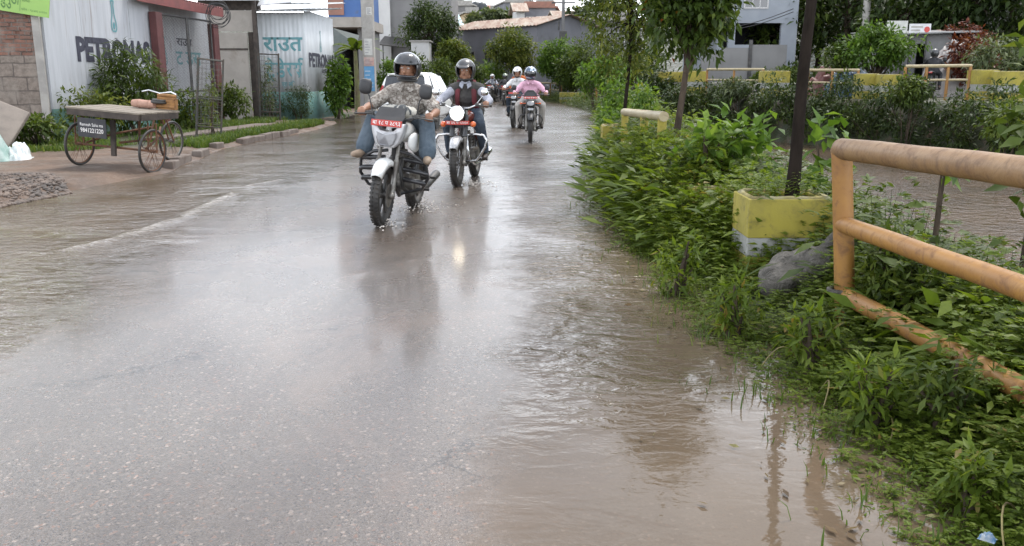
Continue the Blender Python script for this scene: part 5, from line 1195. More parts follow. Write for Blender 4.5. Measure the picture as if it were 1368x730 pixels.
shrub('bush', 'bright green bush spilling over the pale railing beyond the slender tree', 'bush', (2.35, 17.6, .85), (.65, .6, .75), 34, 44, .13, 'leaf_bright', .4, None, 6, 44, -.05)
shrub('bush', 'leafy bush at the foot of the slender tree', 'bush', (1.95, 15.9, .55), (.55, .5, .55), 26, 40, .11, 'leaf_bright', .4, None, 5, 45, -.12)
mu = shrub('mulberry_plant', 'bushy mulberry plant with bright young leaves behind the nearest planter', 'plant', (2.02, 7.9, .72), (.52, .42, .52), 34, 14, .13, 'leaf_bright', .62, None, 7, 46, .0, .3)
shrub('mulberry_plant', 'single tall mulberry shoot with big leaves, left of the bushy mulberry', 'plant', (px_x(948, 160, 7.7), 7.7, .95), (.14, .12, .24), 6, 5, .15, 'leaf_bright', .72, None, 3, 47, .2, .35)
shrub('climbing_plant', 'sparse broad leaved plant between the dark leaning trunk and the railing', 'plant', (px_x(1108, 190, 6.7), 6.7, .85), (.26, .2, .42), 15, 4, .15, 'leaf_bright', .7, None, 4, 48, -.15, .35)
shrub('climbing_plant', 'small bright sprig peeping over the worn top of the nearest railing', 'plant', (px_x(1262, 205, 5.0), 5.0, .92), (.10, .1, .10), 5, 4, .11, 'leaf_bright', .6, None, 2, 49, .25)
shrub('climbing_plant', 'broad leaved sapling at the right edge beyond the nearest railing', 'plant', (2.83, 4.55, 1.2), (.3, .3, .62), 22, 9, .11, 'leaf_mid', .55, None, 4, 50, .1)

# ------------------------------------------------------------------ weeds: stems with leaves, three habits, copied with variation into one mass
def weed_fern(rng, h=.5, nb_=13):
    Vs, Ts, Qs, off = [], [], [], 0
    for k in range(nb_):
        f = (k+1)/nb_; a = k*2.4+rng.uniform(-.3, .3); out_ = np.array([math.cos(a), math.sin(a), .55-.5*(1-f)]); L = .20*(1.15-f*.7)*rng.uniform(.8, 1.2)
        root = np.array([.03*math.sin(f*4), .03*math.cos(f*3), h*f]); ts = np.linspace(.25, 1, 5)
        pos = np.concatenate([root+out_*L*t-np.array([0, 0, .06*t*t])*1.0+0*ts[0] for t in ts for _ in (0, 1, 2)]).reshape(-1, 3)
        sd = np.array([-math.sin(a), math.cos(a), 0]); dd = np.array([v for t in ts for v in (out_*.8+sd, out_*.8-sd, out_+np.array([0, 0, .2]))])
        sz = np.array([v for t in ts for v in (.05*(1.25-t*.6), .05*(1.25-t*.6), .045)])
        V, T = leaf_geo(pos, dd, sz, .36, .2, .2, rng); q = np.repeat(np.clip(rng.normal(.42+.25*f, .13, len(pos)), 0, 1), 5)
        Vs.append(V); Ts.append(T+off); Qs.append(q); off += len(V)
    return np.concatenate(Vs), np.concatenate(Ts), np.concatenate(Qs)
def weed_broad(rng, h=.42, n=9, ls=.095, asp=.5):
    pos, dd, sz, q = [], [], [], []
    for k in range(n):
        f = (k+.6)/n
        for s_ in (0, 1, 2):
            a = k*1.57+s_*2.09+rng.uniform(-.3, .3); pos.append((.02*math.sin(k), .02*math.cos(k), h*f)); dd.append((math.cos(a), math.sin(a), .35*f)); sz.append(ls*(1.2-f*.6)*rng.uniform(.7, 1.15)); q.append(np.clip(rng.normal(.35+.35*f, .12), 0, 1))
    pos = np.array(pos)+unit(np.array(dd))*.035
    V, T = leaf_geo(pos, np.array(dd), np.array(sz), asp, .3, .35, rng); return V, T, np.repeat(np.array(q), 5)
def weed_low(rng):
    n = 34; a = rng.uniform(0, 6.28, n); r_ = rng.uniform(0, .14, n); pos = np.stack([r_*np.cos(a), r_*np.sin(a), rng.uniform(.01, .10, n)], -1); d = np.stack([np.cos(a), np.sin(a), rng.uniform(-.2, .8, n)], -1)
    V, T = leaf_geo(pos, d, rng.uniform(.03, .055, n), .34, .2, .2, rng); return V, T, np.repeat(np.clip(rng.normal(.45, .2, n), 0, 1), 5)
rw = np.random.default_rng(77)
TPL = [[weed_fern(rw, .5, 13) for _ in range(5)], [weed_broad(rw) for _ in range(5)], [weed_low(rw) for _ in range(5)], [weed_broad(rw, .5, 7, .145, .5) for _ in range(4)]]
def stemgeo(h):
    a = np.array([0, 2.09, 4.18]); r0 = .0028
    V = np.concatenate([np.stack([r0*np.cos(a), r0*np.sin(a), 0*a-.03], -1), np.stack([r0*.5*np.cos(a), r0*.5*np.sin(a), 0*a+h], -1)]); return V, np.array([[0, 1, 4], [0, 4, 3], [1, 2, 5], [1, 5, 4], [2, 0, 3], [2, 3, 5]]), np.full(6, .2)
def scatter(pts, hs, kinds, rng, tilt=.16):
    Vs, Ts, Qs, off = [], [], [], 0
    for p, h, kd in zip(pts, hs, kinds):
        V, T, q = TPL[kd][rng.integers(len(TPL[kd]))]
        if kd != 2: sV, sT, sq = stemgeo(.46); V, T, q = np.concatenate([V, sV]), np.concatenate([T, sT+len(V)]), np.concatenate([q, sq])
        s = h/(.5 if kd != 2 else .14); a = rng.uniform(0, 6.28); c, s_ = math.cos(a), math.sin(a); sw = s if kd == 2 else s**.6
        W = np.stack([(V[:, 0]*c-V[:, 1]*s_)*sw, (V[:, 0]*s_+V[:, 1]*c)*sw, V[:, 2]*s], -1)
        tx, ty = rng.normal(0, tilt, 2); W[:, 0] += W[:, 2]*tx; W[:, 1] += W[:, 2]*ty
        Vs.append(W+p); Ts.append(T+off); Qs.append(np.clip(q+rng.normal(0, .09), 0, 1)); off += len(V)
    return np.concatenate(Vs), np.concatenate(Ts), np.concatenate(Qs)
def weed_zone(n, y0, y1, t0, t1, hf, kf, rng, name, label, mat):
    y = rng.uniform(y0, y1, n); t = t0+(t1-t0)*rng.random(n); x = e_r(y)+t+(vnoise(y*0+2, y, 1.7)-.5)*.25
    z = hgt(x, y)-.015; keep = z > -.78
    x, y, z, t = x[keep], y[keep], z[keep], t[keep]; h = hf(x, y, t)*rng.uniform(.6, 1.25, len(x)); k = kf(x, y, t, rng)
    V, T, q = scatter(np.stack([x, y, z], -1), h, k, rng); o = link_mesh(name, npmesh(name, V, T, q), MT[mat]); return tag(o, label, 'weeds', None, 'stuff')
def pick(pr): return lambda x, y, t, rng: rng.choice(4, len(x), p=pr)
hn = lambda x, y, t: np.minimum((.09+.36*sstep(.12, .9, t)*(.35+1.3*vnoise(x, y, 2.0)))*(1-.8*np.exp(-((x-1.72)/.46)**2-((y-5.3)/.65)**2)), .16+.55*np.abs(x-1.72)+.35*sstep(4.7, 6, y))
weed_zone(1450, 1.75, 7.0, .02, 1.2, hn, pick([.52, .32, .10, .06]), rw, 'weeds', 'dense fresh green weeds between the puddle and the thick railing', 'leaf_weed')
weed_zone(720, 1.75, 7.2, -.02, .42, lambda x, y, t: .07+.07*t, pick([0, .1, .9, 0]), rw, 'weeds', 'low creeping weeds at the water edge in the foreground', 'leaf_weed')
weed_zone(900, 2.4, 7.5, 1.15, 2.5, lambda x, y, t: (.40+.4*vnoise(x, y, 1.3))*(1-.45*sstep(1.3, 1.9, t))*(.75+.25*sstep(3.6, 4.6, y)), pick([.25, .45, .05, .25]), rw, 'weeds', 'dark leafy weeds on the river side of the thick railing', 'leaf_mid')
weed_zone(1700, 6.2, 14, .10, .95, lambda x, y, t: (.16+.58*sstep(.08, .6, t)*(.5+.9*vnoise(x, y, 1.1)))*(1-.72*np.exp(-((x-1.62)/.34)**2-((y-6.7)/.75)**2)), pick([.64, .20, .16, 0]), rw, 'weeds', 'bushy weeds along the road edge before the pale railing', 'leaf_weed')
weed_zone(620, 7.2, 15, .7, 2.3, lambda x, y, t: .45+.3*vnoise(x, y, .8), pick([.75, .22, .0, .03]), rw, 'weeds', 'grey green feathery weeds covering the bank behind the planters', 'leaf_grey')
weed_zone(1000, 14, 34, .15, 1.9, lambda x, y, t: .2+.5*sstep(.05, .8, t)*(.5+.9*vnoise(x, y, .7)), pick([.6, .28, .1, .02]), rw, 'weeds', 'mixed weeds along the far stretch of the road edge', 'leaf_weed')
weed_zone(500, 34, 66, .0, 1.7, lambda x, y, t: .4+.4*vnoise(x, y, .5), pick([.4, .4, 0, .2]), rw, 'weeds', 'distant weeds on the outer side of the road bend', 'leaf_mid')
def gr_edge(n):
    y = rw.uniform(1.8, 12, n); x = e_r(y)+rw.normal(.12, .16, n)+(vnoise(y*0+2, y, 1.7)-.5)*.25; return np.stack([x, y, np.maximum(hgt(x, y), -.004)-.01], -1)
V, T, q = blades(1300, gr_edge, .08, .0035, rw); tag(link_mesh('grass', npmesh('grass', V, T, q), MT['leaf_grass']), 'thin grass blades standing in the edge of the puddle', 'grass', None, 'stuff')
# trodden stalks lying across the mud, a few floating leaves
b = MB()
for k in range(9):
    y = rw.uniform(1.9, 6.5); x = float(e_r(y))+rw.uniform(.0, .6); a = rw.uniform(0, 6.28); L = rw.uniform(.15, .5); z = max(float(hgt(x, y)), 0)+.01
    hq = rw.uniform(.03, .12); b.tube([(x+L*f*math.cos(a+.5*f), y+L*f*math.sin(a+.5*f), z+hq*math.sin(PI*f)) for f in np.linspace(0, 1, 9)], [.0032]*7+[.0025, .0015], 5)
tag(b.build('dry_stalks', surf('stalk', (.22, .19, .07), (.13, .10, .05), rough=.8)), 'bent dry stalks lying among the foreground weeds', 'stalks', None, 'stuff')
pl_ = G(1320, 712, .12)
heap('plastic_wrapper', 'small blue and white plastic wrapper in the weeds at the bottom right', (pl_.x, pl_.y, pl_.z-.03), (.022, .018), .02, surf('wrapper', (.03, .11, .22), (.25, .27, .28), scale=40, rough=.3), 6, 'wrapper', 22)

def in_planters(n):
    c = [(px_x(1058, 290, 5.8), 6.03, P(1050, 263, 5.8).z-.02), (px_x(967, 270, 7.3), 7.6, P(960, 249, 7.3).z-.02), (px_x(987, 240, 8.3), 8.6, P(960, 239, 8.3).z-.02)]; k = rw.integers(0, 3, n); a = np.array(c)[k]
    return a+np.stack([rw.uniform(-.22, .22, n), rw.uniform(-.22, .22, n), np.zeros(n)], -1)
pp3 = in_planters(46); V, T, q = scatter(pp3, rw.uniform(.07, .22, 46), rw.choice([0, 1, 2], 46), rw); tag(link_mesh('weeds', npmesh('weeds', V, T, q), MT['leaf_weed']), 'small weeds sprouting from the soil of the yellow planters', 'weeds', None, 'stuff')

for i, (px, Y, h_, r_, mt_, lb) in enumerate(((905, 8.2, .78, .34, 'leaf_grey', 'tall grey green feathery weed clump left of the second yellow planter'), (868, 9.6, .80, .34, 'leaf_mid', 'bushy weed clump leaning over the flooded edge before the pale railing'), (1196, 4.5, .66, .2, 'leaf_mid', 'leafy weed climbing behind the nearest railing post'), (1240, 4.3, .62, .26, 'leaf_mid', 'dark leafy weed bush behind the middle of the nearest railing'))):
    p = P(px, 300, Y); z = float(hgt(p.x, Y)); shrub('weed_clump', lb, 'plant', (p.x, Y, z+h_*.52), (r_, r_*.8, h_*.5), 34, 26, .075, mt_, .34, None, 7, 700+i, .05, .2)
for i, (px, py, h_, r_, mt_, lb) in enumerate(((985, 425, .36, .17, 'leaf_weed', 'upright light green weed tuft at the water edge left of the grey sack'), (1085, 470, .34, .16, 'leaf_weed', 'upright green weed tuft between the puddle and the foot of the nearest post'), (1170, 545, .32, .15, 'leaf_weed', 'fresh weed tuft under the low rail in the foreground'), (1265, 560, .36, .15, 'leaf_mid', 'darker weed tuft under the low rail at the right edge'), (1300, 650, .26, .12, 'leaf_weed', 'weed tuft nearest the bottom right corner'), (905, 375, .42, .2, 'leaf_weed', 'bright weed tuft leaning over the flooded edge left of the planters'))):
    p = G(px, py, .1); z = float(hgt(p.x, p.y)); shrub('weed_clump', lb, 'plant', (p.x, p.y, z+h_*.55), (r_, r_*.8, h_*.55), 26, 14, .07, mt_, .3, None, 7, 720+i, .08, .12)
# fallen and floating leaves, twigs and scraps of straw on the mud and the water
n = 420; y = rw.uniform(1.8, 14, n); x = e_r(y)+rw.normal(-.02, .22, n); z = np.maximum(hgt(x, y), 0)+.012; a = rw.uniform(0, 6.28, n)
V, T = leaf_geo(np.stack([x, y, z], -1), np.stack([np.cos(a), np.sin(a), rw.normal(0, .05, n)], -1), rw.uniform(.02, .06, n), .4, .05, .02, rw)
V[:, 2] = np.maximum(V[:, 2], .007)
tag(link_mesh('fallen_leaves', npmesh('fallen_leaves', V, T, np.repeat(rw.random(n), 5)), leafmat('leaf_dead', (.05, .032, .018), (.12, .075, .03), (.16, .15, .05), .1)), 'brown and yellow leaves washed up along the muddy water edge', 'leaves', None, 'stuff')
# ================================================================== far bank of the river
hd_ = MB(); rh = np.random.default_rng(91); cs, rs, ls = [], [], []
yv = np.concatenate([np.linspace(15, 40, 150), np.linspace(40, 64, 40)])
for y in yv:
    x = float(fb(y)); top = .98+.6*float(vnoise(x, y, .55))
    for k in range(2): cs.append((x-.75+rh.uniform(-.5, .7), y+rh.uniform(-.3, .3), rh.uniform(-.55, top))); rs.append((rh.uniform(.3, .5), rh.uniform(.3, .5), rh.uniform(.22, .36)))
V, T, q = clumps(cs, rs, 120, .16, .36, .35, rh, .35)
zf = np.clip((V[:, 2]+.6)/1.6, 0, 1); 
h = thing('hedge', 'long dark overgrown hedge hanging over the far bank of the brown river', 'hedge', (10, 30, -.7)); link_mesh('foliage', npmesh('foliage', V-np.array([10, 30, -.7]), T, q), MT['leaf_dark'], h)
b = MB()
for c in cs[::3]: b.tube([(c[0]+.7-10, c[1]-30, .2), (c[0]-10, c[1]-30, c[2]+.7)], [.025, .008], 5)
b.build('stem', MT['bark'], h)
for i, (px, py, Y, r, mat, lab) in enumerate((
        (1215, 122, 25.2, .62, 'leaf_mid', 'mid green bush rising from the hedge below the far railing by the shack'),
        (1345, 165, 21.5, .8, 'leaf_mid', 'large grey green bush at the right edge above the river'),
        (985, 118, 33, .6, 'leaf_grey', 'grey green bush in the hedge below the scrap heap'),
        (905, 130, 34, .8, 'leaf_dark', 'dark bush at the left end of the far hedge'),
        (1330, 78, 27.6, .95, 'leaf_grey', 'grey green shrub above the far yellow planters at the right edge'))):
    p = P(px, py, Y); shrub('bush', lab, 'bush', tuple(p), (r, r, r*.8), 34, 44, .17, mat, .36, None, 6, 60+i, .02)
def vpost(px, Y, z): p = P(px, 100, Y); return Vector((p.x, Y, z))
BZ = .75
def frail(lab, pa, Ya, pb, Yb, ya, yb, n):
    a, c = P(pa, ya, Ya), P(pb, yb, Yb); e2 = (a-Vector((0, 0, .42)), c-Vector((0, 0, .42)))
    return railing(lab, [(a, c), e2], [i/n for i in range(n+1)], (.05, .036), ('pipe_pale', 'pipe_pale', 'pipe_yellow'), -.2)
frail('pale far railing in front of the grey shack', 1210, 27.4, 1297, 26.6, 89, 88, 3)
frail('pale far railing behind the dark leaning trunk', 1080, 31.0, 1147, 29.4, 94, 94, 2)
frail('pale far railing below the blue grey house', 945, 36.5, 1020, 33.8, 93, 93, 2)
frail('distant pale railing on the outer side of the road bend', 722, 61, 750, 56, 111, 112, 2)
frail('distant pale railing end right of the yellow planter at the road bend', 781, 47, 797, 42, 112, 114, 1)
k = 0
for (pa, pb, Y, yt_, lab) in ((1306, 1336, 26.2, 96, 'far planter with yellow and white bands at the end of the railing by the shack'), (1340, 1372, 25.4, 98, 'far yellow and white planter at the right edge of the view'),
                         (1020, 1056, 33, 97, 'far yellow planter between the two pale railings left of the dark trunk'), (1150, 1176, 29, 101, 'far yellow planter under the round bright tree'), (1180, 1206, 28.3, 102, 'far yellow planter left of the railing by the shack'),
                         (880, 912, 38, 98, 'far yellow planter behind the mango like tree trunk'), (914, 944, 37.4, 97, 'far yellow planter at the left end of the railing below the blue grey house')):
    a, c = P(pa, yt_, Y), P(pb, yt_, Y); planter(lab, a.x, c.x, Y, .6, max(a.z-.62, .35), 'yellow and white concrete planters', .66)
planter('distant low yellow planter at the road bend', P(748, 122, 52).x, P(782, 122, 52).x, 52, .6, .62)
# scrap and parked machine glimpsed behind the railings
sc_ = MB(); rsx = random.Random(9)
for i in range(26): sc_.box((rsx.uniform(-.9, .9), rsx.uniform(-.3, .3), rsx.uniform(.05, .5)), (rsx.uniform(.2, .8), rsx.uniform(.03, .1), rsx.uniform(.02, .08)), (rsx.uniform(-.3, .3), rsx.uniform(-.5, .5), rsx.uniform(0, 3)))
p = P(992, 104, 36.5); tag(sc_.build('scrap_heap', MT['concrete'], None, (p.x, 37.6, float(hgt(p.x, 37.6)))), 'heap of pale scrap boards behind the railing below the blue grey house', 'scrap')
p = P(1136, 95, 32); o = heap('tarpaulin', 'blue tarpaulin heap behind the railing right of the dark trunk', (p.x, 32, float(hgt(p.x, 32))), (.9, .5), 1.0, surf('tarp_blue', (.03, .07, .13), (.05, .10, .18), scale=4, rough=.45), 7, 'tarpaulin', 30)
p = P(1105, 95, 32.6); o = heap('tarpaulin', 'dull red tarpaulin heap left of the blue one', (p.x, 32.6, float(hgt(p.x, 32.6))), (.8, .45), .95, surf('tarp_red', (.11, .035, .03), (.15, .055, .045), scale=4, rough=.5), 8, 'tarpaulin', 30)
# shack with signboards, rider in the dark, tarpaulin
MT['zinc'] = surf('zinc', (.21, .21, .21), (.16, .16, .16), scale=2, rough=.5, dirt=(.14, .10, .08), ds=2, dlo=.5)
ps = P(1212, 100, 33.5); zs = float(hgt(ps.x, 33.5)); xr = P(1266, 100, 33.5).x; xm = P(1231, 100, 33.5).x; zt = P(1240, 46, 33.5).z
s = thing('shack', 'small grey sheet metal shack with a dark doorway across the river', 'shack', (ps.x, 33.5, zs)); M0 = Matrix.Translation((0, 0, 0))
b = MB(); w_ = xr-ps.x; dr0, dr1 = P(1221, 100, 33.5).x-ps.x, P(1233, 100, 33.5).x-ps.x; hh = zt-zs
b.b2(-.9, dr0, 0, .08, -.3, hh); b.b2(dr1, w_, 0, .08, -.3, hh); b.b2(dr0, dr1, 0.01, .07, hh-.35, hh-.001); b.b2(-.9, -.82, .08, 2.6, -.3, hh); b.b2(w_-.08, w_, .08, 2.6, -.3, hh); b.b2(-.82, w_-.08, 2.5, 2.58, -.3, hh)
b.build('wall', MT['zinc'], s)
b = MB(); b.box((w_*.35, 1.1, hh+.12), (w_+2.0, 3.4, .05), (.06, -.03, 0)); b.build('roof', MT['zinc'], s)
for j, (xa, ya, xb, yb, col, lab) in enumerate(((1184, 28, 1213, 46, (.5, .5, .46), 'blank pale signboard above the round bright tree'), (1214, 32, 1244, 45, (.6, .6, .6), 'white signboard with a red roundel on the shack roof'))):
    a, c = P(xa, yb, 33.2), P(xb, ya, 33.2); g = thing('signboard', lab, 'sign', (a.x, 33.2, zs)); w_b = c.x-a.x
    b = MB(); b.b2(0, w_b, -.02, .02, a.z-zs, c.z-zs); b.build('board', surf('board_white', col, tuple(v*.85 for v in col), rough=.5, dirt=(.3, .28, .24)), g)
    b = MB()
    for xx in (.1, w_b-.1): b.cyl((xx, .05, 0), (xx, .05, c.z-zs-.02), .03, None, 8)
    b.build('post', MT['dark_metal'], g)
    b = MB(); zc = (a.z+c.z)/2-zs; hb_ = (c.z-a.z)
    if j:
        b.cyl((w_b*.82, -.02, zc-.03), (w_b*.82, -.028, zc-.03), hb_*.3, None, 18); b.build('roundel', MT['plate_red'], g); b = MB()
        b.b2(w_b*.08, w_b*.62, -.026, -.02, zc+.03, zc+.09); b.b2(w_b*.08, w_b*.5, -.026, -.02, zc-.09, zc-.03); b.build('faded_lettering', MT['concrete'], g)
pr_ = P(1246, 100, 30.5); zr = float(hgt(pr_.x, 30.5)); yr_ = R(60)
moto('dark motorcycle stopped across the river in front of the shack', (pr_.x, 30.5, zr), R(150), dict(front='mask', tank='black_paint', fender='black_plastic'), 'motorcycles across the river')
person('person in a dark jacket sitting with their back to us, in front of the shack', (pr_.x, 30.5, zr), R(150), 'black_cloth', 'black_cloth', 'leather', 'helmet_matte', 'open', RIDE, 'long', None, .02, 'people across the river')
p = P(1272, 88, 32); heap('tarpaulin', 'pale tarpaulin draped over a pile right of the shack', (p.x, 32.2, float(hgt(p.x, 32.2))), (1.3, .8), 1.7, surf('tarp_pale', (.36, .33, .31), (.28, .26, .25), scale=3, rough=.6), 9, 'tarpaulin', 40)
p = P(1302, 76, 31); shrub('bush', 'red and orange leaved bush right of the pale tarpaulin', 'bush', tuple(p), (1.15, .9, 1.15), 44, 46, .2, 'leaf_red', .4, None, 7, 71)
p = P(1290, 58, 34); shrub('bush', 'dark red bush on the slope behind the shack', 'bush', tuple(p), (1.3, 1, .9), 34, 46, .2, 'leaf_red', .4, None, 7, 72, -.2)
p = P(1172, 66, 30.6); tree('round_tree', 'round bright green tree in front of the shack across the river', (p.x, 30.6), (p.x, 30.6, 1.4), tuple(p), (1.55, 1.2, 1.0), 60, 60, .2, 'leaf_bright', .07, .4, None, 73, 'bark', .3, -.8, -.18, .1, (.2, .36))
p = P(1120, 82, 31.2); shrub('bush', 'small dark bush left of the round bright tree', 'bush', tuple(p), (.8, .7, .7), 26, 40, .18, 'leaf_mid', .4, None, 5, 74, -.1)
cp_ = P(1158, 10, 41); b = MB(); b.cyl((0, 0, 0), (0, 0, 9), .19, .13, 14); o = thing('concrete_pole', 'pale concrete pole standing among the dark trees across the river', 'pole', (cp_.x, 41, float(hgt(cp_.x, 41))-.3)); b.build('shaft', MT['concrete'], o)
b = MB(); b.box((0, 0, 8.3), (1.6, .1, .1)); b.build('crossarm', MT['dark_metal'], o)
# dark wood on the slope: each tree on its own
rt = random.Random(12)
spots = [(1052, 47, 2.6), (1092, 50, 3.2), (1130, 46, 2.8), (1175, 52, 3.4), (1215, 48, 3.1), (1262, 45, 3.0), (1310, 50, 3.5), (1345, 42, 2.8), (1390, 46, 3.4), (1150, 60, 4), (1240, 62, 4.2), (1330, 62, 4.2), (1080, 64, 3.6), (1420, 36, 2.8), (1200, 41, 2.2), (1290, 39, 2.2)]
for i, (px, Y, r) in enumerate(spots):
    x = P(px, 60, Y).x; z = float(hgt(x, Y)); hgt_c = z+r*1.05+rt.uniform(.3, 1.4)
    tree('dark_tree', 'dark evergreen tree in the wood on the slope across the river', (x, Y), (x, Y, z+r*1.5), (x, Y, hgt_c), (r, r*.9, r*1.05), 46, 60, .38, 'leaf_dark' if i % 4 else 'leaf_mid', .16, .4, 'dark trees on the slope across the river', 200+i, 'bark', .35, -.9, -.08, .3, (.22, .38))
for i, (px, Y, r) in enumerate([(1108, 40, 1.1), (1070, 41, 1.0), (1150, 40, 1.1), (1190, 39, 1.2), (1235, 38, 1.2), (1330, 36, 1.4), (1365, 33, 1.3), (1375, 38, 1.6)]):
    x = P(px, 60, Y).x; shrub('bush', 'dark undergrowth bush at the foot of the wooded slope', 'bush', (x, Y, float(hgt(x, Y))+r*.6), (r, r*.8, r*.8), 26, 46, .28, 'leaf_dark', .4, 'undergrowth bushes below the wooded slope', 5, 300+i)
# ------------------------------------------------------------------ houses
MT['house_blue'] = surf('house_blue', (.29, .31, .34), (.25, .27, .30), scale=1, rough=.8, dirt=(.27, .29, .31), ds=.9)
MT['house_grey'] = surf('house_grey', (.22, .22, .24), (.185, .185, .2), scale=.8, rough=.85, dirt=(.13, .12, .12), ds=.8)
MT['house_cement'] = surf('house_cement', (.21, .205, .20), (.175, .17, .167), scale=.8, rough=.9, dirt=(.16, .15, .14), ds=.7, bmp=.2, bs=8)
MT['house_cream'] = surf('house_cream', (.50, .37, .22), (.45, .34, .21), scale=.8, rough=.85)
MT['house_brick'] = surf('house_brick', (.30, .15, .11), (.24, .13, .10), scale=2, rough=.9)
MT['house_white'] = surf('house_white', (.56, .55, .53), (.48, .47, .46), scale=.8, rough=.85)
MT['paint_blue'] = surf('paint_blue', (.04, .10, .26), (.05, .12, .30), scale=1, rough=.6, dirt=(.10, .11, .14), ds=2)
MT['paint_yellow'] = surf('paint_yellow', (.5, .37, .10), (.44, .33, .1), rough=.7)
MT['rust_roof'] = surf('rust_roof', (.33, .25, .19), (.20, .11, .075), scale=.9, rough=.65, dirt=(.42, .38, .32), ds=.8, dlo=.5, dhi=.6, sc=(2.2, .3, 1))
MT['blue_roof'] = surf('blue_roof', (.33, .45, .47), (.40, .5, .52), scale=1, rough=.5)
MT['inside_shade_paint'] = surf('inside_shade_paint', (.03, .03, .035), (.02, .02, .025), rough=.9)  # near black, paints in the shade of room and doorway interiors
MT['tank_black'] = surf('tank_black', (.03, .035, .04), (.045, .05, .055), rough=.4)
def win(parent, x, z, w_, h_, y, fm='house_white'):
    b = MB(); b.b2(x-w_/2-.07, x+w_/2+.07, y-.05, y+.02, z-h_/2-.07, z-h_/2); b.b2(x-w_/2-.07, x+w_/2+.07, y-.05, y+.02, z+h_/2, z+h_/2+.07); b.b2(x-w_/2-.07, x-w_/2, y-.05, y+.02, z-h_/2, z+h_/2); b.b2(x+w_/2, x+w_/2+.07, y-.05, y+.02, z-h_/2, z+h_/2)
    for f in ((-.17, .17) if w_ > 1 else (0,)): b.b2(x+w_*f-.025, x+w_*f+.025, y-.04, y+.02, z-h_/2, z+h_/2)
    o = b.build('window', MT[fm], parent); g = MB(); g.b2(x-w_/2, x+w_/2, y-.025, y-.012, z-h_/2, z+h_/2); g.build('pane', MT['glass_dark'], o); return o
# blue grey house: walls built round a real opening, its shade painted on the inner faces
YH = 45.0; xa = P(958, 80, YH).x; xb = P(1062, 80, YH).x; zg = float(hgt((xa+xb)/2, YH)); hz0 = P(1000, 90, YH).z; W_ = xb-xa
hs = thing('house', 'blue grey two storey house with a wide dark ground floor opening, across the river', 'house', (xa, YH, hz0-.3)); ZZ = lambda py, px=1000: P(px, py, YH).z-(hz0-.3); XX = lambda px: P(px, 50, YH).x-xa
o0, o1, zo0, zo1 = XX(982), XX(1043), ZZ(60), ZZ(31)
b = MB(); b.b2(o0-.35, o0, 0, .25, -1, zo1); b.b2(o1, W_, 0, .25, -1, zo1); b.b2(0, W_, 0.0, .25, zo1, 8.5); b.b2(-.0, .25, .25, 9, -1, 8.5); b.b2(W_-.25, W_, .25, 9, -1, 8.5); b.b2(.25, W_-.25, 8.75, 9, -1, 8.5); b.b2(o0, o1, .01, .24, -1, zo0); b.build('wall', MT['house_blue'], hs)
b = MB(); b.b2(.25, W_-.25, 3.2, 3.4, -1, zo1+.5); b.b2(.25, W_-.25, .3, 3.2, zo1+.001, zo1+.2); b.build('inner_room', MT['inside_shade_paint'], hs)
b = MB(); b.b2(-.9, W_+.3, -.5, 9.3, 8.5, 8.75); b.build('roof', MT['concrete'], hs)
b = MB(); b.b2(-2.6, XX(966), -.9, .0, ZZ(30)-.1, ZZ(30)+.1); b.b2(XX(964), XX(968), -.9, -.8, ZZ(30)+.1, 8.4); b.b2(-2.6, -2.5, -.9, -.8, ZZ(30)+.1, 8.4); b.build('balcony', MT['paint_yellow'], hs)
b = MB(); b.b2(-2.6, -.01, .1, 6, ZZ(30)+.1, 8.4); b.build('balcony_room', MT['house_blue'], hs)
for (pa, pb, ya, yb) in ((945, 970, -14, 12), (993, 1022, -12, 10)): win(hs, (XX(pa)+XX(pb))/2, (ZZ(ya)+ZZ(yb))/2, XX(pb)-XX(pa), ZZ(ya)-ZZ(yb), 0 if pa > 950 else .1)
gw = thing('wall', 'stepped grey garden wall in front of the blue grey house', 'wall', (P(940, 80, 42).x, 42, float(hgt(11, 42))-.2)); o_ = Vector(gw.location)
b = MB()
for (pa, pb, yt_) in ((938, 966, 70), (966, 1003, 64), (1003, 1052, 60)): A_, C_ = P(pa, yt_, 42), P(pb, yt_, 42); b.b2(A_.x-o_.x, C_.x-o_.x, 0, .2, 0, A_.z-o_.z)
b.build('masonry', MT['house_cement'], gw)
b = MB(); A_ = P(1003, 58, 42); b.b2(A_.x-o_.x-.08, A_.x-o_.x+.08, -.06, .0, 0, A_.z-o_.z+.15); b.build('drain_pipe', MT['dark_metal'], gw)
for i, (px, Y, r) in enumerate(((1022, 40.5, .75), (1048, 40, .8), (930, 41, .7))):
    p = P(px, 85, Y); shrub('bush', ('mid green bush before the right part of the stepped wall', 'dull green bush at the right end of the stepped wall', 'green bush at the left end of the stepped wall')[i], 'bush', (p.x, Y, float(hgt(p.x, Y))+.6), (r, r, r*.8), 26, 44, .2, 'leaf_mid', .4, None, 5, 320+i)
cb = MB()
for k in range(2):
    a, c = P(905, 30+k*3, 44), P(1060, 12+k*4, 40); cb.tube([a+(c-a)*(i/12)-Vector((0, 0, .5*math.sin(PI*i/12))) for i in range(13)], .018, 5)
tag(cb.build('power_cable', MT['black_plastic']), 'pair of sagging black cables crossing in front of the blue grey house', 'cable')
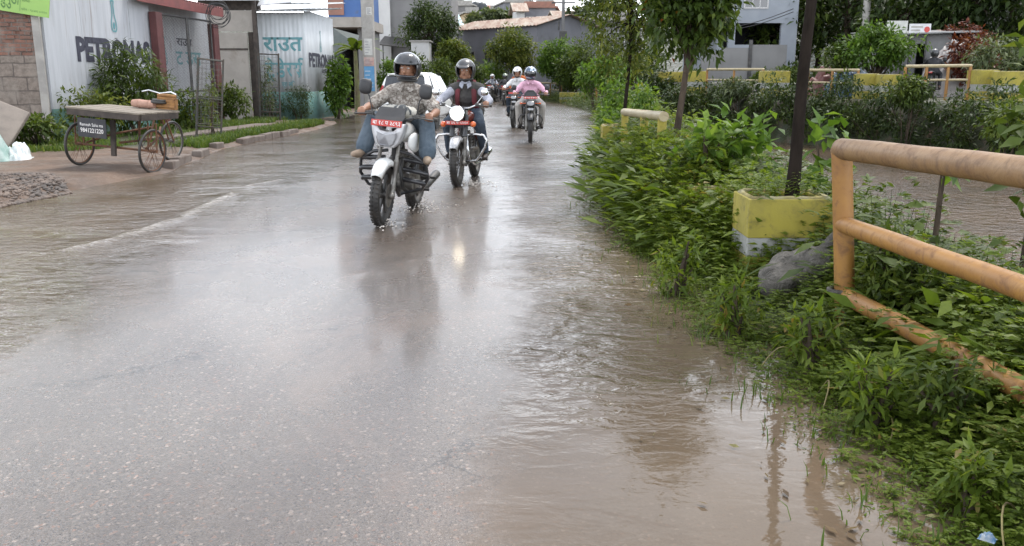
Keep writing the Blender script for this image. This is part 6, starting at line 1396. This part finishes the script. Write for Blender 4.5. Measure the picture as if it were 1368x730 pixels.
# warehouse
wA = Vector((P(718, 33, 62).x, 62, 0)); wL = Vector((P(600, 41, 69.5).x, 69.5, 0)); dL = (wL-wA); LL = dL.length; dL.normalize(); dG = Vector((-dL.y, dL.x, 0)); dG = dG if dG.x > 0 else -dG
wg = float(hgt(wA.x, wA.y))-.3; ev = P(718, 33, 62).z-wg; rd = ev+.75; GL = 6.0
wh = thing('warehouse', 'long grey shed with a low pitched rusty roof at the end of the road', 'warehouse', (wA.x, wA.y, wg))
def WP(l, g, z): v = dL*l+dG*g; return (v.x, v.y, z)
b = MB(); b.add([WP(0, 0, 0), WP(LL, 0, 0), WP(LL, 0, ev), WP(0, 0, ev)], [(0, 1, 2, 3)]); b.add([WP(0, 0, 0), WP(0, GL, 0), WP(0, GL, ev), WP(0, GL/2, rd), WP(0, 0, ev)], [(4, 3, 2, 1, 0)]); b.add([WP(LL, 0, 0), WP(LL, GL, 0), WP(LL, GL, ev), WP(LL, GL/2, rd), WP(LL, 0, ev)], [(0, 1, 2, 3, 4)]); b.add([WP(0, GL, 0), WP(LL, GL, 0), WP(LL, GL, ev), WP(0, GL, ev)], [(3, 2, 1, 0)]); b.build('wall', MT['house_grey'], wh)
b = MB(); n = 60
for g0, z0, g1, z1 in ((-.35, ev-.07, GL/2, rd+.05), (GL+.35, ev-.07, GL/2, rd+.05)):
    b.add([WP(-.4+(LL+.8)*i/n, g0, z0+.03*math.cos(i*PI)) for i in range(n+1)]+[WP(-.4+(LL+.8)*i/n, g1, z1+.03*math.cos(i*PI)) for i in range(n+1)], [(i, i+1, n+2+i, n+1+i) for i in range(n)])
b.build('roof', MT['rust_roof'], wh, solid=.03)
ang = math.atan2(-dL.y, -dL.x)
for (l0, z0) in ((LL*.73, ev*.60), (LL*.53, ev*.60)):
    o = win(wh, 0, 0, .75, .85, 0, 'house_cement'); v = WP(l0, 0, z0); o.location = v; o.rotation_euler = (0, 0, ang)
o = win(wh, 0, 0, .6, .5, 0, 'house_cement'); v = WP(0, 1.5, ev*.62); o.location = v; o.rotation_euler = (0, 0, math.atan2(dG.y, dG.x))
pp_ = P(752, 60, 60.5); po = thing('electric_pole', 'dark electric pole with a transformer before the gable of the long grey shed', 'pole', (pp_.x, 60.5, 0)); b = MB(); b.cyl((0, 0, -.2), (0, 0, 8.5), .13, .1, 12); b.build('shaft', MT['house_cement'], po)
b = MB(); b.box((0, -.1, 4.2), (.5, .4, .7)); b.box((0, -.1, 3.2), (1.0, .2, .25)); b.box((-.3, -.1, 4.9), (.12, .12, .6)); b.build('transformer', MT['dark_metal'], po, bevel=.03)
b = MB(); b.box((0, 0, 6.4), (1.6, .1, .1)); b.box((0, 0, 7.4), (1.6, .1, .1)); b.build('crossarm', MT['dark_metal'], po)
# town on the rise
def house(label, px0, px1, ytop, Y, mat, depth, rot=0.0, roof='flat', rm='concrete', nw=3, nf=2, gy=None):
    a, c = P(px0, ytop, Y), P(px1, ytop, Y); w_ = c.x-a.x; g = float(hgt((a.x+c.x)/2, Y))-.8; H = a.z-g
    t = thing('house', label, 'house', ((a.x+c.x)/2, Y, g), rot); b = MB(); b.b2(-w_/2, w_/2, 0, depth, 0, H); b.build('wall', MT[mat], t)
    if roof == 'flat':
        b = MB(); b.b2(-w_/2-.3, w_/2+.3, -.3, depth+.3, H, H+.22); b.b2(-w_/2, w_/2, 0, .15, H+.22, H+.8); b.build('roof', MT[rm], t)
    else:
        b = MB(); e = .5
        for s0 in (-1, 1): b.add([(-w_/2-e, depth/2+s0*(depth/2+e), H-.1), (w_/2+e, depth/2+s0*(depth/2+e), H-.1), (w_/2+e, depth/2, H+depth*.22), (-w_/2-e, depth/2, H+depth*.22)], [(0, 1, 2, 3)])
        b.build('roof', MT[rm], t, solid=.12)
        b = MB()
        for s0 in (-1, 1): b.add([(s0*w_/2, 0, H), (s0*w_/2, depth, H), (s0*w_/2, depth/2, H+depth*.22)], [(0, 1, 2)])
        b.build('gable', MT[mat], t)
    for f in range(nf):
        for k in range(nw):
            zz = H-1.7-f*3.0
            if zz > .6: win(t, -w_/2+w_*(k+.5)/nw, zz, min(1.3, w_/nw*.5), 1.3, 0)
    return t, H+g
def wtank(px, py, Y, h, lab):
    p = P(px, py, Y); t = thing('water_tank', lab, 'water tank', (p.x, Y, p.z-h), 0, 'black roof tanks in the town'); b = MB(); b.tube([(0, 0, 0), (0, 0, h*.75), (0, 0, h*.92), (0, 0, h)], [h*.42, h*.42, h*.3, h*.1], 14); b.build('barrel', MT['tank_black'], t)
    b = MB(); b.b2(-h*.4, h*.4, -h*.4, h*.4, -1.6, -.02); b.build('stand', MT['house_cement'], t)
house('cream yellow house with a pale blue roof behind the left end of the long shed', 572, 613, 33, 92, 'house_cream', 8, .25, 'pitched', 'blue_roof', 3, 2)
house('yellow flat roofed house at the left end of the town skyline', 572, 598, 11, 128, 'house_cream', 8, .1, 'flat', 'concrete', 2, 2)
house('grey flat topped house on the skyline above the blue roof', 600, 631, 8, 135, 'house_cement', 9, -.15, 'flat', 'concrete', 3, 2)
house('small white house with a dark red roof on the skyline', 646, 659, 15, 150, 'house_white', 5, .1, 'pitched', 'house_brick', 1, 1)
house('wide dark grey house on the skyline above the middle of the long shed', 674, 712, 4, 138, 'house_grey', 9, .2, 'flat', 'concrete', 3, 2)
house('dark house with a dull red flat roof edge above the long shed', 700, 742, 11, 112, 'house_grey', 8, -.1, 'flat', 'house_brick', 3, 2)
house('brown roofed house behind the peak of the grey gable', 748, 800, 33, 104, 'house_cement', 8, .15, 'pitched', 'rust_roof', 3, 2)
house('white house on the skyline above the dull red roof', 716, 740, 4, 170, 'house_white', 9, .0, 'flat', 'concrete', 2, 2)
house('grey block house half hidden by the roadside trees right of the gable', 792, 850, 28, 80, 'house_cement', 8, -.2, 'flat', 'concrete', 3, 2)
house('tan house between the blue roof and the paired black tanks', 622, 640, 18, 118, 'house_cream', 6, .2, 'flat', 'concrete', 2, 2)
house('small brick house left of the wide dark grey skyline house', 655, 672, 14, 146, 'house_brick', 6, -.1, 'flat', 'concrete', 2, 2)
house('small white house right of the wide dark grey skyline house', 690, 701, 15, 108, 'house_white', 5, .1, 'pitched', 'rust_roof', 1, 2)
wtank(636, 2, 138, 1.9, 'left of a pair of black tanks above the skyline trees'); wtank(644, 3, 138, 1.9, 'right of a pair of black tanks above the skyline trees')
wtank(615, -2, 136, 1.5, 'black tank on the grey flat topped house'); wtank(707, -4, 139, 1.6, 'black tank on the wide dark grey house'); wtank(731, -5, 171, 2.2, 'black tank on the white skyline house')
for i, (px, Y, r, py) in enumerate(((648, 122, 1.9, 25), (660, 118, 1.7, 24), (674, 120, 1.9, 25), (634, 116, 1.5, 30), (690, 125, 1.6, 24), (776, 92, 2, 26), (806, 100, 3, 14))):
    p = P(px, py, Y); tree('hill_tree', 'dull green tree among the houses of the town', (p.x, Y), (p.x, Y, p.z), tuple(p), (r, r, r*.75), 30, 46, .6, 'leaf_grey' if i % 2 else 'leaf_mid', .2, .5, 'trees among the town houses', 400+i, 'bark', .3, -.8, -.1, .2)
# roadside trees and bushes at the bend
for (px, py, Y, r, mat, lab, nm, sd_i) in ((686, 68, 57, 1.85, 'leaf_yellow', 'round yellow green tree in front of the long grey shed', 'round_tree', 81), (748, 82, 56, 1.7, 'leaf_bright', 'bright green tree before the grey gable', 'round_tree', 82), (770, 92, 54, 1.5, 'leaf_mid', 'mid green tree right of the bright one at the bend', 'round_tree', 83),
                                 (606, 78, 50, 1.15, 'leaf_yellow', 'yellow green bushy tree above the white car', 'round_tree', 84), (573, 40, 53, 2.0, 'leaf_dark', 'dark dense tree in front of the tall cement building', 'dark_tree', 85)):
    p = P(px, py, Y); tree(nm, lab, (p.x, Y), (p.x, Y, p.z-.2), tuple(p), (r, r*.9, r*.95), 70, 90, .22, mat, .09, .42, None, sd_i, 'bark', .3, -.85, -.05, .1, (.2, .36))
for i, (px, py, Y, r, mat, lab) in enumerate(((660, 96, 58, 1.2, 'leaf_bright', 'bright bush left of the far riders at the bend'), (630, 98, 55, 1.1, 'leaf_mid', 'dull bush behind the rider with the lit headlight'), (590, 98, 47, 1.0, 'leaf_mid', 'bush right behind the white car'), (555, 95, 44, 1.1, 'leaf_mid', 'bush left behind the white car'), (520, 100, 43, .9, 'leaf_bright', 'green bush right of the poster pole'),
                                             (795, 105, 36, .9, 'leaf_bright', 'bright bush right of the distant railing end'), (815, 98, 31, .8, 'leaf_bright', 'light green bush left of the slender tree'), (755, 112, 58, .9, 'leaf_mid', 'low bush above the distant yellow planter'), (716, 108, 64, 1.2, 'leaf_mid', 'low bush in front of the small brick hut'), (860, 80, 44, 1.6, 'leaf_mid', 'tall bush behind the mango like tree'), (800, 70, 52, 1.8, 'leaf_mid', 'tall bush left of the slender tree, behind the bend'), (840, 90, 40, 1.1, 'leaf_yellow', 'yellowish bush behind the slender tree'), (875, 110, 38, .9, 'leaf_dark', 'dark bush below the far planters at left'))):
    p = P(px, py, Y); shrub('bush', lab, 'bush', tuple(p), (r, r*.9, r*.85), 34, 44, .2, mat, .42, None, 6, 500+i, -.02)
h_ = thing('hut', 'small red brick hut with a dark doorway at the road bend', 'hut', (P(716, 90, 63).x, 63, 0)); b = MB(); b.b2(-1.1, .35, 0, 2, 0, 2.9); b.b2(.95, 1.1, 0, 2, 0, 2.9); b.b2(.35, .95, 0.02, 2, 2.4, 2.88); b.build('wall', MT['house_brick'], h_); b = MB(); b.b2(.35, .95, .6, .7, 0, 2.4); b.build('doorway', MT['inside_shade_paint'], h_); b = MB(); b.box((0, .9, 2.98), (2.6, 2.7, .08), (.08, 0, 0)); b.build('roof', MT['rust_roof'], h_)  # doorway part is a near black sheet painted as the shade inside
lw = thing('wall', 'low pale wall beyond the far railing at the bend', 'wall', (P(735, 98, 66).x, 66, 0)); b = MB(); b.b2(-1.6, 1.8, 0, .2, -.2, P(735, 93, 66).z); b.build('masonry', MT['cream_panel'], lw)
# left background: blue building, cement tower block, pole with posters, banana, awning, white hut
YB = 42.0; xa, xb = P(440, 50, YB).x, P(486, 50, YB).x; bl = thing('building', 'building with a blue upper storey over a dark open ground floor, behind the banana plant', 'building', (xa, YB, 0)); W_ = xb-xa; zf_ = P(460, 38, YB).z
b = MB(); b.b2(0, W_, 0, 5, zf_+.45, 8.5); b.build('upper_storey', MT['paint_blue'], bl)
b = MB(); b.b2(-.2, W_+.2, -.9, 5.1, zf_, zf_+.45); b.build('slab', MT['cream_panel'], bl)
b = MB(); b.b2(0, .3, .1, 5, -.1, zf_); b.b2(W_-.3, W_, .1, 5, -.1, zf_); b.b2(.3, W_-.3, 4.7, 5, -.1, zf_); b.build('ground_floor', MT['house_cement'], bl)
win(bl, W_*.3, zf_+2.2, .7, 1.2, 0); win(bl, W_*.75, zf_+2.2, .6, 1.2, 0)
b = MB(); b.b2(.0, .75, -.06, -.01, zf_+.6, 8.4); b.build('shutter', MT['house_brick'], bl)
aw_ = thing('awning', 'dark green sheet awning sloping down beside the corrugated shed', 'awning', (P(447, 50, 38).x, 38, 0)); a = P(445, 38, 38); c = P(480, 48, 38); d_ = P(447, 76, 36); e_ = P(476, 60, 36); o_ = Vector(aw_.location)
b = MB(); b.add([a-o_, c-o_, e_-o_, d_-o_], [(0, 1, 2, 3)]); b.build('sheet', surf('awning_green', (.035, .05, .045), (.05, .06, .055), rough=.7), aw_, solid=.03); b = MB(); b.cyl((d_-o_), (d_.x-o_.x, d_.y-o_.y, 0), .04, None, 8); b.cyl((e_-o_), (e_.x-o_.x, e_.y-o_.y, 0), .04, None, 8); b.build('prop', MT['dark_metal'], aw_)
tb_ = thing('building', 'tall bare cement building with a pale corner strip, left of the dark dense tree', 'building', (P(503, 50, 60).x, 60, 0)); W_ = P(603, 50, 60).x-tb_.location.x
b = MB(); b.b2(1.0, W_, 0, 8, -.2, 9.5); b.build('wall', MT['house_cement'], tb_); b = MB(); b.b2(.2, 1.0, -.3, 7, -.2, 9.6); b.build('corner_strip', MT['house_white'], tb_); b = MB(); b.b2(0, W_+.3, -.3, 8.3, 9.6, 9.85); b.build('roof', MT['concrete'], tb_)
win(tb_, W_*.45, 7.6, .9, 1.1, 0)
ca = thing('awning', 'small dark canopy projecting from the tall cement building', 'awning', (P(518, 60, 55).x, 57.5, P(518, 55, 57).z)); b = MB(); b.box((0, 1.0, 0), (1.8, 2.6, .06), (.25, .12, 0)); b.build('sheet', MT['dark_metal'], ca); b = MB(); b.cyl((-.7, .2, -.15), (-.7, .2, -2.2), .04, None, 8); b.build('prop', MT['dark_metal'], ca)
p = P(561, 62, 50); wh_ = thing('hut', 'small flat white hut seen above the white car', 'hut', (p.x, 50, 0)); b = MB(); b.b2(-.5, .5, 0, 1.6, -.1, P(561, 56, 50).z); b.build('wall', MT['house_white'], wh_); b = MB(); b.b2(-.6, .6, -.1, 1.7, P(561, 56, 50).z, P(561, 56, 50).z+.08); b.build('roof', MT['concrete'], wh_)
pp_ = P(494, 100, 33.0); pl_p = thing('poster_pole', 'thick square concrete pole covered in white, pink and blue posters', 'pole', (pp_.x, 33, 0)); b = MB(); b.b2(-.22, .22, -.16, .16, -.1, 7); sh_ = b.build('shaft', MT['concrete'], pl_p, bevel=.02)
MT['poster_blue'] = surf('poster_blue', (.08, .24, .44), (.12, .30, .5), scale=4, rough=.6, dirt=(.35, .38, .4), ds=5); MT['poster_pink'] = surf('poster_pink', (.48, .28, .24), (.5, .38, .34), scale=9, rough=.6); MT['poster_white'] = surf('poster_white', (.55, .54, .5), (.45, .44, .42), scale=7, rough=.6)
for (x0, x1, ya, yb, mt_) in ((-.18, .2, 122, 89, 'poster_blue'), (-.16, .2, 88, 77, 'poster_pink'), (-.14, .15, 74, 52, 'poster_white'), (-.02, .18, 20, 10, 'poster_white')):
    b = MB(); za, zb_ = P(494, ya, 32.84).z, P(494, yb, 32.84).z; b.b2(x0, x1, -.175, -.166, za, zb_); po_ = b.build('poster', MT[mt_], pl_p)
    b = MB()
    for k in range(5):
        zz = zb_-(zb_-za)*(.18+.16*k); b.b2(x0+.03, x0+.03+(x1-x0-.06)*random.uniform(.5, 1), -.18, -.1755, zz-.018, zz)
    b.build('poster_lines', MT['letter_white' if 'blue' in mt_ else 'house_grey'], po_)
bn = P(474, 60, 35.0); bt = thing('banana_plant', 'banana plant with ragged broad leaves left of the poster pole', 'banana plant', (bn.x, 35, 0)); b = MB(); b.tube([(0, 0, -.1), (.03, 0, 1.2), (0, .02, 2.6)], [.12, .1, .07], 12); b.build('trunk', surf('banana_stem', (.16, .17, .06), (.12, .09, .05), rough=.7), bt)
rbn = random.Random(6)
for k in range(8):
    a = k*2.4+.5; L = rbn.uniform(1.0, 1.5); b = MB(); rows = []
    el = rbn.uniform(.5, 1.1)
    for i in range(13):
        f = i/12; r_ = L*f; z = 2.5+math.sin(el)*r_*1.0-.75*(f**2)*L*(1.2-el*.5); w2 = .19*math.sin(PI*min(1, f*.94+.06))**.6*(1+.15*math.sin(i*2.1)); cxn = r_*math.cos(el*.7)
        rows.append([(cxn*math.cos(a)-s_*w2*math.sin(a), cxn*math.sin(a)+s_*w2*math.cos(a), z-abs(s_)*w2*.35) for s_ in (-1, 0, 1)])
    vs = [p_ for r__ in rows for p_ in r__]; b.add(vs, [(i*3+j, i*3+j+1, i*3+j+4, i*3+j+3) for i in range(12) for j in range(2)], 0, True)
    lm = b.build('leaf', MT['leaf_mid'], bt); at_ = lm.data.attributes.new('rnd', 'FLOAT', 'POINT'); at_.data.foreach_set('value', [rbn.uniform(.35, .8)]*len(lm.data.vertices))

# ------------------------------------------------------------------ white hatchback seen from behind
cg = G(541, 174); CY = R(-6.5); car = thing('car', 'white hatchback seen from behind, left of the lit motorcycle', 'car', (cg.x, cg.y, .004), CY)
def cring(y, w, zb_, zt_, n=20, p=3.4): return ring(0, y, (zb_+zt_)/2, w, zt_-zb_, n, p)
b = MB(); b.loft([cring(-.04, 1.38, .34, .80), cring(0, 1.5, .26, .94), cring(.12, 1.60, .22, 1.0), cring(.7, 1.64, .2, 1.0), cring(2.3, 1.64, .2, .98), cring(3.1, 1.58, .22, .90), cring(3.5, 1.42, .26, .78), cring(3.58, 1.2, .34, .68)]); body = b.build('body', MT['white_paint'], car, sub=1)
def cab(y, wb, wt, zb_, zt_):                                       # cabin cross section, wider below
    return [(-wb/2, y, zb_), (-wb/2*.985, y, zb_+.12), (-wt/2-.02, y, zt_-.09), (-wt/2+.09, y, zt_-.015), (0, y, zt_+.012), (wt/2-.09, y, zt_-.015), (wt/2+.02, y, zt_-.09), (wb/2*.985, y, zb_+.12), (wb/2, y, zb_), (0, y, zb_-.02)]
b = MB(); b.loft([cab(.02, 1.44, 1.26, .86, .90), cab(.10, 1.50, 1.2, .86, 1.16), cab(.26, 1.54, 1.16, .86, 1.47), cab(.5, 1.56, 1.17, .86, 1.545), cab(1.3, 1.57, 1.2, .86, 1.57), cab(2.0, 1.56, 1.18, .86, 1.53), cab(2.6, 1.54, 1.2, .86, 1.2), cab(2.95, 1.5, 1.3, .86, .92)]); b.build('cabin', MT['white_paint'], car)
b = MB(); b.add([(-.60, .012, 1.0), (.60, .012, 1.0), (.53, .235, 1.455), (-.53, .235, 1.455)], [(0, 1, 2, 3)]); b.build('rear_window', MT['glass_dark'], car, solid=.03)
for sx in (-1, 1):
    for (ya, yb, yc, yd, za, zb_) in ((.42, 1.12, 1.12, .52, 1.0, 1.47), (1.2, 2.42, 2.02, 1.2, 1.0, 1.46)):
        f = lambda z: (.792-(z-.98)*.38)
        b = MB(); b.add([(sx*(f(za)), ya, za), (sx*(f(za)), yb, za), (sx*(f(zb_)-.0), yc, zb_), (sx*(f(zb_)-.0), yd, zb_)], [(0, 1, 2, 3)]); b.build('side_window', MT['glass_dark'], car, solid=.03)
    b = MB(); b.loft([[(sx*.55, -.01, .82), (sx*.72, .05, .80), (sx*.75, .12, 1.0), (sx*.64, .13, 1.22), (sx*.6, .10, 1.2), (sx*.62, .03, 1.0)], [(sx*.55, .06, .82), (sx*.78, .2, .80), (sx*.79, .24, 1.0), (sx*.66, .25, 1.22), (sx*.6, .2, 1.2), (sx*.6, .12, 1.0)]], 0, True, False); b.build('tail_light', MT['lens_red'], car, bevel=.012)
    b = MB(); b.loft([ring(sx*.9, 2.0, 1.02, .16, .11, 12, 2.6), ring(sx*.9, 2.1, 1.02, .12, .08, 12, 2.6)]); b.cyl((sx*.78, 2.08, .98), (sx*.88, 2.05, 1.0), .018, None, 8); b.build('side_mirror', MT['white_paint'], car)
    for yy in (.62, 2.95):
        b = MB(); b.torus((0, 0, 0), .225, .075, 'x', 32, 10); w__ = b.build('wheel', MT['rubber'], car, (sx*.72, yy, .29)); b = MB(); b.cyl((sx*.02, 0, 0), (sx*.075, 0, 0), .17, .16, 24)
        for i in range(7): b.box((sx*.08, .1*math.cos(i*.9), .1*math.sin(i*.9)), (.012, .03, .14), (i*.9+PI/2, 0, 0))
        b.build('rim', MT['engine_metal'], w__); b = MB(); b.cyl((sx*.795, yy, .30), (sx*.80, yy, .30), .335, None, 28); b.build('wheel_arch', MT['black_plastic'], car)
    for yy in (1.0, 1.75):
        b = MB(); b.box((sx*.826, yy, .86), (.02, .16, .03)); b.build('door_handle', MT['white_paint'], car, bevel=.006)
b = MB(); b.loft([ring(0, -.10, .42, 1.3, .2, 20, 4), ring(0, -.03, .42, 1.56, .28, 20, 4), ring(0, .25, .42, 1.66, .28, 20, 4)]); b.build('rear_bumper', MT['white_paint'], car)
b = MB(); b.box((0, -.075, .66), (.5, .02, .13)); b.build('number_plate', MT['plate_red'], car, bevel=.004)
b = MB(); b.box((0, .27, 1.50), (1.0, .22, .03), (-.1, 0, 0)); b.build('roof_spoiler', MT['white_paint'], car, bevel=.01)
b = MB(); b.tube([(0, -.0, 1.02), (.35, .06, 1.08)], .012, 6); b.build('rear_wiper', MT['black_plastic'], car)
